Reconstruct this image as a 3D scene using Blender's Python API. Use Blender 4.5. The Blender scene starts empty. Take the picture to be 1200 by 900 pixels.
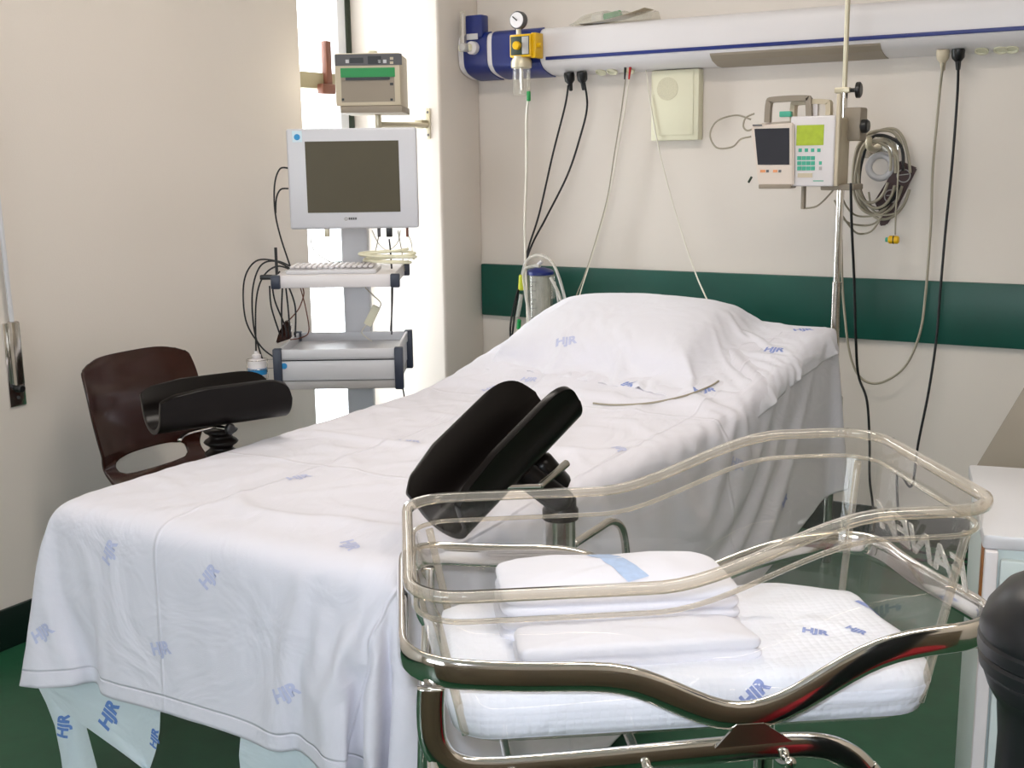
import bpy, bmesh, math, random
import numpy as np
from mathutils import Vector, Matrix, noise
from mathutils.bvhtree import BVHTree
random.seed(7)
S = bpy.context.scene; COL = S.collection
PI = math.pi
# ---------------------------------------------------------------- camera
CF, CPSI, CTH, CRO = 1365.5, math.radians(30.82), math.radians(10.91), math.radians(-.823)
CAM = Vector((0, -4.3, 1.42))
fw = Vector((-math.sin(CPSI)*math.cos(CTH), math.cos(CPSI)*math.cos(CTH), -math.sin(CTH)))
_r = Vector((math.cos(CPSI), math.sin(CPSI), 0)); _u = _r.cross(fw)
cr = _r*math.cos(CRO)+_u*math.sin(CRO); cu = -_r*math.sin(CRO)+_u*math.cos(CRO)
cd = bpy.data.cameras.new('camera'); cam = bpy.data.objects.new('camera', cd); COL.objects.link(cam)
cam.matrix_world = Matrix(((cr.x, cu.x, -fw.x, CAM.x), (cr.y, cu.y, -fw.y, CAM.y), (cr.z, cu.z, -fw.z, CAM.z), (0, 0, 0, 1)))
cd.sensor_width = 36; cd.lens = CF/1200*36; cd.clip_start = .02; cd.clip_end = 100
S.camera = cam
def ray(x, y): return cr*((x-600)/CF)-cu*((y-450)/CF)+fw
def at(x, y, ax, val):      # measured point of the photograph on the world plane axis=val
    v = ray(x, y); return CAM+v*((val-CAM[ax])/v[ax])
# ---------------------------------------------------------------- materials
def mat(name, col, rough=.5, metal=0, **k):
    m = bpy.data.materials.new(name); m.use_nodes = True; nt = m.node_tree; b = nt.nodes['Principled BSDF']
    b.inputs['Base Color'].default_value = (*col, 1); b.inputs['Roughness'].default_value = rough; b.inputs['Metallic'].default_value = metal
    for kk, v in k.items():
        if kk in ('var', 'scale', 'bump', 'bscale', 'bdist'): continue
        b.inputs[kk.replace('_', ' ')].default_value = v
    tc = nt.nodes.new('ShaderNodeTexCoord')
    var = k.get('var', .04)
    n = nt.nodes.new('ShaderNodeTexNoise'); n.inputs['Scale'].default_value = k.get('scale', 6); n.inputs['Detail'].default_value = 5
    nt.links.new(tc.outputs['Object'], n.inputs['Vector'])
    mr = nt.nodes.new('ShaderNodeMapRange'); mr.inputs['From Min'].default_value = .3; mr.inputs['From Max'].default_value = .7
    mr.inputs['To Min'].default_value = 1-var; mr.inputs['To Max'].default_value = 1+var
    nt.links.new(n.outputs['Fac'], mr.inputs['Value'])
    mx = nt.nodes.new('ShaderNodeVectorMath'); mx.operation = 'SCALE'; mx.inputs[0].default_value = col
    nt.links.new(mr.outputs['Result'], mx.inputs['Scale']); nt.links.new(mx.outputs[0], b.inputs['Base Color'])
    if k.get('bump'):
        n2 = nt.nodes.new('ShaderNodeTexNoise'); n2.inputs['Scale'].default_value = k.get('bscale', 60); n2.inputs['Detail'].default_value = 3
        nt.links.new(tc.outputs['Object'], n2.inputs['Vector'])
        bp = nt.nodes.new('ShaderNodeBump'); bp.inputs['Strength'].default_value = k['bump']; bp.inputs['Distance'].default_value = k.get('bdist', .002)
        nt.links.new(n2.outputs['Fac'], bp.inputs['Height']); nt.links.new(bp.outputs[0], b.inputs['Normal'])
    return m
def srgb(r, g, b): return tuple(((c/255)/12.92 if c/255 <= .04045 else ((c/255+.055)/1.055)**2.4) for c in (r, g, b))
M = {}
M['wall'] = mat('painted_wall', srgb(223, 214, 205), .6, var=.012, scale=1.5, bump=.15, bscale=180)
M['wall2'] = mat('room_wall', srgb(212, 200, 186), .7, var=.03, scale=1.5)
M['ceiling'] = mat('ceiling_paint', srgb(225, 222, 215), .8, var=.02)
M['floor'] = mat('green_vinyl', srgb(34, 84, 58), .38, var=.12, scale=14, bump=.05)
M['base'] = mat('skirting', srgb(16, 34, 28), .35, var=.1)
M['band'] = mat('green_bumper', srgb(8, 74, 62), .42, var=.12, scale=5, bump=.1, bscale=90)
M['white'] = mat('white_plastic', srgb(224, 219, 220), .35, var=.015)
M['cream'] = mat('cream_plastic', srgb(226, 222, 196), .45, var=.02)
M['beige'] = mat('beige_plastic', srgb(205, 192, 168), .45, var=.03)
M['taupe'] = mat('taupe_laminate', srgb(150, 138, 122), .5, var=.04)
M['grey'] = mat('grey_plastic', srgb(176, 172, 170), .4, var=.02)
M['lgrey'] = mat('light_grey_metal', srgb(206, 205, 208), .35, var=.02)
M['dgrey'] = mat('dark_grey_plastic', srgb(84, 82, 84), .4, var=.05)
M['black'] = mat('black_plastic', (.008, .008, .009), .35, var=.2)
M['rubber'] = mat('black_cable_jacket', (.006, .006, .007), .5, var=.2)
M['gloss'] = mat('black_padded_vinyl', (.005, .0035, .003), .3, Specular_IOR_Level=.18, var=.25, scale=9, bump=.06, bscale=30)
M['chrome'] = mat('chrome', (.82, .8, .77), .1, 1, var=.02)
M['steel'] = mat('brushed_steel', (.58, .55, .5), .2, 1, var=.06, scale=30)
M['brass'] = mat('pale_brass', srgb(205, 196, 172), .35, .4, var=.04)
M['brown'] = mat('brown_moulded_plastic', srgb(46, 20, 14), .16, var=.12, scale=4)
M['blue'] = mat('blue_plastic', srgb(22, 40, 112), .35, var=.08)
M['navy'] = mat('navy_corner', srgb(44, 50, 66), .4, var=.08)
M['yellow'] = mat('yellow_plastic', srgb(226, 178, 10), .35, var=.05)
M['green'] = mat('green_plastic', srgb(10, 140, 66), .4, var=.05)
M['teal'] = mat('teal_key', srgb(72, 176, 148), .5, var=.05)
M['lime'] = mat('lime_lcd', srgb(176, 196, 60), .3, var=.08, scale=60)
M['red'] = mat('red_plastic', srgb(190, 20, 26), .4, var=.06)
M['redcloth'] = mat('red_upholstery', srgb(150, 6, 26), .75, var=.2, scale=12)
M['screen'] = mat('dark_screen', srgb(84, 78, 62), .35, var=.03, Specular_IOR_Level=.15)
M['screen2'] = mat('dark_display', srgb(44, 42, 48), .35, var=.03, Specular_IOR_Level=.15)
M['cable_w'] = mat('white_cable', srgb(226, 220, 206), .5, var=.03)
M['cable_g'] = mat('grey_beige_cable', srgb(160, 152, 134), .5, var=.05)
M['ink'] = mat('blue_stamp_ink', srgb(146, 160, 212), .8, var=.12, scale=200)
M['inkf'] = mat('faded_blue_stamp_ink', srgb(198, 202, 229), .8, var=.06, scale=150)
M['inkband'] = mat('pale_blue_band_ink', srgb(176, 196, 228), .8, var=.06, scale=100)
M['wood'] = mat('amber_edge_strip', srgb(150, 92, 40), .4, var=.1)
M['cuff'] = mat('brown_cuff_fabric', srgb(70, 50, 50), .6, var=.12)
M['mint'] = mat('pale_mint_laminate', srgb(205, 216, 214), .4, var=.02)
M['darkgreen'] = mat('dark_green_frame', srgb(28, 44, 26), .45, var=.08)
M['tanbar'] = mat('olive_tan_metal', srgb(160, 150, 120), .45, var=.05)
M['orange'] = mat('rust_orange_metal', srgb(116, 70, 52), .5, var=.1)
M['framew'] = mat('white_window_frame', srgb(222, 224, 228), .4, var=.02)
M['led'] = mat('orange_lamp', srgb(230, 150, 90), .4)

def clear(name, tint=(.97, .97, .96), gloss=.5, rough=.03, haze=0):
    m = bpy.data.materials.new(name); m.use_nodes = True; nt = m.node_tree; nt.nodes.clear()
    o = nt.nodes.new('ShaderNodeOutputMaterial'); t = nt.nodes.new('ShaderNodeBsdfTransparent'); t.inputs[0].default_value = (*tint, 1)
    g = nt.nodes.new('ShaderNodeBsdfGlossy'); g.inputs['Roughness'].default_value = rough; g.inputs['Color'].default_value = (1, .98, .95, 1)
    f = nt.nodes.new('ShaderNodeFresnel'); ge = nt.nodes.new('ShaderNodeNewGeometry'); io = nt.nodes.new('ShaderNodeMapRange'); io.inputs['To Min'].default_value = 1.49; io.inputs['To Max'].default_value = 1/1.49; nt.links.new(ge.outputs['Backfacing'], io.inputs['Value']); nt.links.new(io.outputs[0], f.inputs['IOR'])   # both sides of the thin sheet reflect alike
    mm = nt.nodes.new('ShaderNodeMath'); mm.operation = 'MULTIPLY'; mm.inputs[1].default_value = gloss*2
    mx = nt.nodes.new('ShaderNodeMixShader'); nt.links.new(f.outputs[0], mm.inputs[0]); nt.links.new(mm.outputs[0], mx.inputs[0])
    nt.links.new(t.outputs[0], mx.inputs[1]); nt.links.new(g.outputs[0], mx.inputs[2])
    last = mx
    if haze:
        d = nt.nodes.new('ShaderNodeBsdfDiffuse'); d.inputs[0].default_value = (.8, .78, .74, 1)
        nz = nt.nodes.new('ShaderNodeTexNoise'); nz.inputs['Scale'].default_value = 7
        mr = nt.nodes.new('ShaderNodeMapRange'); mr.inputs['To Min'].default_value = haze*.5; mr.inputs['To Max'].default_value = haze*1.5
        nt.links.new(nz.outputs['Fac'], mr.inputs['Value'])
        m2 = nt.nodes.new('ShaderNodeMixShader'); nt.links.new(mr.outputs[0], m2.inputs[0]); nt.links.new(mx.outputs[0], m2.inputs[1]); nt.links.new(d.outputs[0], m2.inputs[2]); last = m2
    nt.links.new(last.outputs[0], o.inputs[0]); return m
M['acrylic'] = clear('clear_acrylic', (.975, .97, .96), .6, .03, .02)
M['rim'] = clear('acrylic_rim', (.9, .85, .77), .9, .05, .12)
M['tubing'] = clear('clear_tubing', (.93, .91, .86), .6, .1, .35)
M['jar'] = clear('clear_jar', (.95, .94, .9), .7, .04, .12)
M['pane'] = clear('window_pane', (.97, .98, .98), .4, .01)
M['bag'] = clear('plastic_bag', (.93, .92, .86), .9, .15, .22)

M['grille'] = mat('cream_grille', srgb(210, 204, 178), .6, var=.06, scale=200)
M['letter'] = clear('moulded_letter', (.84, .82, .76), .9, .08, .3)
M['sidewood'] = mat('dark_brown_wood', srgb(118, 106, 88), .5, var=.15, scale=4)
def cloth_mat(name, col, quilt=0, creases=True):
    m = mat(name, col, .9, var=.012, scale=3); nt = m.node_tree; b = nt.nodes['Principled BSDF']
    b.inputs['Sheen Weight'].default_value = .15
    tc = nt.nodes.new('ShaderNodeTexCoord')
    n = nt.nodes.new('ShaderNodeTexNoise'); n.inputs['Scale'].default_value = 5.5; n.inputs['Detail'].default_value = 3; n.inputs['Distortion'].default_value = 1.6
    mp = nt.nodes.new('ShaderNodeMapping'); mp.inputs['Scale'].default_value = (1, .45, 1); mp.inputs['Rotation'].default_value = (0, 0, .7)
    nt.links.new(tc.outputs['Object'], mp.inputs[0]); nt.links.new(mp.outputs[0], n.inputs['Vector'])
    bp = nt.nodes.new('ShaderNodeBump'); bp.inputs['Strength'].default_value = .6; bp.inputs['Distance'].default_value = .017
    nt.links.new(n.outputs['Fac'], bp.inputs['Height'])
    w = nt.nodes.new('ShaderNodeTexNoise'); w.inputs['Scale'].default_value = 420; nt.links.new(tc.outputs['Object'], w.inputs['Vector'])
    b2 = nt.nodes.new('ShaderNodeBump'); b2.inputs['Strength'].default_value = .25; b2.inputs['Distance'].default_value = .001
    nt.links.new(w.outputs['Fac'], b2.inputs['Height']); nt.links.new(bp.outputs[0], b2.inputs['Normal'])
    last = b2
    if quilt:
        v = nt.nodes.new('ShaderNodeTexVoronoi'); v.inputs['Scale'].default_value = quilt; v.inputs['Randomness'].default_value = .15
        nt.links.new(tc.outputs['Object'], v.inputs['Vector'])
        b3 = nt.nodes.new('ShaderNodeBump'); b3.inputs['Strength'].default_value = .7; b3.inputs['Distance'].default_value = .002; b3.invert = True
        nt.links.new(v.outputs['Distance'], b3.inputs['Height']); nt.links.new(b2.outputs[0], b3.inputs['Normal']); last = b3
    if creases:   # ironed fold lines and the stitched hem, as relief along the cloth's own UV
        uv = nt.nodes.new('ShaderNodeUVMap'); sx = nt.nodes.new('ShaderNodeSeparateXYZ'); nt.links.new(uv.outputs[0], sx.inputs[0])
        prev = None
        for ch, pos, wd, s in (('X', .29, .004, 1), ('X', .62, .004, 1), ('Y', .013, .0016, -1.4), ('Y', .33, .004, 1), ('Y', .66, .004, 1)):
            a = nt.nodes.new('ShaderNodeMath'); a.operation = 'SUBTRACT'; a.inputs[1].default_value = pos; nt.links.new(sx.outputs[ch], a.inputs[0])
            c = nt.nodes.new('ShaderNodeMath'); c.operation = 'ABSOLUTE'; nt.links.new(a.outputs[0], c.inputs[0])
            d = nt.nodes.new('ShaderNodeMapRange'); d.interpolation_type = 'SMOOTHSTEP'; d.inputs['From Max'].default_value = wd; d.inputs['To Min'].default_value = s; d.inputs['To Max'].default_value = 0
            nt.links.new(c.outputs[0], d.inputs['Value'])
            if prev: e = nt.nodes.new('ShaderNodeMath'); nt.links.new(prev.outputs[0], e.inputs[0]); nt.links.new(d.outputs[0], e.inputs[1]); prev = e
            else: prev = d
        b4 = nt.nodes.new('ShaderNodeBump'); b4.inputs['Strength'].default_value = .6; b4.inputs['Distance'].default_value = .004
        nt.links.new(prev.outputs[0], b4.inputs['Height']); nt.links.new(last.outputs[0], b4.inputs['Normal']); last = b4
    nt.links.new(last.outputs[0], b.inputs['Normal']); return m
M['sheet'] = cloth_mat('white_cotton_sheet', srgb(226, 224, 233))
M['cotton'] = cloth_mat('white_cotton', srgb(229, 228, 237), creases=False)
M['under'] = cloth_mat('pale_cotton_undersheet', srgb(214, 226, 230), creases=False)
M['quilt'] = cloth_mat('white_quilted_cotton', srgb(238, 240, 250), 90, creases=False)
M['matt'] = mat('mattress_cover', srgb(214, 200, 190), .6, var=.03)

# ---------------------------------------------------------------- mesh helpers
def link(name, me, m=None, parent=None, smooth=True, loc=None, rot=None):
    o = bpy.data.objects.new(name, me); COL.objects.link(o)
    for mm in (m if isinstance(m, (list, tuple)) else [m]):
        if mm: me.materials.append(M[mm] if isinstance(mm, str) else mm)
    if parent: o.parent = parent
    if loc is not None: o.location = loc
    if rot is not None: o.rotation_euler = rot
    if smooth: me.polygons.foreach_set('use_smooth', [True]*len(me.polygons))
    return o
def obj(name, bm, m, parent=None, smooth=True, ang=35):
    bmesh.ops.recalc_face_normals(bm, faces=bm.faces)
    me = bpy.data.meshes.new(name); bm.to_mesh(me); bm.free()
    if smooth:
        me.polygons.foreach_set('use_smooth', [True]*len(me.polygons))
        if ang: me.set_sharp_from_angle(angle=math.radians(ang))
    o = bpy.data.objects.new(name, me); COL.objects.link(o)
    for mm in (m if isinstance(m, (list, tuple)) else [m]): me.materials.append(M[mm])
    if parent: o.parent = parent
    return o
def tag(o, label=None, cat=None, group=None, kind=None):
    if label: o['label'] = label
    if cat: o['category'] = cat
    if group: o['group'] = group
    if kind: o['kind'] = kind
    return o
def thing(name, label, cat, loc=(0, 0, 0), yaw=0, group=None):
    o = bpy.data.objects.new(name, None); COL.objects.link(o); o.location = loc; o.rotation_euler = (0, 0, yaw); o.empty_display_size = .05
    return tag(o, label, cat, group)
def struct(name, bm, m, parent=None, **k):
    o = obj(name, bm, m, parent, **k)
    if not parent: o['kind'] = 'structure'
    return o
def box(bm, a, b, bev=0, seg=2, mi=0):
    c = [(a[i]+b[i])/2 for i in range(3)]; s = [abs(b[i]-a[i]) for i in range(3)]
    r = bmesh.ops.create_cube(bm, size=1, matrix=Matrix.Translation(c) @ Matrix.Diagonal((*s, 1)))
    fs = {f for v in r['verts'] for f in v.link_faces}
    if bev:
        es = list({e for v in r['verts'] for e in v.link_edges})
        q = bmesh.ops.bevel(bm, geom=es, offset=bev, segments=seg, affect='EDGES', profile=.5)
        fs = set(q['faces']) | {f for f in fs if f.is_valid}
    for f in fs: f.material_index = mi
    return bm
def nb(): return bmesh.new()
def B(a, b, bev=0, seg=2): return box(nb(), a, b, bev, seg)
def lathe(bm, prof, n=24, mx=None):   # profile of (radius, height) about z
    mx = mx or Matrix.Identity(4); rings = []
    for r, h in prof: rings.append([bm.verts.new(mx @ Vector((r*math.cos(2*PI*k/n), r*math.sin(2*PI*k/n), h))) for k in range(n)])
    for a, b in zip(rings, rings[1:]):
        for k in range(n): bm.faces.new((a[k], a[(k+1) % n], b[(k+1) % n], b[k]))
    for g in (rings[0], rings[-1]): bm.faces.new(g)
    return bm
def axis(p, d):      # matrix with z along d at p
    d = Vector(d).normalized(); return Matrix.Translation(p) @ d.to_track_quat('Z', 'Y').to_matrix().to_4x4()
def cyl(bm, p, q, r, n=20, bev=.0, r2=None):
    p, q = Vector(p), Vector(q); L = (q-p).length; r2 = r if r2 is None else r2; b = min(bev, L/3, r/2)
    pr = [(r-b, 0), (r, b), (r2, L-b), (r2-b, L)] if b else [(r, 0), (r2, L)]
    return lathe(bm, pr, n, axis(p, q-p))
def spline(pts, n=8, closed=False):
    pts = [Vector(p) for p in pts]; out = []; m = len(pts)
    for i in range(m if closed else m-1):
        g = (lambda k: pts[k % m]) if closed else (lambda k: pts[max(0, min(m-1, k))])
        a, b, c, d = g(i-1), g(i), g(i+1), g(i+2)
        for k in range(n):
            t = k/n; out.append(.5*((2*b)+(c-a)*t+(2*a-5*b+4*c-d)*t*t+(3*b-a-3*c+d)*t*t*t))
    if not closed: out.append(pts[-1])
    return out
def sweep(bm, path, sec, closed=False, up=None, cap=True):   # sec: list of (side, up)
    n = len(path); rings = []; prev = None
    for i, p in enumerate(path):
        if closed: t = path[(i+1) % n]-path[i-1]
        else: t = path[min(n-1, i+1)]-path[max(0, i-1)]
        t.normalize()
        if up is not None: s = t.cross(up)
        else:
            if prev is None: prev = Vector((0, 0, 1)) if abs(t.z) < .9 else Vector((1, 0, 0))
            s = t.cross(prev)
        s.normalize(); w = s.cross(t).normalized(); prev = w
        rings.append([bm.verts.new(p+s*a+w*b) for a, b in sec])
    m = len(sec)
    for i in range(n if closed else n-1):
        a, b = rings[i], rings[(i+1) % n]
        for k in range(m): bm.faces.new((a[k], a[(k+1) % m], b[(k+1) % m], b[k]))
    if not closed and cap: bm.faces.new(rings[0]); bm.faces.new(rings[-1])
    return bm
def circ(r, n=8): return [(r*math.cos(2*PI*k/n), r*math.sin(2*PI*k/n)) for k in range(n)]
def tube(bm, pts, r, n=8, sm=8, closed=False): return sweep(bm, spline(pts, sm, closed) if sm else [Vector(p) for p in pts], circ(r, n), closed)
def text_bm(s, size, ext=.0, cuts=0, align='CENTER', bold=0):
    c = bpy.data.curves.new('t', 'FONT'); c.body = s; c.size = size; c.extrude = ext; c.align_x = align; c.align_y = 'CENTER'; c.offset = bold; c.resolution_u = 3
    o = bpy.data.objects.new('t', c); COL.objects.link(o); bpy.context.view_layer.update()
    me = bpy.data.meshes.new_from_object(o); bm = nb(); bm.from_mesh(me)
    bpy.data.objects.remove(o); bpy.data.curves.remove(c); bpy.data.meshes.remove(me)
    if cuts:
        bmesh.ops.triangulate(bm, faces=bm.faces); bmesh.ops.subdivide_edges(bm, edges=bm.edges, cuts=cuts, use_grid_fill=True)
    return bm
def xf(bm, mx): bmesh.ops.transform(bm, matrix=mx, verts=bm.verts); return bm
FRONT = Matrix.Rotation(PI/2, 4, 'X')       # text in xy -> standing in xz, read from -y
def T(*p): return Matrix.Translation(p)
class Fr:    # a thing's own frame; px() puts a measured photo point on a plane of that frame
    def __init__(s, o, yaw):
        s.o = Vector(o); s.y = yaw; s.ax = Vector((math.cos(yaw), math.sin(yaw), 0)); s.ay = Vector((-math.sin(yaw), math.cos(yaw), 0))
    def px(s, x, y, ly=None, lx=None, lz=None):
        v = ray(x, y)
        if lz is not None: k = (s.o.z+lz-CAM.z)/v.z
        else:
            n, val = (s.ay, ly) if ly is not None else (s.ax, lx)
            k = (val-(CAM-s.o).dot(n))/v.dot(n)
        d = CAM+v*k-s.o; return Vector((d.dot(s.ax), d.dot(s.ay), d.z))
def gridmesh(nu, nv, f):
    bm = nb(); vs = [[bm.verts.new(f(i/nu, j/nv)) for i in range(nu+1)] for j in range(nv+1)]
    for j in range(nv):
        for i in range(nu): bm.faces.new((vs[j][i], vs[j][i+1], vs[j+1][i+1], vs[j+1][i]))
    return bm
def solid(o, t, sub=0, off=0):
    if sub: m = o.modifiers.new('s', 'SUBSURF'); m.levels = m.render_levels = sub
    m = o.modifiers.new('t', 'SOLIDIFY'); m.thickness = t; m.offset = off
def cable(name, pts, r, m, label=None, cat='cable', parent=None, group=None, sm=8):
    o = obj(name, tube(nb(), pts, r, 8, sm), m, parent, ang=None)
    if label: tag(o, label, cat, group)
    return o
M['ink2'] = mat('strong_blue_stamp_ink', srgb(104, 140, 202), .8, var=.1, scale=200)
M['skyblue'] = mat('sky_blue_print', srgb(40, 140, 200), .5)
M['pale_blue'] = mat('pale_blue_label', srgb(206, 226, 236), .5)
M['lgrey2'] = mat('monitor_housing_plastic', srgb(206, 206, 212), .35, var=.015)
M['yellow2'] = mat('lime_yellow_plastic', srgb(190, 196, 40), .4, var=.05)
M['beige2'] = mat('warm_white_plastic', srgb(222, 208, 196), .45, var=.02)
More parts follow.
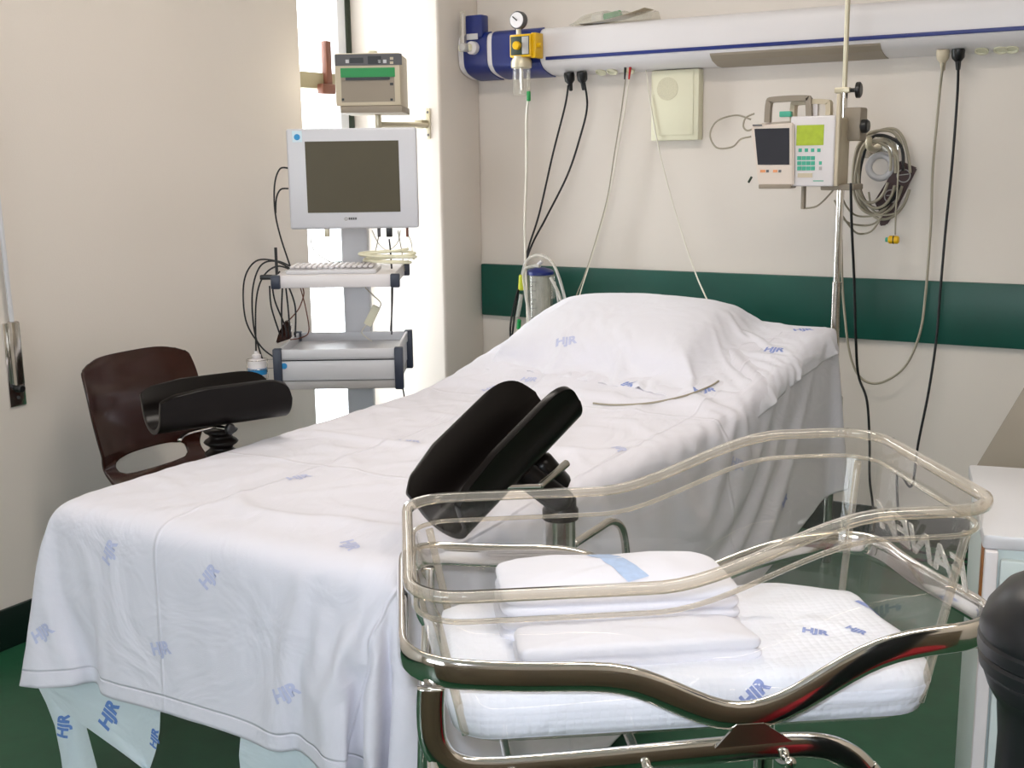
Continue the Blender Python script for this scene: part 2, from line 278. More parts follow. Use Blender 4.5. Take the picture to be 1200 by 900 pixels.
CLOTH_S1=(70,[-2.1753, -2.8283, -0.113],[
12,69,385,-12,-20,13,1,-23,12,24,-7,5,25,3,3,26,-2,4,22,14,1,23,11,2,24,9,3,7,24,-1,12,24,-1,24,-10,0,21,-15,-1,21,-14,0,26,-1,0,26,0,0,26,2,0,25,3,0,26,1,0,26,2,0,26,1,0,26,0,0,26,0,0,25,0,0,26,0,1,26,0,0,26,0,0,26,-1,0,
26,-2,1,25,-2,0,26,-4,1,25,-6,1,26,-5,1,25,6,1,15,21,2,24,-8,0,25,-9,0,22,-12,0,22,-14,1,23,-12,1,25,-5,0,25,8,0,-17,19,-4,-21,14,-3,7,25,-5,21,14,-7,11,-21,-11,6,-23,-9,14,-21,-9,12,-20,-9,20,-13,-11,4,17,-19,-12,15,-17,
-9,17,-18,1,19,-18,5,18,-17,8,17,-18,14,14,-17,18,-7,-17,-9,-15,-19,-11,-14,-20,-10,-14,-19,-9,-15,-18,-7,-17,-19,5,-16,-19,13,-6,-22,12,3,-22,12,5,-23,10,7,-22,11,7,-23,8,11,25,-1,2,0,-6,0,0,-5,-9,2,0,-3,1,0,3,0,-1,1,-1,
1,-1,1,0,-2,0,5,-1,0,-1,-1,0,0,0,0,1,1,1,-1,-1,0,0,3,0,0,-3,0,0,1,0,0,0,0,0,1,-1,0,-1,0,0,1,1,0,0,0,-1,-1,0,1,1,0,0,0,-1,0,0,0,0,0,0,0,1,1,0,1,-1,0,-1,0,0,0,0,-1,-2,0,-1,-1,0,1,-3,0,0,1,0,0,-2,0,-1,-1,0,3,7,1,-1,-1,-1,-1,
-2,0,1,3,1,-2,2,-1,-1,-1,0,2,4,0,8,-5,-1,3,-10,-2,-8,-3,2,9,6,-1,-4,-2,0,4,3,-1,-3,23,-6,-15,-1,2,1,1,0,4,1,0,6,-2,0,4,-1,0,5,-3,0,3,-24,0,-26,-8,-2,-2,1,0,-1,1,1,3,-2,0,8,-3,-1,17,5,-1,9,15,-3,-1,10,-1,-1,4,0,-2,2,0,0,1,
-1,-1,0,1,9,11,25,0,0,-1,-5,2,1,-8,-5,2,0,-3,1,0,-1,-1,-1,1,1,0,-2,0,1,1,0,-6,2,-2,10,-8,3,0,2,-1,1,1,0,0,-1,0,-1,2,0,0,-1,0,0,0,0,0,0,0,0,0,1,0,1,0,0,-1,-1,-1,-1,0,1,1,0,0,0,0,0,1,0,0,-1,0,0,0,1,-1,0,-1,0,1,0,1,2,1,0,0,-1,
1,1,0,-1,-4,1,-1,-3,-1,2,-2,0,2,11,0,-4,-7,0,0,0,0,1,1,1,-1,0,-1,0,2,0,0,2,0,-2,-3,1,5,4,-2,9,-15,-2,0,1,0,-5,-1,1,4,3,0,0,1,0,5,16,-4,-21,8,-1,-3,-2,0,4,2,-1,11,0,0,2,-1,1,5,-4,0,2,-27,0,-25,-5,-2,-3,1,0,-1,1,0,9,-4,0,12,
0,-1,14,10,-2,3,14,-2,-2,7,0,-2,4,0,-1,0,-1,0,1,1,0,-1,0,1,0,0,10,10,24,-1,1,1,-2,1,0,-10,-2,2,0,-2,0,-1,-4,1,1,-1,0,2,-9,-1,-7,10,-1,3,-1,2,4,-7,0,1,3,1,1,3,0,-1,-2,0,0,2,-1,0,-1,0,-1,0,0,1,1,0,0,0,0,0,0,0,0,-1,0,0,-1,0,
0,0,1,0,1,0,0,0,0,0,-1,0,-1,-1,-1,1,1,0,0,1,1,0,1,-1,0,2,0,0,0,0,-1,0,0,0,-6,1,4,-5,-1,-2,9,0,-2,-2,1,-1,-1,0,0,0,-1,2,1,1,-1,4,-1,-1,1,0,0,0,0,10,3,-1,0,0,-1,-3,-18,1,2,1,-1,2,3,0,7,6,-2,-18,20,-4,-9,-4,1,5,2,0,10,1,0,5,
-3,0,6,-3,0,-3,-28,-1,-24,-3,-1,-4,3,0,4,-2,0,14,-4,0,13,5,-1,9,13,-2,-1,12,-1,-2,5,-1,-2,2,-1,0,0,1,0,0,0,0,-1,0,1,0,0,-1,0,0,9,11,25,0,-1,0,-1,2,-1,-6,0,1,-8,-13,3,0,11,-2,4,-7,2,-1,-3,1,-8,6,-3,9,-5,2,1,-6,0,0,-2,-1,1,
7,1,0,1,0,1,0,1,-1,0,0,0,1,0,0,-1,0,0,0,0,0,0,0,-1,0,0,1,-1,0,0,1,-1,0,0,0,0,-1,0,-1,0,0,1,1,0,0,-1,1,0,-1,-1,0,2,0,-1,2,1,1,2,-1,0,-1,0,0,-3,0,3,-7,-1,-4,7,1,-1,0,0,1,-2,0,0,0,1,0,2,-1,0,3,0,0,0,0,1,2,-1,8,0,-1,1,-8,1,-7,
-7,-1,6,0,0,-2,-2,0,-2,30,-5,-14,-4,0,2,2,0,9,3,-1,9,-4,1,5,-4,1,-7,-30,-1,-20,0,-2,-2,3,0,9,-5,0,14,1,0,12,10,-2,3,13,-2,-2,8,-1,-2,4,-1,-1,0,1,0,0,0,1,-2,0,0,0,0,1,1,0,-1,0,0,0,1,-1,17,-1,23,-7,11,1,0,0,1,-4,3,1,-8,-5,1,
0,-11,2,-1,1,-1,0,4,0,-2,1,0,4,-5,1,-1,-6,-2,1,4,1,1,4,0,1,1,0,-1,1,0,0,-1,0,0,0,0,0,1,0,0,-1,0,0,-1,0,0,0,0,0,0,0,0,1,0,0,0,0,-1,-1,1,1,0,0,0,0,0,0,0,-1,0,-1,0,-1,1,1,1,1,-1,0,3,0,1,2,0,-2,-3,0,2,-5,1,-2,2,0,0,0,-1,-1,-3,
0,1,3,0,1,1,1,-2,4,-1,0,0,0,3,3,-1,9,-4,-1,-6,-13,0,-4,-2,1,10,6,-1,2,19,-4,-19,4,-2,-3,-1,1,10,3,0,11,-4,0,5,-6,0,-12,-29,-1,-19,3,-2,3,-1,1,14,-4,0,15,6,-1,7,13,-3,-2,11,-1,-2,5,-1,-2,3,1,1,-1,0,0,-1,0,1,-1,0,-1,2,0,0,0,
0,-2,1,-1,-1,2,1,-2,1,0,3,-21,18,14,23,6,-7,8,1,-3,1,-1,-8,0,2,-3,-9,2,1,-3,1,0,4,-1,-1,-1,0,3,-6,0,0,-1,0,0,2,1,0,1,0,1,2,0,0,1,-1,0,0,1,0,0,-1,0,0,0,0,0,0,-1,0,0,1,0,1,0,-1,0,0,1,0,-1,-1,0,1,1,-1,0,-1,0,0,1,0,0,0,0,-1,-1,
1,1,0,-1,0,-1,0,0,3,1,1,3,-1,-1,-2,1,-1,-4,-1,0,0,0,3,4,1,2,7,-3,2,5,-2,-5,-7,3,3,-13,1,-8,8,0,9,5,-1,8,-11,-1,-11,-7,1,5,3,-1,7,14,-2,-15,12,-3,-11,-4,1,11,4,-1,11,-3,-1,8,-10,2,-18,-27,-2,-14,4,-1,10,-3,1,15,2,-1,11,11,
-2,1,12,-2,-2,8,-1,-2,3,0,0,1,0,0,-2,0,0,1,0,0,1,-1,-2,2,1,-2,1,-1,-3,2,0,-3,2,0,-5,1,-1,-6,1,-1,4,-21,19,1,0,-1,10,25,5,-6,7,2,-7,0,1,-6,-5,1,1,-7,1,0,3,0,0,1,0,1,-10,-1,1,4,1,0,2,0,0,0,0,2,2,0,-1,1,1,0,-2,-1,0,1,1,0,0,0,
-1,-1,0,1,0,0,0,0,-1,0,1,0,-1,-1,0,1,1,0,0,-1,0,0,0,1,0,1,0,-1,-1,0,1,0,-1,0,0,0,0,-1,1,-1,2,-1,1,4,0,0,0,0,0,-6,1,2,-2,-1,5,13,-3,-6,-13,3,0,11,-1,4,5,-2,-5,-13,3,-11,5,-2,23,-6,0,2,-3,-2,-5,-1,2,5,5,-1,-8,17,-4,-18,-3,0,
10,5,0,11,-2,0,9,-15,1,-27,-21,-3,-2,1,0,15,-2,0,14,7,-2,6,13,-1,-2,10,-2,-2,6,0,-2,0,0,1,1,0,-2,0,0,0,2,-1,-3,1,0,-3,3,0,-4,1,-1,-4,1,0,-6,1,-1,-6,-1,-1,-6,-2,-2,-5,-4,-1,18,-8,20,-12,-12,-1,0,-1,0,8,27,5,-8,6,1,-9,-5,2,
-1,-4,1,0,-1,0,4,-1,1,-1,-2,0,0,2,-1,0,1,0,-1,-5,0,2,4,1,0,0,-1,0,1,0,0,0,0,0,-1,0,0,-1,0,0,1,0,0,0,0,0,-1,0,0,1,1,0,-1,0,0,0,0,0,0,-1,-1,0,0,1,1,0,0,-1,1,0,-1,0,-1,3,-1,1,-5,0,0,5,0,2,5,-1,-3,-6,1,3,-5,0,0,8,0,0,1,0,0,1,
-1,2,5,-2,-6,-5,3,11,-5,-1,6,-14,-6,-5,11,5,1,-1,0,2,14,-4,-23,5,-1,6,3,0,12,-2,-1,10,-20,1,-27,-16,-2,9,-1,0,13,3,-1,10,12,-2,0,12,-1,-3,7,-1,-2,3,0,-1,1,-1,-1,2,1,-3,1,-1,-2,2,0,-5,2,-1,-4,1,0,-6,0,-1,-6,-1,-1,-6,-2,-2,
-4,-4,-1,-4,-6,-1,-3,-6,0,-1,-6,-1,8,20,18,13,-19,2,-8,-17,0,-4,-3,-1,1,29,6,-12,0,2,-2,-5,1,1,-2,1,2,-2,-1,0,-1,0,0,1,1,0,-1,0,-1,-4,-1,1,7,0,1,-1,1,0,-1,0,0,0,0,0,0,0,0,-1,0,0,0,0,0,0,0,0,0,0,0,1,-1,0,-1,0,0,1,0,-1,-1,0,
1,1,0,0,0,1,0,0,-1,-1,-2,0,1,1,0,0,-1,1,-1,1,-1,2,6,0,-1,-1,0,3,-12,0,-3,9,1,2,3,-1,0,1,0,0,3,-1,1,1,-1,11,-19,-3,-16,18,3,7,-14,2,10,5,-4,-18,19,-3,-2,-1,0,12,0,0,10,-25,0,-25,-12,-2,15,-1,0,13,9,-1,4,15,-2,-3,9,-1,-3,5,
-1,-3,2,-1,-1,2,0,-4,1,0,-3,2,-1,-5,1,-1,-6,0,-1,-6,-1,0,-6,-2,-2,-5,-5,-1,-3,-5,-1,-3,-6,-1,-1,-6,0,0,-5,-1,1,-5,0,1,-2,0,-19,17,13,14,6,2,23,-10,3,1,-23,2,-5,-6,-2,-13,29,8,-5,-7,1,0,-3,1,3,-2,0,0,0,0,0,0,0,0,-1,0,1,0,1,
-1,6,-1,1,-6,0,0,1,0,0,1,0,0,-2,0,0,0,0,0,0,0,0,0,0,-1,0,0,1,0,0,0,0,0,0,0,1,0,0,0,0,1,0,0,0,-1,-1,0,0,1,-1,1,0,1,0,-1,-2,-1,1,0,1,0,4,-1,1,3,0,0,-5,0,-1,0,0,2,4,0,0,-5,1,1,9,-2,4,4,-2,0,-6,1,-4,1,1,-5,-20,-1,5,31,-4,-13,
-2,-1,17,2,0,8,-30,0,-20,-10,-1,20,5,-1,8,15,-2,-2,12,-3,-4,7,0,-3,3,-1,-3,2,0,-4,2,-1,-6,1,-1,-5,0,-1,-7,-1,-1,-5,-3,-1,-5,-4,-1,-4,-6,-1,-2,-6,-1,-1,-6,0,0,-5,-1,2,-5,1,1,-2,-1,1,-3,1,1,0,0,0,-1,0,-17,18,14,-2,-2,0,5,5,
0,22,1,3,12,-20,3,1,6,-3,-24,-1,10,-1,-3,1,3,-3,1,0,-1,0,0,0,0,0,0,-1,0,2,0,1,0,0,-1,-2,1,1,1,0,0,0,-1,-1,-1,0,1,0,0,0,0,1,0,0,0,0,1,0,0,-1,0,0,0,0,0,0,-1,0,1,0,0,-1,0,0,0,0,0,3,1,0,-3,-1,-1,0,0,1,1,1,0,-5,-1,-1,4,1,4,8,-2,
-3,-6,2,0,-1,-1,2,9,-2,1,-2,1,-1,-11,1,5,19,-6,-2,-8,5,6,-4,-1,0,3,-1,-20,9,-4,16,1,1,-1,-36,-2,-3,-2,-1,19,16,-2,0,15,-2,-5,8,-2,-5,5,0,-5,1,-1,-5,2,-1,-6,0,-1,-6,-1,-1,-6,-4,-1,-5,-4,-1,-4,-6,-1,-3,-7,-1,0,-6,0,1,-4,-1,
2,-6,1,2,-3,0,1,-2,0,-1,1,0,-1,0,0,0,2,0,-1,2,-1,-1,2,1,-19,15,14,5,5,0,-2,-2,1,-1,0,-1,16,5,2,19,-26,6,-14,22,-1,-8,-14,6,3,-5,1,1,2,0,0,-3,0,-1,0,1,1,5,-1,0,-4,1,0,0,-1,-1,2,0,1,-2,1,1,0,0,-1,2,0,0,-2,-1,0,0,0,0,3,0,0,-3,
1,0,0,0,-1,0,0,1,3,0,0,-3,0,-1,0,0,1,0,-1,0,2,0,0,-2,1,0,1,-1,-1,4,0,1,-8,0,-1,6,0,1,2,0,2,-5,1,0,0,0,0,0,-1,0,5,0,1,-3,1,1,6,-1,6,-2,-2,1,11,-7,-2,0,1,0,-36,0,10,11,-1,3,18,-3,-6,9,-2,-7,5,-2,-7,2,-1,-6,0,-1,-7,-1,-2,-6,
-3,-1,-6,-6,-1,-4,-7,0,-1,-6,-1,0,-5,0,2,-9,0,2,-2,0,0,-1,0,0,-1,0,-2,3,0,-1,3,-1,-1,3,0,0,2,0,0,3,0,0,3,0,0,2,0,1,3,0,-23,7,15,0,1,0,5,9,-1,3,2,0,-7,-5,-1,6,5,1,36,-12,3,-24,5,9,4,-11,3,0,4,0,0,1,-1,0,1,0,0,0,0,-1,-1,0,1,
-1,0,1,5,-1,-1,-5,1,0,1,0,0,0,0,0,0,0,0,0,0,0,0,0,0,1,-1,-1,-1,0,1,0,0,-1,0,0,0,0,1,1,0,0,0,0,0,-1,2,0,1,-3,0,-1,5,-1,1,-4,1,-1,4,-2,1,-6,2,1,11,-5,2,-12,5,-1,1,0,0,2,0,1,0,1,-1,-1,0,1,10,-6,9,-16,2,-18,19,-5,20,-31,1,7,21,
-4,-6,13,-3,-8,4,-3,-11,1,-2,-9,-3,-1,-7,-4,-1,-4,-5,-1,-2,-5,-1,-2,-12,0,1,-4,0,1,-3,-1,0,0,1,-1,1,-1,-1,7,0,0,4,0,1,4,-1,1,4,1,1,3,-1,3,4,0,2,3,1,3,2,-1,3,2,0,2,2,0,4,1,0,4,1,-1,-12,22,12,-6,-4,1,-4,-8,1,0,0,0,8,9,2,10,
7,-5,-14,-9,2,18,6,3,-2,-4,6,1,-1,1,0,0,-1,1,0,0,0,0,0,0,1,-1,0,1,0,-1,-2,1,1,1,-1,0,0,0,0,-1,1,0,1,-1,-1,0,0,1,0,0,0,-1,1,0,1,0,0,0,0,0,0,0,0,0,-1,-1,0,0,0,0,0,1,0,0,-1,2,-1,1,-2,1,-1,1,-1,1,-1,2,0,3,-3,0,-3,3,1,3,-4,1,-1,
1,0,-2,3,0,0,0,2,-2,3,0,-2,1,-1,3,-5,16,-13,0,-9,18,-9,-11,4,-4,-8,-1,-2,-14,-11,-1,-4,-9,0,-1,-5,-1,0,-1,0,0,0,0,0,2,1,2,8,-1,2,5,-1,3,4,1,3,4,-1,5,2,0,4,2,0,3,0,0,4,1,0,4,0,-1,3,0,1,3,-1,0,3,-1,-1,2,-1,0,3,-1,0,2,-2,0,2,
-2,0,2,-2,0,26,11,0,-5,7,2,-8,6,3,-11,3,3,-10,-2,2,-11,-10,4,18,13,-5,1,-1,-1,0,0,1,-1,1,0,1,0,0,0,0,-1,0,0,0,0,-1,0,0,0,0,1,1,0,0,0,0,-2,-2,4,1,2,-5,-1,-1,1,1,1,0,0,0,0,-1,0,-1,1,0,0,-1,0,0,1,0,0,0,0,2,0,0,-2,0,0,1,0,0,-1,
0,-1,0,0,1,0,1,0,0,-1,-1,-1,0,0,4,1,1,-3,-1,0,0,0,-1,1,0,0,-1,0,1,1,-1,1,0,2,-2,4,1,-1,1,-13,-2,-8,-7,-4,-2,-3,-1,0,-1,-1,-1,9,7,0,10,3,0,13,-1,1,-2,0,1,1,0,-1,3,-2,-1,1,0,1,2,-1,0,2,-1,-1,2,-2,0,1,-2,1,2,-1,-1,1,-1,0,0,-1,
0,0,-1,1,2,0,-1,-1,0,0,0,0,0,0,0,0,-1,0,1,0,1,-1,-1,2,0,-2,1,0,23,-17,-3,2,3,1,1,4,0,2,6,0,0,8,1,-7,14,4,-29,7,8,11,4,-10,-1,0,1,-1,-1,-2,-1,1,3,0,-1,-3,0,1,0,0,0,0,0,0,0,0,-1,0,-1,0,4,2,0,-7,-1,-1,10,0,2,-7,0,-1,0,0,0,0,
0,0,4,-1,0,-4,1,0,0,0,0,0,0,0,-2,0,0,7,-1,0,-6,0,1,2,1,0,-1,0,-1,0,0,0,0,0,1,5,-1,-1,-8,0,0,3,1,0,0,-1,1,0,0,-1,0,0,1,1,0,0,-1,-1,1,1,0,-2,2,5,-1,2,7,-1,1,4,-2,-1,2,-2,1,2,0,-1,-3,1,0,-7,3,-1,6,-1,-2,3,-2,0,1,-1,1,2,-1,-1,
0,-1,0,0,0,0,0,0,1,-1,1,-1,-1,0,0,0,1,0,-1,0,1,0,1,-1,-1,0,0,-1,0,0,0,0,1,0,2,0,-1,0,-1,0,0,0,-1,1,1,-1,0,0,6,28,-1,-2,0,-1,-1,0,0,-2,0,1,-1,0,0,-8,-1,-1,21,-3,-1,-15,2,12,2,2,-10,2,1,0,-1,-1,-2,0,0,8,-1,0,-5,1,0,0,0,0,0,
-1,0,3,1,0,-7,0,0,3,0,0,-5,0,-1,15,-1,2,-8,-1,0,1,1,0,0,0,0,-2,0,0,0,0,-1,0,0,0,1,0,0,1,0,1,-2,0,-1,-1,-1,0,2,0,0,2,0,0,4,0,-1,-12,0,1,5,0,0,0,0,0,0,1,0,0,0,1,3,-1,-2,5,-2,2,-8,1,0,2,0,-1,0,3,0,2,-7,-1,-1,-4,-1,-1,-3,-1,0,
-3,-1,0,-1,-1,-1,-1,0,1,1,-1,0,0,1,0,1,0,-1,1,1,1,1,0,0,0,1,0,1,0,-1,1,1,1,1,0,0,1,1,0,2,0,-1,0,1,1,1,0,0,3,0,0,1,1,0,2,-1,0,2,0,1,1,0,0,1,0,-1,1,0,0,-3,28,-2,1,0,1,0,1,0,1,0,0,1,0,0,7,-1,0,-15,-1,3,13,0,-10,-3,1,13,-2,0,
-5,1,0,0,0,0,-5,0,0,11,0,1,-5,-1,-1,-1,1,1,-3,-1,-1,8,0,1,-4,1,-1,-2,0,-1,-6,0,-1,17,-1,2,-9,0,0,0,0,0,1,0,0,3,-1,-1,5,-1,1,-5,1,1,-7,1,-2,8,-1,-1,5,1,2,-5,-1,0,0,-1,0,-11,1,1,8,1,0,-1,0,0,0,0,-1,1,-1,0,4,0,-1,1,0,0,-1,-1,
2,-4,-1,-1,-2,2,0,1,2,0,2,1,0,-1,0,0,1,1,0,-1,1,0,0,-1,0,0,0,0,-1,0,0,1,-1,0,0,0,1,0,0,-1,-1,0,1,1,0,-1,0,0,1,0,1,-1,-1,0,0,1,0,0,0,-1,0,0,2,0,0,0,0,0,-1,0,0,0,0,0,-1,0,0,0,0,-1,0,1,1,2,-1,0,1,0,0,-3,28,0,-3,0,-1,-2,-1,0,
-2,-1,0,-1,0,0,2,1,1,16,0,-4,-9,0,9,2,1,-6,1,0,5,-1,1,-2,0,0,-2,1,-1,-5,0,1,8,1,0,-3,-1,-1,1,0,0,2,-1,0,1,0,1,-4,1,0,-2,0,-1,-5,0,-2,18,-1,3,-10,-1,-5,14,0,1,-3,0,2,-5,1,0,3,0,-1,1,0,1,0,0,1,-5,0,-2,5,-2,3,-13,1,-1,7,1,0,
-2,0,0,1,0,-1,1,-1,1,1,1,0,-2,0,0,0,0,1,2,-3,0,-3,1,-1,-3,1,-1,3,2,0,0,2,1,0,-1,0,0,0,0,0,0,0,0,1,0,0,1,0,0,0,0,0,2,0,0,1,-1,0,0,0,0,1,0,0,1,0,0,1,-1,0,0,0,1,0,1,-1,0,-1,0,1,0,1,-1,0,-1,1,0,0,0,0,1,0,-1,-1,0,1,0,1,0,1,0,-1,
-1,0,0,0,1,0,1,1,29,-1,0,-1,1,2,0,0,5,-1,-1,1,0,0,0,0,0,-14,1,4,3,1,-2,1,-1,-6,0,1,3,1,-1,0,0,0,2,0,1,0,0,-1,-4,-1,0,6,0,0,5,0,-1,-14,1,1,2,0,0,5,0,0,0,0,0,0,1,0,-4,-1,-2,16,1,2,-18,-2,-3,-8,1,0,-1,0,-1,0,0,0,0,0,0,0,1,1,
2,-1,1,1,1,1,20,0,0,1,-1,-1,1,0,0,0,0,1,-1,0,0,-1,0,0,-1,0,1,-3,1,0,-6,5,-2,11,-6,3,-10,0,-1,2,1,0,1,1,0,1,0,0,-1,3,0,1,2,-1,0,2,0,0,0,-1,1,2,0,-1,0,0,0,1,0,0,0,0,1,1,-1,-1,0,0,0,0,0,1,1,0,-1,0,-1,0,1,0,1,0,0,-1,1,-1,0,-1,
0,1,1,0,-1,0,1,0,1,-1,1,-1,0,-1,0,0,0,0,0,1,-1,1,-1,1,28,0,4,0,-1,0,0,0,-3,1,1,-5,-1,-1,-3,-1,0,11,1,-2,-5,0,3,0,0,0,0,0,-2,0,0,3,0,0,3,-1,-1,4,0,-1,2,1,1,-3,-1,0,-15,1,2,7,0,-1,1,0,0,0,-1,1,1,1,0,0,-1,-1,4,-1,-5,-21,0,3,
5,2,2,8,0,0,1,0,0,1,0,0,0,-1,1,-1,0,-1,-2,1,-1,-2,2,-4,-9,0,2,1,-1,3,6,-1,-1,-3,0,-1,0,1,0,-1,0,0,1,0,1,2,-1,1,3,1,0,7,0,0,0,0,0,-1,0,0,2,1,0,1,0,-1,0,-3,1,-1,-2,0,0,-1,0,0,0,0,-1,-1,0,1,0,-1,0,-1,0,0,1,1,-1,-1,0,1,1,0,0,
-1,0,-1,0,0,1,1,0,0,0,0,-1,1,0,1,1,0,0,1,1,0,1,0,0,1,-1,1,1,0,-1,1,0,1,2,0,0,0,0,0,1,0,0,-1,29,-1,-1,0,1,0,-1,0,1,0,0,5,0,1,2,0,-1,-13,-1,2,11,0,-8,-5,1,13,0,-1,1,0,0,0,0,1,-3,1,0,-6,-1,-1,-8,-1,0,0,2,1,9,0,0,4,-1,1,-4,0,
0,0,1,-1,3,-2,-1,5,-2,-3,-23,3,4,11,1,0,4,0,0,0,0,0,0,0,1,0,-1,0,0,1,-1,0,0,0,0,0,1,0,0,0,0,-1,-1,2,1,-1,-10,1,0,3,-1,1,0,0,0,0,0,0,-2,0,-1,-1,1,0,-1,-2,1,5,5,-1,12,-3,1,-7,1,0,1,0,0,0,1,1,0,-1,-1,0,1,0,0,-1,0,1,0,0,0,0,1,
-1,-1,0,0,0,0,0,-1,-1,1,0,0,-1,-1,0,0,0,0,0,-1,0,0,-1,0,0,-1,0,0,0,0,0,-1,0,0,1,0,-1,-1,0,1,1,0,-1,0,0,1,1,0,-1,-1,0,1,1,1,-1,0,-1,1,-5,28,1,-2,-1,-1,0,0,0,-1,0,0,-1,0,0,1,0,1,9,2,-1,-5,-1,4,4,0,-7,0,-1,-5,0,0,-1,-1,0,0,0,
0,1,0,0,14,1,1,1,0,0,-1,-1,0,-10,1,0,4,0,0,3,-2,-1,4,-1,-2,-20,4,4,13,-1,-1,0,0,0,4,0,1,-4,0,0,0,-1,-1,0,1,0,0,0,0,0,0,0,4,-1,0,0,0,0,2,1,0,-4,0,-1,4,0,1,0,1,0,-2,-1,0,-2,0,0,-2,0,0,-2,0,0,-3,2,-2,-7,-2,2,12,0,0,0,1,0,1,4,
0,1,2,-1,1,2,0,0,0,0,0,0,0,-1,0,0,1,0,-1,0,1,0,0,-1,0,0,0,1,-1,0,0,1,-1,0,0,0,0,0,-1,0,-1,-1,1,1,-1,0,0,-2,0,-1,-1,1,1,-2,-1,0,-1,0,-1,-1,0,1,0,0,-1,0,1,1,0,0,-1,0,-1,1,0,0,-1,-4,28,0,1,1,1,0,0,-1,0,0,0,1,0,0,0,0,0,8,-2,-3,
-7,1,4,2,0,-5,-2,-1,11,0,1,0,1,-1,0,-1,1,0,1,0,-13,-1,-1,-1,0,1,1,1,0,6,-2,-2,10,0,1,-2,-1,-1,-19,3,2,11,0,0,0,1,1,0,0,0,-4,-1,-1,9,-1,0,-5,1,0,0,0,1,0,0,0,2,-1,-1,-6,1,-1,0,0,1,-2,0,0,0,0,0,0,0,0,0,0,0,2,0,0,2,0,1,2,0,0,
0,0,-1,0,0,1,0,1,-3,-10,3,2,15,-1,0,-2,-4,0,0,-2,0,-1,-1,0,0,0,0,0,0,0,0,0,0,0,0,0,0,0,1,0,1,0,0,1,-1,1,1,0,-1,1,0,0,1,0,1,1,1,0,1,-1,-1,1,0,1,1,0,0,-1,0,-1,-1,0,0,0,0,1,-2,1,-1,-1,0,0,-1,-1,0,0,0,0,0,0,0,0,0,0,16,23,-1,-1,
1,0,-1,0,1,-1,1,0,-1,1,0,-2,0,0,-16,2,3,11,-1,-7,-7,-1,13,1,2,-12,0,-1,-3,0,1,-1,1,-1,0,-1,1,6,1,1,1,0,-1,0,-2,0,8,2,0,-7,-2,-1,-12,3,1,11,-1,1,0,0,0,0,0,-1,0,0,0,0,1,0,-5,0,0,11,-1,1,-6,0,-1,0,-1,0,-2,1,1,2,0,0,0,0,-1,0,
0,0,0,0,0,0,0,0,0,-1,1,0,1,0,0,0,-1,0,0,0,0,0,1,0,0,-1,-1,0,0,5,0,0,-4,-2,0,-2,9,-1,3,1,0,1,0,0,0,-1,0,1,0,1,0,-1,0,-1,-1,0,0,-1,0,1,-1,0,0,-1,0,-1,-1,0,1,0,0,0,0,1,-1,0,-1,1,1,0,0,0,0,-1,0,1,0,1,-1,1,1,0,0,-1,0,-1,0,0,1,
-1,0,0,-1,0,-1,0,0,1,-1,0,-1,0,1,1,0,29,0,0,-1,-1,0,1,0,-1,-1,0,1,0,0,-2,1,-1,9,-2,1,-13,0,7,6,0,-15,1,2,10,-1,-1,-2,0,0,5,-1,1,-4,1,0,0,0,-1,0,-1,0,5,2,0,-10,-1,1,3,0,-1,2,0,1,0,1,-1,0,0,0,0,0,1,0,-1,-1,0,0,0,0,1,0,-6,0,
-1,13,-1,1,-7,0,0,0,0,0,0,0,0,0,0,0,0,0,0,0,0,1,0,-1,0,0,1,-1,0,0,0,0,0,0,0,0,1,0,-1,-1,0,0,0,0,1,1,-2,0,-2,-2,7,-1,11,-11,1,-4,1,1,-1,0,0,1,0,1,-1,1,-1,0,0,0,0,0,0,1,0,0,-1,0,0,0,-1,0,0,0,0,0,1,1,0,-1,-1,0,1,0,0,0,0,0,1,
1,0,1,-1,1,1,0,-1,0,0,1,1,1,0,1,-1,-1,-1,0,0,0,0,1,-2,1,-1,0,0,0,1,-1,0,-4,28,-1,1,0,1,1,0,0,2,1,-1,0,-1,0,3,0,1,-9,-1,0,11,0,-6,-4,1,14,-2,-1,-13,1,2,5,0,-1,-4,0,-1,9,0,1,-5,0,1,0,0,-1,-5,0,0,4,0,0,0,1,1,1,-1,-1,0,0,1,0,
0,-1,0,0,0,0,1,1,0,0,-1,0,-1,0,5,0,0,-12,0,0,14,0,1,-7,0,0,0,0,0,0,0,0,0,-1,0,0,0,-1,0,1,0,0,0,0,0,0,1,0,0,0,0,-1,-1,0,1,0,0,0,1,0,0,-1,1,0,0,3,-4,0,-8,13,-1,6,2,-1,1,1,0,0,2,-2,0,-1,1,0,0,0,0,-1,1,-1,-2,0,1,-1,1,0,-2,1,0,
-2,0,-1,-3,0,1,-1,0,0,-1,0,-1,-1,1,0,-1,-1,1,0,0,-1,0,0,0,1,1,0,1,-1,0,1,0,1,1,0,0,0,1,-1,0,-1,1,-1,0,0,-1,0,-1,-4,28,-1,-1,0,0,-1,0,0,-1,-1,1,-1,1,0,0,-1,0,13,1,-3,-7,0,6,4,-1,-10,0,0,16,-2,1,-9,0,0,3,0,0,-8,0,0,10,0,-1,
-1,0,1,-4,0,0,0,0,0,-1,0,0,1,1,0,0,0,0,0,0,1,0,-1,-1,0,0,0,0,0,1,0,0,-1,1,0,0,-1,1,-1,-7,0,0,14,-1,1,-7,0,0,0,-1,0,0,1,0,0,0,0,0,0,1,0,0,0,0,0,-1,0,-1,0,0,1,0,0,0,1,0,0,-1,0,0,0,0,0,-1,-2,4,0,9,-9,0,-5,-1,0,-1,-2,0,-1,2,1,
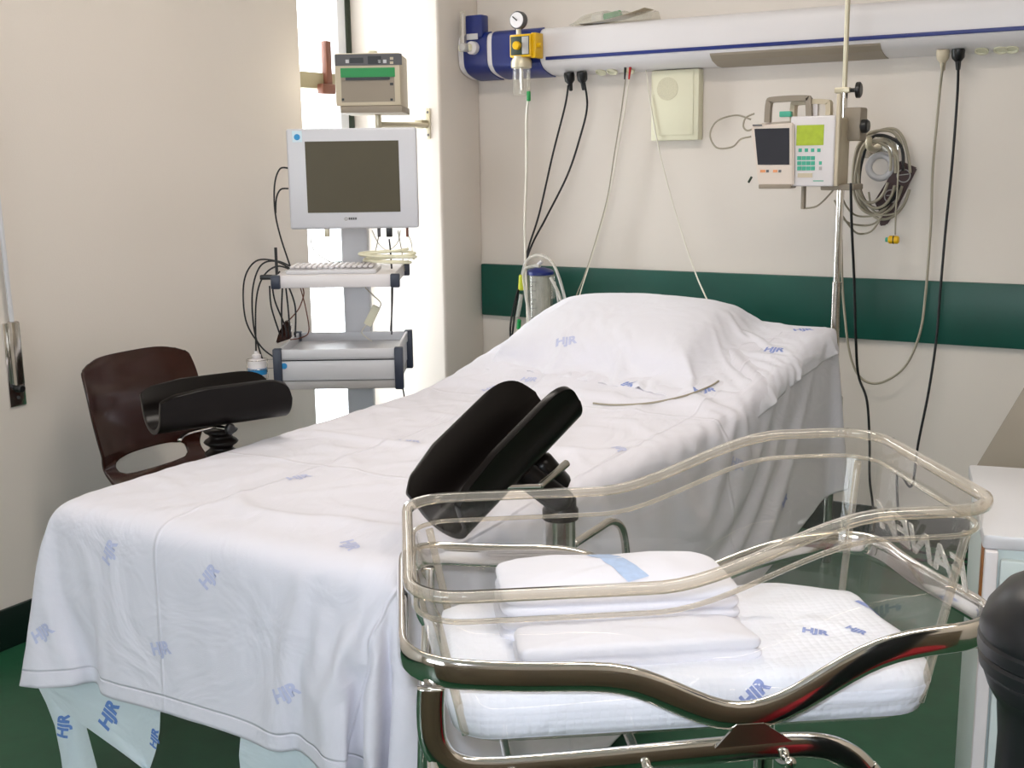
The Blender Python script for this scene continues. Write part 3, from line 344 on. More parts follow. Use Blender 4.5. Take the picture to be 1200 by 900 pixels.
1,5,0,1,3,1,1,3,-1,0,3,-1,-1,1,0,0,1,-1,1,0,1,0,-1,0,-1,-1,0,0,-3,1,1,-2,0,0,-1,0,-1,-1,0,1,-1,1,0,0,-1,-1,0,0,1,0,0,-1,1,1,1,0,-1,0,1,0,-1,0,0,0,-1,1,1,5,28,0,1,0,0,0,-1,0,1,1,-1,0,-1,0,1,0,0,-12,1,3,4,1,-2,0,-1,-1,2,-1,
-7,0,0,18,-2,1,-13,1,0,8,-1,0,-10,0,0,1,0,0,8,0,1,-1,1,0,-3,0,-1,5,0,1,-5,-1,-1,0,0,0,0,1,1,0,0,-1,0,0,0,0,-1,1,2,0,0,-2,0,0,0,1,-1,-7,-1,0,14,0,0,-1,0,1,-6,0,0,0,0,0,0,0,-1,2,-1,0,-2,0,0,0,1,1,0,0,0,0,0,-1,0,0,0,0,0,1,-3,
-1,-1,8,-4,-1,-7,9,1,3,2,-1,2,-1,0,0,-8,1,-1,-4,0,-1,0,-1,0,2,1,1,2,0,0,3,0,1,3,0,-1,2,0,1,2,-1,0,0,1,0,1,-1,-1,0,0,1,-2,1,0,-2,0,-1,-2,0,0,-1,0,1,-1,0,-1,0,1,0,0,-1,0,1,0,0,0,0,1,0,1,0,0,-1,-1,2,28,-1,0,0,0,0,1,0,-1,-1,1,
-1,0,0,-2,1,0,1,-1,0,4,0,-4,-3,0,8,0,0,-3,2,-1,-10,0,0,18,-1,1,-14,0,0,12,-2,1,-7,1,0,-4,0,-2,-1,0,0,-2,1,1,2,-1,0,9,1,1,-4,-1,-1,3,0,0,-3,0,1,0,0,0,2,1,-1,-1,-2,0,-1,0,0,0,0,0,0,1,0,-2,0,0,-3,0,-1,11,0,1,-1,0,0,-1,-1,0,-6,
1,0,2,0,1,0,0,-1,0,0,0,0,-1,1,0,0,0,2,-1,-3,8,-1,1,-14,3,2,6,0,-1,1,-3,0,-1,1,1,0,7,-1,1,-3,0,0,-5,0,-1,-3,0,-1,0,0,1,0,0,0,2,0,0,3,0,0,2,0,0,3,0,1,1,0,0,1,0,-1,1,-1,1,-1,1,0,0,0,0,-2,0,-1,-2,1,1,-1,-1,0,-1,0,-1,0,0,1,1,1,
-1,1,-1,1,0,0,0,0,28,0,-1,1,0,-1,-1,0,-2,0,-1,0,0,0,0,0,0,8,0,-1,-6,-1,4,2,2,-3,0,0,-1,0,-1,1,2,-1,-7,0,1,16,-1,-1,-15,1,0,15,-2,1,-8,0,1,0,0,0,0,0,-1,0,1,0,-4,-1,0,9,1,1,-8,0,-1,3,-1,0,1,-2,-1,6,1,1,-7,1,0,0,0,0,0,0,1,0,
1,-1,-5,-1,0,9,1,0,-10,-1,0,7,-1,0,-5,1,1,4,0,0,0,0,-1,0,-1,0,0,0,0,0,1,-1,6,-2,-1,6,-2,1,-19,3,1,8,1,0,1,0,0,1,3,0,0,-1,0,0,-4,0,-1,5,0,0,1,0,1,-3,0,0,-3,0,-1,-2,0,0,-1,0,0,-1,0,0,2,0,0,1,0,0,3,0,1,2,0,0,2,0,-1,1,0,1,0,-1,
0,0,1,0,-1,0,-1,-1,0,1,-1,0,0,-1,1,-1,0,-1,1,0,0,-1,0,0,0,-1,29,0,-1,-1,-1,-1,0,0,1,1,1,2,0,0,5,-1,0,-7,0,0,1,1,0,1,-1,-2,0,0,2,0,0,0,-1,1,-1,1,-2,-5,2,1,11,0,-1,-13,0,0,16,-1,1,-8,-1,0,0,0,1,0,0,-1,0,1,0,-1,-1,0,1,-1,0,7,
1,0,-3,1,0,-3,-2,-1,-10,2,1,13,-1,1,-4,0,-1,0,-1,0,6,0,0,-11,-1,0,10,1,0,-9,1,1,5,0,-1,-1,-1,0,0,0,1,0,1,0,1,-2,-3,10,-1,0,2,-1,1,-19,3,2,6,-1,0,-1,1,-1,2,2,-1,1,1,1,1,0,0,0,1,1,0,-4,-1,0,1,1,-1,2,-1,1,0,0,0,-1,0,-1,-3,0,
0,-2,0,0,-1,0,0,0,0,0,1,0,0,1,0,0,2,0,1,3,0,-1,2,0,0,0,0,1,1,-1,0,-1,1,-1,-1,1,1,-1,-1,0,-1,0,-1,0,0,1,0,1,0,-1,28,-1,-1,0,1,2,1,0,4,-1,0,0,0,-1,-6,0,0,4,1,0,-2,-1,1,-1,0,0,0,0,1,0,1,-1,1,-1,0,0,1,-2,0,-1,-3,0,0,8,2,-1,-11,
-1,0,16,0,1,-8,0,0,0,-1,1,2,0,-1,-6,1,0,4,-1,0,3,-1,0,4,-1,-1,-16,1,2,9,0,-1,-4,1,0,4,-1,0,6,1,-1,-12,0,1,6,1,0,-5,-2,-1,12,0,-1,2,0,0,2,1,0,1,0,-1,0,0,1,0,2,3,-9,0,-3,-13,2,1,17,-4,1,-7,1,0,0,0,0,1,1,1,2,0,-1,0,1,0,-1,-1,
0,0,1,0,1,0,0,0,-1,0,-1,0,1,0,0,-1,1,0,1,0,-1,-1,-1,-3,0,1,-1,0,-1,-1,0,-1,0,0,1,1,1,0,2,-1,1,1,1,0,3,-1,-1,0,0,1,0,0,0,0,0,-1,-1,0,1,0,0,0,-1,1,-1,1,-1,1,0,29,0,-1,0,0,4,-1,-1,-1,0,0,-3,0,1,1,1,0,0,-1,0,-1,0,1,1,0,0,0,1,
-2,0,-1,1,-1,1,0,0,-1,0,0,0,5,0,0,-8,0,0,8,1,0,-12,0,0,13,0,0,-2,1,0,-6,-1,1,2,-2,-2,10,2,2,-10,0,-2,-10,1,2,9,0,-2,8,-1,2,-7,-1,-1,4,1,0,-10,0,1,6,0,-2,6,-1,1,-6,2,-1,-9,0,0,-1,0,-1,-1,0,0,-1,-1,0,0,0,-1,-1,0,-1,-1,1,3,6,
0,0,-1,3,-1,19,-4,2,-10,1,0,1,0,0,-1,6,0,2,2,-1,1,2,-1,0,0,0,-1,-1,0,1,0,1,0,-2,0,0,-2,1,-1,-1,-1,1,-2,1,0,0,1,-1,-2,-1,1,-3,1,0,-1,-1,-1,-1,0,0,0,0,0,2,0,0,1,0,1,3,1,-1,1,-1,1,0,0,0,0,0,-1,-1,1,0,0,-1,1,-1,0,-1,-1,28,0,1,
0,0,-1,0,0,0,0,0,3,1,0,1,-1,0,-5,0,1,2,0,-2,0,1,-1,-1,-1,7,0,0,0,1,-1,0,0,1,0,-1,0,-10,0,0,8,0,0,-2,0,0,-2,1,0,-5,0,0,2,0,0,4,-2,-1,9,1,0,-17,0,-1,-2,1,2,8,1,0,6,0,0,-11,0,-1,15,0,1,-12,-1,0,4,0,0,6,0,1,-5,1,-1,6,-1,1,-7,
0,-1,0,0,1,0,0,-1,0,1,0,0,0,0,0,-1,1,0,0,0,-1,1,-1,-4,1,-1,-4,2,0,18,-4,1,-10,3,-1,5,-6,0,-2,-2,0,0,0,1,0,4,0,1,4,0,-1,2,-1,1,2,0,0,1,0,0,0,0,-1,-1,0,1,-2,0,0,-1,1,-1,-1,0,1,-3,0,0,-1,0,-1,-2,0,0,0,0,0,1,0,0,1,0,1,2,0,-1,
2,0,1,0,0,0,-1,0,0,0,0,-1,0,1,1,0,28,0,0,0,-1,-3,1,1,-1,0,0,2,-1,0,2,0,0,-2,0,-1,4,1,-2,-3,-2,8,0,1,-9,0,0,-1,0,0,0,0,0,0,1,0,5,1,0,-3,-2,1,4,1,0,0,0,-1,-1,-1,0,0,-1,-1,9,2,0,-16,1,1,5,-1,0,2,0,0,0,0,0,-4,1,0,8,0,-1,-12,0,
1,16,-1,0,-7,0,-1,-7,1,0,-1,-1,1,6,1,0,2,-1,1,-1,0,-1,0,0,1,0,0,0,0,0,-1,0,1,0,0,-1,0,0,0,0,-1,0,0,-3,1,-2,-5,3,1,17,-7,1,-8,7,0,2,-1,1,0,-3,-1,0,-5,0,0,-1,0,0,2,0,0,4,0,0,3,0,1,2,0,0,2,0,-1,1,0,1,-2,0,0,-1,0,-1,-1,0,1,-3,
0,0,-1,1,-1,-2,-1,1,-1,1,-1,1,-1,0,2,1,1,1,-1,-1,1,1,1,0,-1,0,-1,1,0,0,-1,-1,1,29,0,0,0,0,-2,-1,0,-1,0,0,-2,0,0,-1,0,0,5,1,0,0,-1,0,-1,1,0,1,-1,3,0,0,-3,0,1,0,0,-1,0,-1,0,0,0,1,0,1,-1,1,-1,-1,6,0,0,1,1,1,1,1,0,-10,-1,0,-1,
0,1,2,1,-1,5,-1,0,-2,0,0,3,-1,0,-10,1,0,4,1,-1,-7,1,1,14,-2,1,-7,0,0,0,1,-1,-6,-1,0,10,1,0,0,0,1,-4,-1,-1,0,0,0,1,0,1,1,0,-1,5,0,0,-1,0,0,0,0,0,0,0,0,0,-2,-1,-13,9,0,11,-4,1,-1,2,-1,0,2,0,0,-2,1,-1,-5,0,0,-4,0,0,-2,0,0,1,
0,0,3,0,1,4,0,0,2,-1,-1,3,0,1,0,0,0,-1,1,-1,-1,0,1,-3,0,0,-2,0,-1,-1,0,1,-1,0,-1,0,0,0,2,0,1,1,0,-1,1,0,1,0,0,0,0,0,0,1,28,0,1,0,0,0,0,0,-2,0,0,-2,0,0,5,0,-1,1,0,0,-7,0,5,3,0,-8,0,0,0,0,1,8,-1,-1,-4,0,0,0,1,1,0,0,-1,0,0,0,
-2,0,0,-5,0,0,-1,0,-1,-1,0,0,1,1,1,12,0,0,-4,0,0,-4,0,1,8,-2,-2,-10,1,2,6,0,0,3,-1,-1,-4,0,0,-1,1,0,2,0,0,0,0,0,0,1,0,-5,-1,0,1,0,-1,9,1,1,2,-1,-1,0,0,0,-2,-1,1,-10,1,0,-1,0,0,0,0,0,0,0,0,0,2,-1,11,-2,1,-3,-2,0,-1,1,0,0,0,
1,1,7,-1,1,1,-1,0,-3,1,-1,-5,0,1,-3,0,-1,-2,0,-1,1,0,1,3,1,1,3,-1,0,3,0,0,2,0,0,0,0,0,-1,0,0,-2,1,0,-2,-1,0,-1,1,0,-1,-1,0,0,1,-1,2,-1,1,0,1,-1,0,-1,0,0,0,1,2,28,0,0,0,1,2,0,-1,1,0,0,-1,0,0,-7,1,1,2,-1,0,0,0,-1,2,0,-1,-1,
0,2,0,0,-5,0,0,9,0,1,-5,0,-1,0,-1,0,0,1,1,-2,0,-1,1,0,0,1,0,0,0,0,1,0,1,0,-4,-1,-1,8,0,1,-5,1,-2,-6,1,2,9,-1,-3,8,-2,2,-12,0,1,2,1,-1,-2,0,1,2,0,0,0,0,0,0,0,-1,0,1,0,0,0,0,-3,-1,0,4,0,0,-6,-1,0,-2,1,0,5,0,0,2,0,0,0,0,0,0,
0,0,-1,0,0,1,-2,-1,-4,11,-1,7,2,0,0,-1,0,0,-8,2,-1,-1,1,1,2,-1,0,1,0,-1,-2,0,1,-3,0,0,-4,0,-1,-1,-1,0,1,1,-1,4,0,1,4,0,1,2,-1,-1,1,0,1,-1,0,0,-2,1,-1,-2,0,1,-1,1,-1,-1,-1,1,0,0,-1,2,0,1,1,0,0,0,1,0,0,29,0,1,0,0,0,0,0,0,0,
0,2,0,0,0,-1,0,-7,0,1,8,0,-5,-5,0,10,0,0,1,0,0,-4,1,0,-6,-1,0,3,0,1,0,1,0,0,0,-1,-4,1,1,4,-1,-1,0,0,0,0,0,0,0,0,0,0,1,1,-4,0,-1,4,0,0,1,-2,-2,10,0,1,-5,0,1,-1,1,0,-2,0,1,-6,0,-1,3,0,0,0,0,0,0,0,1,0,0,-1,0,0,1,0,0,-1,-1,-1,
0,-2,2,0,3,-1,0,0,0,0,0,0,0,0,0,0,0,0,1,0,-1,0,1,3,-2,5,-7,1,-5,6,0,1,4,0,0,6,-2,0,1,-1,0,-1,2,0,-2,0,1,-2,0,-1,-2,1,0,-3,0,1,-4,1,-1,-3,-1,0,-1,0,0,2,0,0,4,1,1,4,-1,0,2,0,0,-1,0,0,-2,0,0,-3,0,0,0,0,-1,0,1,1,1,-1,0,0,1,0,
0,-1,-1,-4,28,0,0,0,0,-1,0,0,1,0,0,0,0,0,0,0,0,9,0,-1,-9,-1,5,4,1,-9,1,-1,-1,-1,0,13,-1,0,3,1,-1,2,0,-1,1,0,0,0,0,0,1,0,-1,0,1,1,0,0,0,0,-1,0,0,0,-1,0,0,0,0,0,1,0,0,1,-2,1,1,-21,-3,2,10,2,-3,9,0,0,2,0,-1,1,1,0,0,-1,0,0,0,
0,-1,0,1,-1,0,1,0,0,0,-4,-1,1,-14,2,1,10,-1,0,-3,0,0,0,0,0,0,0,0,0,0,-1,0,-1,-1,7,0,0,-11,0,1,5,5,-1,1,-9,1,0,-3,-1,-1,4,1,1,7,1,0,4,-2,1,3,0,-1,0,0,0,-1,0,1,-2,0,-1,-3,1,1,-3,0,0,-4,0,-1,-2,0,0,0,0,0,4,0,0,4,0,1,2,0,0,0,
0,-1,-2,0,1,-2,1,0,0,-1,0,0,1,-1,1,-1,1,0,0,0,3,28,0,0,0,0,2,0,1,0,0,-1,0,0,0,1,0,0,-8,0,1,3,1,-1,-1,-2,3,-1,2,-5,1,-2,-8,1,-1,-2,0,-1,0,0,0,-1,0,0,0,-1,0,-1,0,0,0,0,0,0,0,0,0,1,0,0,0,1,1,-1,0,2,0,1,5,-1,0,-4,2,1,7,0,0,0,
-1,-2,-8,-1,-1,-1,0,0,-1,0,0,0,1,1,0,0,0,1,-1,0,1,0,0,0,0,1,2,2,1,14,-1,0,-8,0,0,3,0,0,2,0,0,-2,0,0,0,0,1,1,-1,-1,1,1,0,2,0,0,-3,-2,0,0,9,-1,1,-3,1,0,-10,-1,0,-2,0,-1,5,1,1,6,0,0,4,-1,1,2,0,-1,0,0,1,0,0,-1,-3,1,1,-4,0,0,-4,
0,0,-2,0,-1,-1,0,0,2,0,0,6,0,1,1,0,0,1,0,0,-3,0,0,-2,0,-1,1,0,1,0,0,0,0,1,0,-2,29,0,1,0,0,0,-1,0,0,0,1,1,0,-1,0,0,0,0,0,0,1,0,-1,1,1,-3,0,-2,11,-1,1,-6,0,1,-1,0,0,0,-1,-1,4,0,0,-4,1,0,0,-1,1,0,0,-1,0,0,0,0,0,0,4,-1,0,-5,1,
0,-2,-1,0,-1,1,0,1,-1,0,2,2,0,-2,-2,0,-2,1,0,2,0,0,2,0,1,1,0,-1,0,-1,0,3,1,0,-3,0,1,0,-1,-1,3,0,0,-8,1,0,5,0,0,0,0,0,-2,0,0,2,0,1,0,-2,-2,9,0,0,-17,0,1,5,1,1,2,5,-1,5,-6,0,-2,5,0,1,2,0,-1,-7,0,0,-6,-1,-2,1,0,2,6,1,0,5,0,1,
4,-1,-1,1,-1,0,0,1,0,-1,0,1,-4,1,-1,-5,0,1,-3,0,-1,0,0,0,1,0,0,5,0,1,2,0,0,-1,0,0,-1,1,0,-2,-1,0,1,1,-1,1,-1,1,-5,28,0,0,-1,0,-1,1,0,1,0,0,-1,0,1,1,0,0,4,0,-1,4,0,-2,-3,-1,7,1,1,-6,1,0,7,-1,-1,-1,0,1,-5,1,0,-4,-1,0,10,-1,
0,-6,1,0,0,-1,1,0,0,-1,6,-1,0,-10,0,0,4,0,1,2,1,-1,-6,-1,0,10,0,1,-6,1,-1,-4,1,1,4,-1,-1,6,-1,1,-6,0,-1,0,0,0,3,0,0,-6,0,0,3,0,0,0,1,0,-3,0,0,5,0,0,-2,-1,1,0,1,-1,0,0,1,3,-2,-4,10,-1,2,-21,2,2,8,0,-1,1,0,0,1,1,0,0,1,0,1,-3,
0,-1,1,1,0,3,-1,1,-1,0,0,-7,0,-2,-2,-1,0,4,1,0,6,1,2,4,-1,0,2,-1,-1,0,0,0,0,0,1,-3,1,-1,-5,1,1,-3,-1,-1,-1,0,0,2,0,1,4,0,0,2,0,0,-2,0,0,0,0,0,-1,0,0,1,0,0,2,28,1,-1,1,-1,-1,0,0,-1,-1,0,-1,0,0,5,0,-1,0,0,1,-5,0,3,2,1,-5,0,
-1,-4,0,0,0,1,0,3,0,0,7,0,0,0,1,0,-10,-1,0,14,-1,1,-8,-1,-2,7,-1,1,-13,1,0,6,1,1,0,0,-1,-2,-1,0,8,1,0,-11,0,-1,12,0,0,-14,2,1,7,0,0,-3,0,-2,13,-2,3,-10,0,0,-3,0,-1,9,0,1,-5,-1,-1,-1,0,1,0,0,-1,-2,0,1,3,1,-1,1,-2,-2,10,-1,
-2,3,-1,3,-22,3,1,9,0,0,-1,0,0,-2,1,0,2,-1,0,1,6,0,1,1,-1,0,1,0,0,0,1,-1,-1,0,1,-1,0,0,-7,1,-1,-6,-2,0,1,0,-1,6,1,1,6,0,1,3,0,-1,0,-1,0,0,0,1,-3,0,0,-6,2,0,-2,-1,0,-1,0,-1,3,0,0,4,0,1,0,0,0,-2,1,0,1,-1,0,-1,1,0,4,28,0,0,0,
1,1,0,0,0,0,-1,0,0,0,-7,0,1,3,1,-1,-1,-1,1,1,0,-4,0,0,4,-1,0,3,0,1,-1,0,-1,-3,-1,0,-4,-1,-1,11,1,0,-15,-1,-1,17,1,2,-15,1,0,6,0,1,0,0,-1,0,-1,0,4,0,0,-10,0,0,5,1,0,-5,1,0,10,-1,0,-4,0,0,3,0,0,1,1,-2,7,-1,1,-6,1,1,-8,-2,-3,
15,1,0,1,0,0,1,0,0,0,0,-1,0,-1,1,0,2,3,-8,1,0,-6,3,-2,10,-5,3,-12,0,-1,2,0,1,0,0,-1,1,3,0,2,-2,0,0,-3,1,0,0,-1,0,0,0,0,2,0,-1,2,0,1,2,0,0,-4,0,-1,-5,0,0,-2,0,0,4,0,0,6,0,1,4,-1,-1,1,0,0,0,1,0,-2,-1,1,-7,2,0,-2,-1,-1,0,0,1,
3,0,0,3,0,0,-1,0,0,-1,0,0,1,0,0,2,28,0,0,0,0,0,0,0,0,1,1,1,0,0,1,-1,-1,-8,-1,1,4,1,-2,0,0,2,-1,0,4,1,0,-7,0,0,-2,-1,0,0,0,0,11,0,0,-14,1,0,7,0,1,-1,0,-1,0,0,0,4,-1,0,2,0,0,0,1,0,-9,0,0,4,0,0,0,0,0,-1,0,0,-3,-2,-1,15,1,1,-6,
1,0,-12,0,0,8,1,-1,8,0,0,1,1,1,-12,-2,-2,-10,0,-1,-2,0,-1,0,0,0,-1,1,-1,0,0,0,-1,0,2,2,-1,2,5,4,-2,21,-4,4,-14,0,-1,3,0,0,-1,1,0,3,-1,0,-1,2,0,0,0,0,1,0,0,0,-1,1,0,-1,-1,0,0,0,0,3,1,0,-2,-1,-1,-5,0,0,-2,0,0,2,0,0,7,1,1,4,
-2,0,1,0,-1,-1,1,0,-3,0,1,-5,1,0,-2,0,-1,1,-1,1,4,0,1,1,0,-1,-1,1,0,-1,-1,0,-5,28,0,0,0,0,0,0,0,0,0,0,0,-1,0,1,1,1,3,0,0,4,0,-4,-4,0,7,1,0,-9,0,0,2,0,0,2,-1,-1,9,0,0,-15,1,1,7,0,1,0,0,-1,0,0,1,1,0,0,-4,1,-2,-2,-1,1,5,-1,0,
0,1,1,0,0,0,0,0,0,0,-2,-2,9,2,-1,-18,0,0,-2,-1,1,4,1,-1,-5,0,0,-1,-1,2,8,0,-1,-6,2,1,10,0,0,1,-1,1,0,0,0,0,0,0,-1,0,0,-1,0,-1,-2,1,0,-2,0,-1,-3,3,-2,21,-3,3,-14,-1,0,5,-1,0,-4,7,-1,4,3,0,0,-1,0,0,0,0,0,0,0,0,-1,1,-1,-2,0,
1,-2,0,0,0,0,0,-2,0,0,-4,0,-1,-2,0,0,1,0,0,7,1,1,3,-2,0,1,0,0,0,0,-1,-4,1,1,-5,0,-1,0,1,0,2,-1,1,2,0,0,-1,0,0,1,1,0,-1,29,1,0,0,-1,0,-1,0,1,0,0,4,1,0,-2,0,-1,3,-1,0,-9,0,6,4,0,-9,0,1,3,0,0,1,-2,-2,8,1,1,-16,1,1,8,0,0,0,-1,
-1,0,1,0,0,1,0,4,-1,0,-4,0,1,0,1,-1,-5,0,0,10,-1,0,-5,0,0,0,-1,-1,7,1,0,-16,0,2,9,0,0,0,1,-1,0,0,0,0,-1,0,5,0,-2,-13,1,2,8,-1,0,4,0,0,-4,1,0,0,-1,0,0,0,0,0,0,0,0,0,0,0,0,0,-1,1,0,-4,0,-1,-4,2,-1,19,-2,2,-11,3,0,7,-7,0,-4,
0,0,0,6,1,0,0,-1,1,1,0,0,1,0,0,2,-1,-1,0,0,1,-2,1,0,-1,0,-1,-3,0,1,-4,0,-1,-2,0,0,1,0,0,8,0,1,3,0,-1,0,-1,0,-2,1,1,-4,0,1,-3,0,-2,1,1,0,2,-1,1,1,0,1,0,0,-1,0,28,0,-1,0,1,3,1,-1,1,-1,0,-3,0,0,2,0,1,-7,0,0,8,-1,-6,-3,1,10,-1,
0,-3,0,-1,6,0,0,-16,1,1,8,0,0,0,-1,0,6,1,0,0,0,-1,-14,0,1,3,0,0,10,-1,0,-5,0,0,0,0,1,1,1,-1,6,0,0,0,-1,-1,-14,1,2,7,1,-1,-2,0,0,6,-1,1,-4,0,-1,0,0,0,1,0,1,-1,-1,-1,3,1,1,-6,0,0,3,0,-1,0,0,0,0,0,0,0,0,0,0,0,1,0,0,0,0,-1,-1,
4,1,0,-7,1,-1,-6,2,0,16,-6,1,-10,9,-1,6,-2,0,0,-7,1,0,4,0,0,-1,0,0,0,0,0,1,1,0,1,-1,0,2,0,0,1,0,0,-1,0,0,-3,0,0,-3,0,0,-2,0,-1,2,1,1,7,-2,0,2,1,0,0,-1,-1,-4,1,1,-4,0,0,0,0,0,3,1,1,0,0,-1,-1,-1,1,-1,29,0,3,-1,0,-2,0,1,-2,1,
0,0,-1,-1,0,0,0,3,0,0,-3,0,3,1,0,-3,1,0,6,-2,-1,-14,2,2,8,0,-1,0,-1,0,6,0,0,-11,0,0,-1,1,1,6,-1,-2,7,1,1,-6,0,1,-1,0,0,0,0,-1,-2,0,-1,-4,0,0,-1,1,2,10,0,-1,-3,0,0,0,0,0,-4,0,0,8,-1,1,-4,0,0,1,-1,-1,-1,1,0,-3,0,0,2,0,0,1,0,
1,0,0,0,0,0,0,0,0,0,0,0,-1,0,0,0,0,1,0,-3,-1,0,10,-1,0,-7,2,-1,-8,5,-1,14,-2,2,-2,-2,1,0,-1,-1,-1,-4,0,-1,0,0,1,0,0,0,-1,0,0,0,0,0,1,0,0,4,0,0,3,0,0,0,0,0,-5,0,-1,-1,0,0,-1,0,0,3,1,2,6,-1,-1,0,0,0,-1,0,0,-4,0,1,-2,0,-1,1,
0,0,2,0,0,0,1,0,1,28,1,-4,1,-1,-1,-1,0,0,0,0,-1,0,1,-1,0,0,9,0,-2,-5,0,3,2,-1,-8,0,0,-1,1,0,14,-1,1,-5,0,1,-2,0,-1,0,0,0,-1,0,0,1,0,0,0,0,1,2,-1,0,-5,1,-1,4,-1,0,-1,1,0,-4,0,1,3,0,-1,1,1,0,-3,-1,0,3,0,1,0,0,-1,0,0,0,1,1,0,
-1,-1,0,2,0,1,0,0,0,-2,0,-1,0,0,0,2,-1,0,-2,1,0,0,0,0,0,0,0,0,0,0,0,0,0,0,-1,1,-1,1,-1,0,0,0,9,-1,-1,1,-3,1,-12,-1,-1,0,16,-2,5,2,0,0,-2,1,1,-3,1,-1,-2,0,1,-2,0,0,-1,1,0,-2,0,0,-4,0,0,0,0,0,5,0,0,0,0,1,-3,0,-1,-2,0,-1,1,0,
0,5,0,1,3,-1,0,0,0,0,-4,1,0,-3,0,0,2,0,0,1,0,1,0,0,0,1,28,0,2,0,1,1,0,0,2,0,-1,0,0,0,0,0,0,-11,0,2,9,0,-7,-4,0,11,-1,-1,3,1,1,-6,1,-1,5,0,-1,2,-1,2,-16,0,0,6,0,0,0,-2,-1,9,1,1,-6,1,-1,5,0,-1,3,1,0,1,0,0,0,-1,0,0,0,1,-1,0,
-1,-1,1,1,-1,0,0,-2,-1,2,-7,0,0,-1,0,0,2,0,-1,0,0,0,1,0,0,0,0,1,-2,-1,-1,-2,1,1,2,0,0,0,0,0,0,0,0,0,0,0,0,-1,0,0,1,-1,0,0,0,-6,1,-1,-3,-1,0,1,5,0,14,-4,1,-2,-6,0,-3,11,0,2,3,-1,-1,3,-1,1,1,0,-1,0,0,0,-2,0,0,-2,1,1,-3,1,0,
-3,0,0,-5,0,0,5,0,0,-3,0,0,-1,0,0,-1,0,0,3,0,1,4,0,-1,0,0,0,-1,0,1,-3,1,-1,-1,-1,1,1,0,0,0,0,-1,1,29,1,1,-1,-1,0,1,0,-3,-1,1,-3,0,0,-1,-1,0,11,0,-3,-8,0,7,2,1,-4,1,-1,-10,-1,0,-1,0,-1,0,0,0,0,0,1,18,0,2,-7,-1,-1,6,1,-1,-15,
0,-1,-4,0,-1,1,0,1,-1,0,0,0,0,0,0,0,0,0,0,0,1,0,1,1,0,0,1,0,1,3,0,0,11,1,0,-9,-3,-2,15,1,3,-8,2,-2,5,0,0,1,0,0,1,1,0,-1,-2,1,-8,0,0,-1,0,0,0,0,0,0,0,0,0,0,0,0,0,0,0,0,0,0,-1,-1,8,1,1,-1,-5,-1,-12,13,0,10,-3,1,-1,-7,0,-1,2,
0,0,3,0,-1,3,-1,1,3,0,0,1,0,-1,1,-1,0,0,0,1,-1,1,-1,-2,0,1,-9,2,0,2,0,0,-2,0,0,0,-1,-1,1,0,1,4,0,1,1,0,-1,-1,0,0,-3,0,1,0,1,-1,1,0,1,0,0,0,0,28,0,0,1,1,-4,-1,0,0,0,-1,4,0,0,6,0,0,-9,0,2,1,1,-1,3,-2,-8,-1,1,9,1,0,-2,0,0,0,
-1,1,5,2,-2,-13,-1,0,16,-1,0,-15,1,2,6,0,-1,1,0,1,0,-1,-1,0,0,0,0,0,0,0,1,0,0,-1,0,5,0,0,-5,-1,1,0,0,-1,-1,1,0,-3,-2,-2,14,1,0,-21,1,-2,-3,0,2,2,0,0,1,0,0,2,-1,2,2,2,0,14,-1,0,0,0,0,-2,0,0,-2,0,0,-3,1,1,0,-1,0,0,-2,-3,10,
1,2,-11,-2,-1,-6,5,1,13,-3,0,-3,-5,0,-1,-2,-1,-1,0,1,1,1,-1,0,3,1,0,5,0,1,5,0,0,1,-1,0,2,0,-1,-1,0,1,0,0,0,2,-1,-1,-8,2,2,-1,0,-1,-2,1,0,0,-1,0,4,0,0,1,0,1,0,0,0,-3,0,0,1,0,0,0,0,-1,0,0,1,1,29,1,-4,-1,-1,5,0,0,2,0,1,0,1,0,
-9,-1,-1,8,0,0,-2,0,0,0,0,0,0,0,2,0,1,-1,0,0,-1,0,-1,-4,-1,0,12,1,-1,-17,1,1,16,-1,0,-7,-1,0,0,0,0,3,1,1,0,0,0,-2,-1,-1,4,0,0,0,0,0,-9,0,0,9,0,0,-3,-1,-2,8,-1,1,-1,0,-1,-19,2,2,9,0,1,1,-1,-1,0,0,0,0,0,1,3,0,-1,-5,0,-2,-6,
1,1,1,0,1,2,0,0,2,0,1,3,-1,-1,0,-1,-3,11,0,3,-18,0,0,0,2,0,8,0,0,1,-5,0,-5,15,-2,6,-4,2,0,-5,0,0,-3,0,0,-1,0,-1,-2,0,0,2,0,1,7,0,0,3,-1,0,1,0,0,0,0,-1,-1,1,1,2,-1,-1,-8,1,2,-1,0,0,-1,1,-1,3,-1,1,1,0,-1,1,0,0,-2,0,0,-1,0,1,
1,0,0,0,0,0,-1,28,1,0,0,0,-3,0,0,-2,0,0,0,-1,0,7,1,0,-7,0,1,11,-1,-7,-5,1,11,1,0,-4,0,0,3,0,0,0,0,0,-6,1,-1,-7,-1,0,17,-1,0,-16,0,1,12,1,1,-5,0,-1,-3,-1,0,0,0,0,7,0,0,-9,0,-1,0,1,1,7,-1,0,-7,-2,-1,15,0,1,-16,0,-2,-4,2,3,10,
0,0,0,0,-1,4,0,0,-3,0,0,4,-1,0,-9,1,0,4,0,1,0,0,0,1,-1,-1,-1,0,1,0,0,-1,1,-2,-3,11,0,3,-20,2,0,5,0,0,6,0,0,1,-2,0,-8,9,-1,10,-5,1,-3,5,-1,0,2,0,0,-2,1,0,-6,0,0,-1,0,0,-1,0,-1,-1,1,0,6,-1,2,1,0,-1,3,0,0,0,-1,0,-1,0,1,-2,1,
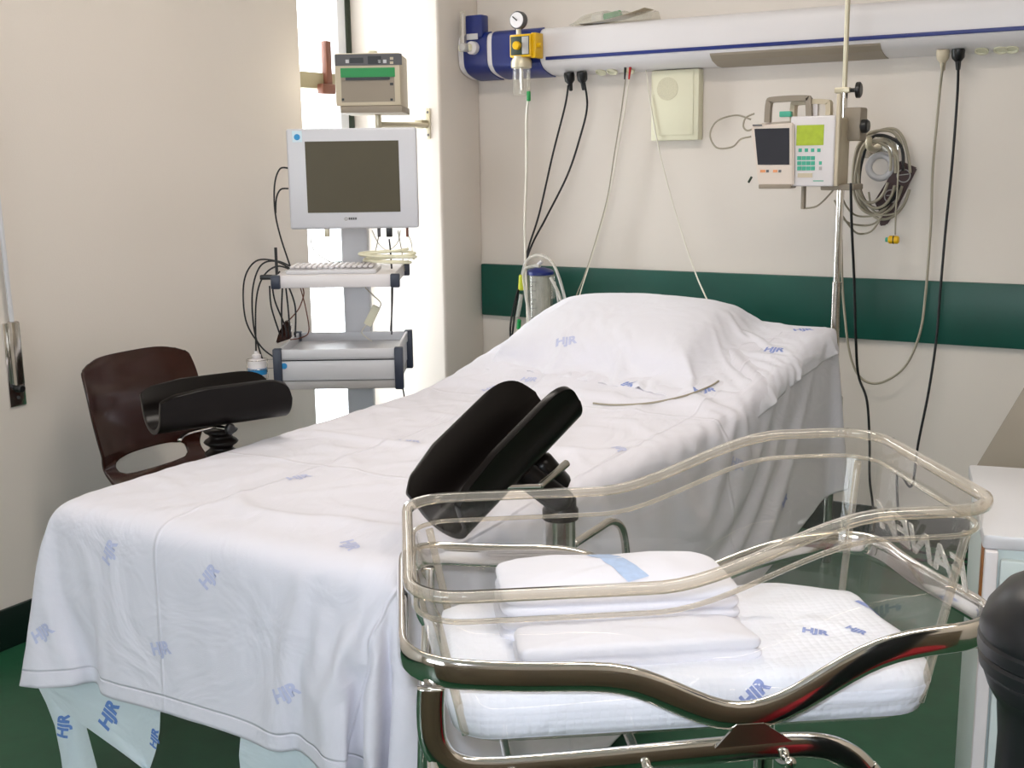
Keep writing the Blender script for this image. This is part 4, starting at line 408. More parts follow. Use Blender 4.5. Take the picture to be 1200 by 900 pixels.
-1,-3,0,0,0,0,0,1,0,1,0,0,0,0,0,0,0,0,1,0,0,-1,0,0,1,0,1,-1,0,28,1,1,0,0,0,1,0,5,-1,0,2,0,-1,-3,0,1,-4,0,0,-2,0,2,2,0,-3,0,0,-6,-1,-1,0,0,1,1,1,0,5,-1,-1,6,1,0,-15,0,0,18,-1,1,-14,0,0,5,0,0,5,0,0,-4,0,0,-6,0,0,9,0,0,1,-1,
0,-8,1,0,4,1,0,-2,-1,0,-2,0,0,3,0,0,0,0,0,0,0,0,-4,0,0,9,0,1,-3,0,-1,-2,-1,1,0,0,-1,0,0,0,-1,1,1,1,0,-1,2,-3,-2,10,1,1,-20,2,1,7,0,1,1,0,-1,-3,0,0,-2,1,0,9,0,0,0,-7,0,-2,2,0,1,7,0,0,-2,0,0,2,0,1,0,0,-1,-1,0,1,-2,0,-1,0,1,
0,-4,-1,1,3,0,0,7,-1,0,-1,1,-1,-1,0,1,-3,0,0,1,0,0,0,0,0,0,0,0,-1,0,1,1,0,-1,1,0,0,0,0,0,-2,0,0,0,29,1,0,0,0,5,-2,0,-5,1,0,-6,0,0,-1,-1,0,9,2,-1,-4,0,3,3,-1,-8,-1,0,4,1,1,1,0,-1,0,-2,-1,10,-1,1,-16,-1,-1,15,2,1,-7,1,-2,9,
0,0,0,0,2,-5,1,-1,2,0,0,-1,0,1,-5,0,0,-7,0,0,11,-1,1,-4,0,-1,-2,0,1,-1,1,0,1,0,-1,0,-1,0,0,0,0,0,1,0,-6,-2,0,7,0,1,0,1,-1,-1,-1,0,5,0,-1,3,0,-1,2,-1,0,1,2,0,-20,1,2,14,-1,0,-6,-1,0,3,0,0,2,0,0,1,0,0,-8,1,0,7,3,0,0,-2,0,-1,
0,0,0,1,0,1,3,0,-1,2,0,1,3,-2,0,-2,1,0,-7,1,-1,-2,0,0,0,0,1,4,0,0,1,0,0,1,-1,0,-3,1,0,0,0,0,0,0,0,0,0,0,-2,0,0,3,1,0,0,-1,1,-1,0,-1,0,0,1,0,28,1,3,0,0,-8,0,0,-2,0,0,4,0,0,2,1,0,6,-1,-2,-4,0,2,0,0,-1,0,1,2,0,-1,-2,-3,-2,12,
-1,0,-22,1,1,16,1,0,-15,0,-1,-2,1,0,0,0,1,0,0,-1,0,0,1,2,-1,0,2,1,1,1,0,1,6,1,-1,-6,-2,-1,14,2,2,-8,-1,-1,0,0,0,0,0,1,0,1,0,0,-1,0,0,0,-1,0,2,-1,-8,-1,0,15,-1,1,-7,1,0,-5,-1,0,-2,0,-1,-1,1,1,2,0,1,2,0,0,2,0,-1,10,0,0,-10,
-1,0,-2,0,0,0,1,-1,11,-1,1,-4,0,1,0,2,0,1,-3,-1,-1,6,0,0,2,-1,1,3,-1,0,-6,2,0,-3,0,0,-3,0,0,1,0,0,3,0,0,1,0,0,1,0,0,2,0,-1,-3,0,1,-1,0,1,0,0,0,-1,1,0,0,-1,0,1,0,-1,1,0,0,0,0,1,-1,0,-1,0,29,1,-4,-1,1,0,0,-1,8,0,0,2,0,0,1,-1,
0,-15,0,3,11,0,-10,-3,1,11,0,0,-7,-4,-3,15,0,1,-24,3,2,15,0,0,-10,1,0,6,0,1,0,0,0,0,0,-1,0,0,0,0,-1,1,0,1,0,0,0,-1,0,0,0,0,0,0,0,-1,0,1,0,0,-4,1,0,3,0,0,0,0,0,0,0,0,0,1,0,0,-1,1,0,0,-1,0,2,-1,-8,0,0,17,-2,1,-9,0,0,4,-1,0,
-6,0,-1,-5,1,1,7,0,0,-1,1,-1,-6,0,0,15,0,1,-7,0,0,-2,-1,1,1,-4,-2,-8,16,-3,13,1,0,0,0,1,1,0,0,-1,-1,1,0,-9,2,-1,-3,0,0,-3,0,1,-4,-1,0,10,1,0,0,0,-1,-1,0,0,0,0,1,-3,0,1,4,0,-2,2,0,1,-3,1,-1,-2,-1,0,0,1,0,3,-2,1,1,1,0,-2,0,
-1,-1,1,1,0,28,2,-1,0,-1,0,1,1,-4,-1,0,4,0,-1,2,1,0,0,-1,0,-4,-1,6,2,2,-11,-3,-5,19,2,3,-23,2,2,7,0,0,-3,1,0,4,-1,-1,4,0,0,-4,0,0,0,0,0,0,-1,1,0,1,-1,0,0,0,0,0,0,0,0,1,0,0,0,0,1,0,0,-2,-1,-5,2,1,5,-1,0,0,0,0,0,0,-1,0,0,0,
0,1,0,0,0,1,0,-1,0,0,1,-1,-9,0,-1,19,-1,1,-14,1,1,4,0,-1,5,-1,0,-5,1,0,-6,-1,1,7,1,-2,-9,-1,1,15,0,-1,2,-1,1,-15,6,-2,14,-4,2,-5,2,0,1,3,-1,0,-2,1,0,-2,0,0,-3,0,0,-3,0,1,-2,-1,0,9,1,-1,2,-1,0,-1,1,1,-1,0,0,-3,0,-1,0,0,1,4,
0,0,1,-1,0,-4,1,-1,-2,0,1,2,0,0,3,0,0,0,-1,0,-1,1,0,-1,0,0,0,29,2,0,0,0,1,-1,0,-3,0,0,-6,-1,1,7,1,-2,5,0,0,4,-1,-6,-12,-3,19,4,4,-16,-1,0,-2,1,0,4,0,0,0,-1,0,4,1,1,-8,0,-1,4,0,1,0,-1,0,0,1,-1,0,0,0,0,0,1,0,0,0,0,-1,-1,0,0,
0,0,1,0,-1,0,0,1,0,0,0,0,0,0,0,0,0,0,1,0,0,0,0,0,-1,0,0,0,0,0,0,0,0,0,1,2,0,-6,1,-2,16,-3,2,-10,0,0,-6,1,0,10,-1,0,-5,1,0,-3,-1,1,7,1,-2,-12,0,1,0,1,-2,17,0,1,-2,-12,0,-8,2,0,1,3,1,1,10,-1,3,-8,1,0,-3,-1,2,-1,0,-1,10,1,0,
3,-1,0,0,1,0,2,-1,0,-8,1,0,0,0,1,1,0,-2,3,0,1,0,0,0,-4,0,0,-2,-1,1,3,1,-2,4,0,1,-1,0,0,-2,0,0,0,0,-1,0,28,2,5,0,1,2,0,0,-2,0,-1,-3,0,1,-12,-2,2,14,2,-7,-17,-5,11,12,1,-23,0,2,2,2,2,18,-1,0,-4,0,0,0,1,0,-4,0,0,4,-2,-1,7,0,
-1,1,1,0,2,0,0,0,0,0,1,-1,-1,-1,0,1,0,1,0,-2,-1,2,-7,0,1,-3,1,0,0,0,0,2,1,-1,0,-1,0,0,0,0,0,0,0,0,0,1,0,0,-1,0,1,0,0,-2,-1,5,0,0,1,0,1,-4,3,-1,5,-2,2,-7,0,0,-5,0,-1,5,0,0,0,1,0,-4,0,-1,10,-1,1,-7,1,0,-7,0,0,8,0,0,0,9,-3,6,
-1,1,0,-17,1,-2,-1,-1,0,3,1,-1,11,1,0,3,-1,0,0,0,1,0,-1,-1,-7,2,0,-2,0,0,-1,-1,0,4,1,0,4,-1,1,-2,0,-1,-5,1,0,0,0,0,4,0,0,2,-1,0,-1,1,0,-2,0,0,-1,0,0,0,28,3,1,0,-1,3,0,0,4,-1,1,1,0,-1,-1,0,0,-20,-4,7,19,4,-14,-5,-2,18,-3,3,
-10,1,0,-6,1,0,5,-1,0,3,0,0,-3,0,0,0,1,0,-3,0,0,-5,-1,0,3,-1,-1,-4,1,-1,-2,0,1,1,0,0,0,-1,1,3,0,-1,14,1,0,-16,1,1,12,-1,0,-3,0,1,0,1,0,0,0,-1,0,-1,0,0,0,0,0,0,1,0,0,-1,0,1,1,-6,0,-1,-3,-1,1,7,-2,-1,-3,2,0,5,0,0,0,1,1,0,-1,
-1,1,0,-1,5,1,2,-7,-2,-6,15,0,2,-2,-2,4,-13,5,-1,2,3,-1,4,-13,0,-1,-1,0,0,7,1,-1,10,-1,0,2,-1,0,0,0,0,-2,1,0,-6,1,0,-2,0,0,-1,0,0,0,0,1,5,0,-1,4,-1,1,-6,1,-1,-4,-1,0,1,1,0,5,-1,0,2,1,1,-3,0,-1,-2,0,0,1,0,0,0,29,2,-4,-1,1,
-1,0,0,0,0,-1,-7,-2,0,-1,0,-1,22,1,-8,-6,1,9,-5,0,4,2,-1,5,-1,1,-5,0,1,-2,1,0,-4,0,0,3,0,0,0,1,0,-3,-1,-2,8,0,1,-10,1,1,4,-1,0,1,-1,-3,9,-1,2,-6,0,1,-3,1,0,-8,1,0,8,0,-1,-4,0,0,4,0,0,0,0,0,0,0,1,0,1,0,0,0,0,1,-1,-1,1,0,0,
1,-1,-5,10,-3,5,-11,2,0,-12,2,1,8,0,-1,3,0,0,0,0,0,2,0,0,2,0,0,-3,-4,-6,13,2,7,-17,-2,-1,-6,1,-1,1,13,-5,20,-14,6,-11,-2,0,0,11,-1,0,7,-2,1,0,0,0,-2,1,0,-5,1,-1,-4,1,0,0,0,0,0,0,0,-4,0,2,3,0,-2,6,-1,1,0,0,0,-6,1,-1,-4,0,2,
5,0,-2,4,0,1,1,-1,0,-3,1,-1,-1,1,0,-1,-1,1,0,28,4,-2,1,-1,-4,-1,0,1,0,0,1,1,0,13,-2,-1,-15,0,7,-2,-1,1,8,3,-9,0,-4,12,1,-1,4,0,-1,0,-1,0,0,0,0,-1,0,1,0,0,1,-1,1,2,-5,0,-1,4,0,-1,-1,0,1,-2,1,2,-16,-2,-2,18,0,-4,5,0,-2,3,0,
-1,0,-1,0,1,1,0,0,0,0,0,0,0,0,0,1,-1,-1,0,0,0,0,-1,1,2,-1,0,3,-4,-1,3,-21,1,-3,19,0,-1,3,0,-2,2,-1,0,1,0,0,1,0,-1,-1,0,1,-1,0,0,1,3,5,-9,1,-3,5,1,0,0,0,-1,1,-3,5,-10,-4,0,-1,16,-3,1,0,0,0,-4,2,0,-4,1,-1,-3,1,0,-2,0,0,1,-1,
0,0,1,0,-3,-1,1,-1,0,0,7,0,-1,5,-2,2,-6,2,-2,-6,0,1,1,0,0,6,1,-1,3,-2,1,-2,1,0,-3,0,-1,-1,0,0,1,1,0,1,29,3,0,-1,0,-1,1,0,-5,0,0,6,0,1,2,0,-1,5,-1,-2,-7,0,4,3,0,-12,0,0,-2,-3,0,13,-2,1,-5,1,0,-3,0,0,-1,0,-1,-2,-1,0,-1,0,0,
1,1,0,1,0,1,1,0,0,2,1,0,7,2,-1,-12,0,1,4,-2,0,7,-1,0,-7,1,0,-1,0,0,1,-1,0,5,-1,0,-6,0,-1,0,1,1,0,-1,0,6,-1,-1,-7,-1,-2,-4,2,2,11,2,-1,-10,0,0,-1,0,1,0,0,0,2,0,0,3,0,1,3,0,0,3,-2,0,5,1,0,-7,-5,-3,-12,0,0,3,1,0,3,0,1,1,19,-2,
13,-8,3,-1,-4,1,-1,-1,0,0,-1,0,0,0,-1,0,2,1,0,0,0,0,-3,-1,1,-6,0,1,6,0,-2,8,0,2,-2,0,-1,-7,1,0,-4,-1,1,5,1,-2,6,-1,1,2,0,0,-4,0,-1,-3,1,1,-1,0,0,1,-1,-1,0,29,4,5,-1,1,4,-1,-1,1,0,1,-2,0,-1,-14,1,3,-1,-2,1,7,3,-4,0,-1,2,1,
1,-4,2,-2,-12,-1,0,19,-2,2,-5,0,0,-1,0,-1,2,1,0,1,-1,0,0,0,0,0,0,0,0,0,0,0,0,0,2,0,0,-2,1,1,-6,-1,0,2,0,0,0,0,0,-2,0,0,2,0,-1,0,0,1,-1,0,0,-1,-1,0,-1,0,0,1,0,0,-1,1,-1,6,1,0,0,-1,1,0,0,0,0,0,-1,-1,1,1,-2,-1,0,0,-1,-1,3,-1,
-1,4,1,1,-13,-3,-3,-8,5,4,15,1,-3,7,-1,-1,2,3,-1,5,-19,1,-14,1,0,0,1,0,0,1,1,0,1,1,1,3,1,0,2,0,1,6,0,0,-7,0,2,4,0,-1,10,0,0,2,-2,1,-6,2,-1,-7,0,0,1,1,0,7,-1,-1,3,-1,2,0,0,-1,-4,1,-1,-3,0,0,1,0,0,1,1,1,0,29,4,0,0,0,1,0,0,4,
-1,0,3,-1,0,1,0,0,-10,2,2,6,0,-8,-5,-3,14,0,2,-7,0,1,0,3,-1,-12,0,-2,18,-2,2,-6,0,-1,5,-1,1,-5,0,0,4,0,1,-4,0,0,0,0,-1,0,-1,0,-1,1,-2,7,-1,2,-6,2,1,-4,0,0,0,-1,0,1,-1,-1,3,1,1,-1,-1,0,-2,0,0,2,1,-1,1,0,1,-8,1,-2,14,-1,2,-5,
0,0,0,1,-1,0,-1,0,0,-1,-2,8,0,-1,0,0,3,-9,-1,0,4,0,0,-18,0,-1,-1,3,2,13,0,-1,1,0,1,0,1,-1,4,-8,-1,-12,16,-1,10,0,1,0,-1,1,0,-3,0,0,-5,0,0,2,0,0,4,-1,1,-14,1,0,1,-1,0,10,1,-1,5,-1,1,-3,1,-1,-9,1,0,-2,-2,1,6,1,-2,5,0,1,3,-1,
0,-4,1,0,-5,1,0,-1,0,0,2,0,0,1,-1,-1,0,28,5,-3,1,-1,-2,-1,1,0,0,-1,2,0,1,-4,-1,-1,14,0,-4,-11,-2,12,3,3,-6,0,-2,6,1,0,-1,0,1,-2,2,2,-12,1,-2,14,-1,2,-10,-2,-4,15,0,3,-10,0,-1,3,0,0,0,-1,-2,6,1,1,-1,-1,2,-6,1,0,1,0,0,-11,0,
-1,12,1,1,-4,0,1,-6,-1,0,3,1,-1,2,-1,-1,4,0,2,-4,0,-2,6,-1,2,-11,1,-1,6,0,-1,5,-1,-1,1,1,0,1,1,3,-13,0,-1,-1,-2,-3,17,0,4,-20,1,-1,4,1,-2,12,-1,0,0,0,0,0,0,0,-1,-3,2,-14,8,-2,15,-12,2,-7,2,0,-1,7,0,2,-5,0,0,9,0,1,1,-1,0,-12,
1,0,-3,-1,1,11,2,-2,5,-2,0,0,0,1,-9,2,-2,-3,-1,1,2,1,0,6,-1,0,4,-1,1,-1,0,0,-5,2,-1,-3,-1,0,1,0,0,1,0,-1,0,1,1,0,29,4,3,-1,1,1,0,-1,-4,0,0,-5,1,0,4,0,0,1,0,1,-2,-1,-1,2,1,-6,0,0,1,0,0,1,0,0,2,-1,-3,9,0,2,-11,0,-1,10,0,0,0,
1,-2,5,0,1,0,0,0,-1,-1,3,-15,0,0,-1,1,0,4,-1,-1,-1,0,-1,10,0,2,-10,0,-1,5,1,0,-1,1,1,-6,0,-2,12,0,2,-10,-1,-3,10,1,2,-11,0,-1,10,-1,1,-5,0,1,-5,1,0,-1,0,0,-1,-1,0,5,0,0,0,3,-1,-8,0,-4,19,-1,4,-5,-1,1,-10,1,0,-2,-1,0,-1,0,
0,-1,2,-5,19,-2,4,-8,1,0,0,5,-1,2,-12,0,-1,13,0,1,-1,0,-1,-10,1,0,-6,-1,1,12,1,-2,4,-1,0,3,0,2,-8,1,-2,-6,0,1,0,0,0,6,1,-1,6,-1,0,1,-1,1,-4,2,-2,-6,-1,0,-1,1,1,2,0,-1,2,0,1,0,0,-1,0,29,5,0,0,-1,1,0,1,4,-1,0,3,-1,0,0,0,0,-15,
-1,3,7,3,-3,0,-1,1,-1,-1,3,0,2,-3,-1,-2,5,0,2,-11,-1,-5,16,1,2,-3,1,2,-18,0,0,-2,0,-1,-1,-1,1,2,2,1,9,0,-1,5,-1,1,-7,1,0,5,0,0,-1,1,-1,0,-1,0,0,0,1,1,-1,-2,4,1,2,-9,1,-1,9,0,1,-10,0,-2,11,0,2,-10,0,-2,11,-1,1,-5,0,1,-1,0,
0,0,1,-1,0,0,1,0,0,0,-4,1,0,-7,1,-3,17,-2,3,-7,0,-1,1,1,0,0,-1,0,-1,0,0,2,-1,1,-2,6,-2,3,-9,1,-1,12,-1,0,-4,0,-1,-6,1,0,-8,-1,2,12,1,-2,2,0,0,5,-2,2,-6,2,-2,-7,0,0,-1,0,1,3,0,-1,7,-1,0,3,0,1,-1,0,-1,-7,1,0,-4,1,0,3,-1,-1,
2,0,1,0,0,0,-1,0,0,0,29,4,-2,-1,1,-2,0,-1,-1,1,1,-1,-1,-1,5,0,1,1,1,-1,4,-1,-4,-6,-3,12,1,4,-7,0,-3,7,0,3,-12,-2,-4,15,1,3,-17,0,0,-5,2,1,8,-1,0,3,0,0,2,1,-2,5,-1,-1,2,0,2,-9,0,0,2,0,0,0,1,1,-4,0,-1,6,0,-2,5,-1,1,-6,1,1,-6,
0,0,4,0,0,-3,0,0,6,0,2,-7,1,-2,7,1,1,-8,0,-2,11,-2,1,-5,0,0,0,0,1,-1,0,-1,0,0,0,1,0,-1,4,-1,1,-15,3,-2,16,-1,2,-5,0,0,-1,1,0,2,-1,1,-1,-3,-1,-3,4,0,4,5,-1,0,-6,1,0,0,1,0,-9,-3,1,13,1,-2,-2,1,0,8,-3,2,-6,3,-2,-8,0,0,-1,0,0,
1,0,0,8,0,-1,4,-1,1,0,-1,1,-7,3,-1,-6,-1,0,2,0,0,3,1,0,1,0,0,0,0,-1,0,0,1,0,28,5,2,1,0,1,0,0,-2,-1,0,0,1,0,-5,0,0,10,-1,-2,-11,-2,8,5,3,-11,-1,-2,11,-1,2,-12,-1,-4,15,2,4,-16,1,0,5,0,-1,3,-1,1,0,1,-1,0,0,0,0,0,1,-6,1,-1,0,
-2,-2,13,1,-1,3,0,-1,0,0,0,0,0,1,-1,0,2,-4,1,-2,5,0,-1,0,-1,4,-7,0,0,-2,0,1,-3,0,-1,1,0,1,-2,0,-1,2,1,1,-6,1,-2,13,-1,1,-7,-1,-1,4,0,1,-3,-1,-1,5,0,2,-13,2,0,7,0,0,-5,0,-1,8,0,1,-2,0,-1,1,0,0,0,4,-2,5,-8,2,-7,1,1,0,7,-1,1,
-13,-2,1,13,2,-1,-5,1,0,11,-3,1,-6,2,-1,-8,0,0,1,0,0,-2,0,1,8,0,-2,3,0,2,3,-2,1,-5,2,-2,-8,0,0,0,0,0,3,0,0,1,0,0,1,0,-1,-1,0,1,1,0,0,0,29,5,0,0,0,1,-1,0,3,1,-1,1,-1,1,1,0,-1,-11,0,3,6,0,-3,-3,-1,7,0,1,-14,1,-1,12,1,2,-12,
1,-2,12,0,-1,3,-2,3,-7,1,-1,0,0,0,0,0,0,0,-1,-1,5,0,2,-7,1,0,-8,0,-1,-1,0,0,0,0,0,-1,0,0,0,1,0,-1,-1,0,3,0,1,8,0,-4,11,0,0,2,1,-1,0,0,0,1,0,0,-1,-1,1,0,0,0,-2,0,4,-15,0,-2,12,0,2,-8,-1,-2,8,1,2,-11,1,-1,5,-1,0,1,0,1,0,1,0,
-3,0,-1,3,-2,-1,7,2,1,-8,-4,1,-6,10,-3,9,0,0,1,-13,2,-1,12,0,-2,-7,0,0,12,-2,1,-6,1,-1,-9,1,0,4,0,0,-5,-1,1,8,1,-2,2,0,1,6,-3,1,-3,2,-1,-11,1,0,-1,0,0,4,0,0,2,0,0,0,0,-1,-1,0,1,1,0,0,-1,0,-1,0,29,5,-2,-1,0,-1,1,0,1,-1,0,1,
1,0,1,0,0,0,-1,0,0,1,-1,4,-1,-5,-2,-3,16,-2,4,-13,1,-1,4,0,1,-6,0,0,-1,0,-4,14,-1,3,-7,0,1,0,0,0,0,0,0,-1,0,0,1,0,-1,0,0,1,0,0,0,0,0,0,0,0,0,0,-1,0,0,1,0,-2,0,0,-7,0,-1,-4,0,0,0,0,0,1,0,0,0,0,0,1,1,0,1,-2,1,10,0,-1,0,0,1,
-6,1,-2,9,0,2,-9,0,-1,5,0,1,1,1,0,0,0,-1,0,0,1,0,-2,-2,7,2,0,-3,-6,0,-14,7,-1,15,-4,2,-5,-3,0,-1,12,-1,0,-9,1,2,12,-1,1,-6,0,-1,-8,1,0,6,0,-1,-8,0,1,8,0,-1,2,0,0,7,-3,2,-2,2,-1,-12,1,-1,-1,0,0,3,0,0,2,1,0,1,0,-1,0,0,1,0,0,
0,-1,0,-1,1,0,1,-1,28,5,1,1,0,-1,-1,0,-3,1,1,-1,-1,-1,0,0,0,5,1,0,3,0,-2,-4,-2,7,2,2,-13,1,-4,17,-2,4,-8,0,-1,0,0,1,0,2,0,-8,-1,-3,16,-1,2,-8,0,0,0,0,1,-4,0,-2,7,1,2,-3,-1,-1,0,0,0,0,0,0,0,-1,-2,6,1,0,-1,0,1,0,0,0,-1,0,1,
-4,0,0,-1,0,0,0,0,0,0,-1,0,0,0,1,-1,2,-1,-7,0,-2,15,-1,3,-6,0,0,-4,1,-1,4,0,1,0,0,0,0,0,-1,0,-1,1,0,-1,-3,6,1,0,0,-5,1,-21,5,1,15,0,0,1,-1,0,-1,8,-1,2,-11,1,0,12,-1,-1,-5,1,-1,-7,0,0,7,0,0,-9,0,1,8,0,-1,1,1,-1,6,-3,2,2,0,
0,-13,2,-1,-3,0,0,3,0,0,3,0,0,1,0,-1,0,0,1,0,0,0,0,0,-1,0,0,1,-1,0,0,0,29,5,1,-1,0,1,1,0,0,-1,0,0,1,0,-2,-1,0,4,0,-1,-6,-1,5,1,2,-4,1,-2,5,1,2,-13,1,-3,14,-1,2,-6,0,0,0,-1,0,1,2,0,-9,-1,-3,17,-1,3,-8,1,0,-1,-1,1,-3,0,-3,9,
0,0,1,0,0,1,0,0,0,1,2,-5,-1,1,-7,-1,0,-1,0,0,1,1,0,4,0,-1,1,0,0,0,-1,0,0,1,1,0,0,-1,0,0,0,-1,1,1,-7,1,-3,14,-1,2,-6,-1,0,1,0,0,-2,0,0,0,0,1,0,0,-3,6,-1,0,3,-4,1,-23,5,2,15,0,-1,1,-1,1,-4,6,-2,5,-3,1,-1,6,-1,-1,-5,1,0,-7,-1,
0,8,1,0,-9,0,0,7,0,0,0,0,0,6,-2,1,4,0,2,-14,2,-3,-3,0,0,3,1,0,3,0,0,1,-1,-1,0,0,1,0,0,0,0,0,-1,-1,0,1,0,0,0,0,0,-1,0,28,5,1,1,0,1,-1,0,2,1,0,0,-1,0,1,0,1,-7,0,0,1,0,-1,2,1,-3,0,0,-2,-1,-3,12,0,3,-13,1,-1,11,-1,0,-4,1,1,0,
0,0,-1,2,0,-8,-1,-4,17,-2,3,-6,1,0,-2,0,1,-6,0,0,3,0,0,-5,-1,0,0,-1,-1,6,0,1,2,1,-1,0,0,0,0,0,0,0,0,1,0,-1,0,0,1,0,0,0,-1,0,0,0,0,-1,0,3,0,0,-3,1,0,-7,0,-1,11,1,2,-6,0,0,2,-1,0,0,-1,-3,6,-1,-1,3,-3,2,-24,5,2,14,0,-1,0,1,1,
-1,1,-1,2,-1,0,0,-3,0,-1,3,0,2,-5,0,-1,9,0,1,-9,0,0,5,0,-1,1,0,0,5,-1,0,6,-2,3,-15,3,-4,-3,1,2,3,-1,-1,3,0,0,1,0,0,1,1,0,0,0,0,-1,-1,-1,0,0,1,0,0,0,0,0,-1,0,1,1,0,29,5,0,-1,0,-1,0,0,-2,0,0,0,0,0,1,1,0,1,-1,0,4,0,-2,-3,-1,
5,0,1,0,1,1,-9,0,-3,14,-1,3,-12,1,0,4,-1,-1,0,0,0,1,0,0,-1,2,1,-7,-1,-4,17,0,0,0,0,0,-1,-1,4,-13,0,0,4,1,-1,0,1,1,-7,-1,-3,13,-1,2,-6,0,0,0,0,-1,4,-1,1,-4,1,0,0,-1,0,0,0,0,0,0,0,4,1,1,-7,-1,-1,4,0,1,0,1,0,-5,0,0,5,0,-1,1,
0,-2,6,-1,-1,3,-3,3,-23,5,1,11,0,-1,2,0,0,0,0,0,0,0,0,0,0,0,0,3,0,1,-8,0,-1,10,-1,1,-10,1,-1,5,0,0,2,0,0,3,0,0,7,-3,3,-15,3,-3,-2,0,1,2,0,-2,3,1,1,1,0,0,1,-1,-1,-1,0,1,0,0,0,0,1,0,-1,0,0,0,0,-1,0,0,1,0,-1,0,-1,28,6,1,0,-1,
-1,1,0,0,-1,0,2,1,0,1,-1,0,0,0,0,-3,0,2,1,0,-2,0,1,-1,0,0,2,1,0,-6,0,-4,14,0,0,-1,-1,4,-7,0,-1,0,0,0,0,-1,-2,5,1,2,-17,0,0,2,0,1,1,1,-3,16,0,0,-1,-1,2,-6,0,0,0,2,1,-7,-1,-3,14,-1,3,-7,0,0,-4,0,-1,8,0,1,-3,0,-3,6,0,2,-4,-1,
0,-6,0,0,3,1,1,-1,0,-1,0,0,0,2,-1,-1,3,0,-1,3,-1,-2,3,-1,4,-21,4,1,7,-1,-1,5,0,0,-1,0,0,0,0,0,-1,1,0,1,0,0,1,-1,0,0,7,-1,0,-10,1,0,5,0,-1,0,0,0,2,0,1,9,-4,2,-15,4,-3,-3,0,0,3,0,0,3,1,0,1,-1,0,1,0,0,-1,1,0,0,0,0,-1,-1,-1,0,
0,1,0,0,-1,1,0,1,0,0,0,0,0,-1,0,29,5,0,0,0,1,-1,1,1,0,-1,-3,0,1,-2,0,-1,3,0,0,0,0,0,1,1,0,-1,-1,0,0,0,0,0,1,-1,0,0,-1,0,0,-4,1,-3,12,-1,3,-4,-1,-3,7,-1,3,-16,2,-1,7,0,1,0,0,0,1,1,0,-8,-1,-1,2,1,-1,11,-1,1,-6,0,-1,3,1,2,-10,
0,-3,14,-1,3,-6,1,0,-4,-2,-4,12,1,2,-2,0,-2,3,0,0,0,0,2,-4,-1,-3,4,0,-1,4,-1,-2,1,1,0,-1,0,2,-1,-1,6,-20,1,0,3,1,-1,7,1,0,-2,0,0,0,0,1,-1,0,0,0,0,0,1,0,-1,0,3,-1,1,-7,1,-1,5,1,0,0,0,0,2,0,0,9,-4,2,-16,3,-2,-2,0,0,4,1,0,2,
0,-1,2,-1,1,0,1,0,-1,-1,-1,0,0,1,-1,0,-1,1,1,1,0,0,0,0,-1,0,-1,0,0,0,0,-1,0,1,1,-1,28,6,0,0,0,1,1,-1,0,0,0,3,-1,0,0,0,0,-3,1,1,-1,0,0,0,-1,-1,1,1,2,0,0,-1,0,-1,1,1,1,-5,0,-1,8,0,1,-10,-2,-4,14,0,4,-15,1,0,7,0,0,0,0,-1,0,0,
0,-1,0,0,1,0,0,3,0,1,-9,0,-2,11,-1,2,-8,1,-1,3,1,1,-7,0,-3,12,-1,2,-5,0,0,2,-1,1,-10,0,0,2,1,0,5,0,-3,7,1,2,-3,-1,0,-5,1,1,-5,0,-1,-4,-2,1,8,-1,0,-2,2,-1,7,1,0,-1,0,0,-1,0,0,0,0,0,0,0,0,0,0,0,1,1,0,0,-1,0,-1,2,1,0,-1,-1,0,
1,0,1,9,-3,2,-16,3,-3,0,0,0,4,0,0,2,0,-1,1,0,1,0,0,0,0,0,-1,-1,1,1,-1,0,-1,1,-1,1,-1,0,0,0,0,-1,0,1,1,0,0,-1,1,0,1,0,-1,0,-2,29,5,1,0,0,2,-1,0,-1,0,1,-3,0,-1,1,1,1,2,-1,-1,0,0,0,0,1,0,0,-1,0,0,0,1,0,0,1,-1,-1,3,-1,2,-10,0,
-1,7,2,1,-3,0,0,0,0,-1,2,0,0,0,0,0,2,-1,0,-2,0,-1,3,1,2,-7,-1,-1,4,1,0,-1,0,0,1,0,1,0,0,-1,0,1,1,-6,-1,-3,13,2,3,-18,0,-1,12,-1,1,-8,-1,-1,-4,0,0,-2,0,-1,-1,1,1,1,0,0,3,0,1,3,1,-2,-7,3,-2,21,-3,3,-9,-1,0,0,0,1,1,0,0,0,0,-1,
1,0,0,0,0,0,-1,0,1,1,1,0,1,0,-1,0,0,0,-1,9,-3,2,-15,3,-2,1,0,0,3,1,0,2,0,-1,1,-1,1,0,0,0,-1,0,-1,-1,0,1,1,0,0,0,0,0,-1,1,0,0,0,-1,0,-1,1,0,0,0,1,0,0,-1,0,0,1,0,-1,-2,28,6,0,0,0,0,0,0,3,1,-1,-1,0,1,2,-1,-1,-2,0,0,-1,0,1,0,
0,0,0,0,-1,0,0,2,-1,-1,4,0,2,-12,1,-1,8,0,-1,4,0,2,-14,0,-1,8,1,1,0,0,-1,3,-1,0,-5,1,0,5,0,1,-6,0,-1,3,0,-1,5,-1,2,-9,1,0,4,0,-1,0,0,0,0,-1,-1,6,1,2,-14,0,-1,7,1,1,-5,0,-2,12,0,2,-5,0,-1,0,0,1,0,0,-1,0,0,1,-1,0,0,-1,1,0,-4,
0,0,-5,2,-3,18,-2,3,-9,0,-1,1,0,0,1,0,0,-1,0,0,0,-1,0,1,1,0,0,0,0,0,0,0,0,8,-2,2,-15,2,-2,3,0,-1,3,1,1,2,-1,0,0,0,0,-1,1,0,0,0,-1,-1,0,1,1,0,0,-1,0,-1,0,-1,1,0,0,-1,0,0,1,0,1,0,1,0,-1,-1,0,1,0,0,-1,-1,0,1,-5,28,6,2,0,0,2,
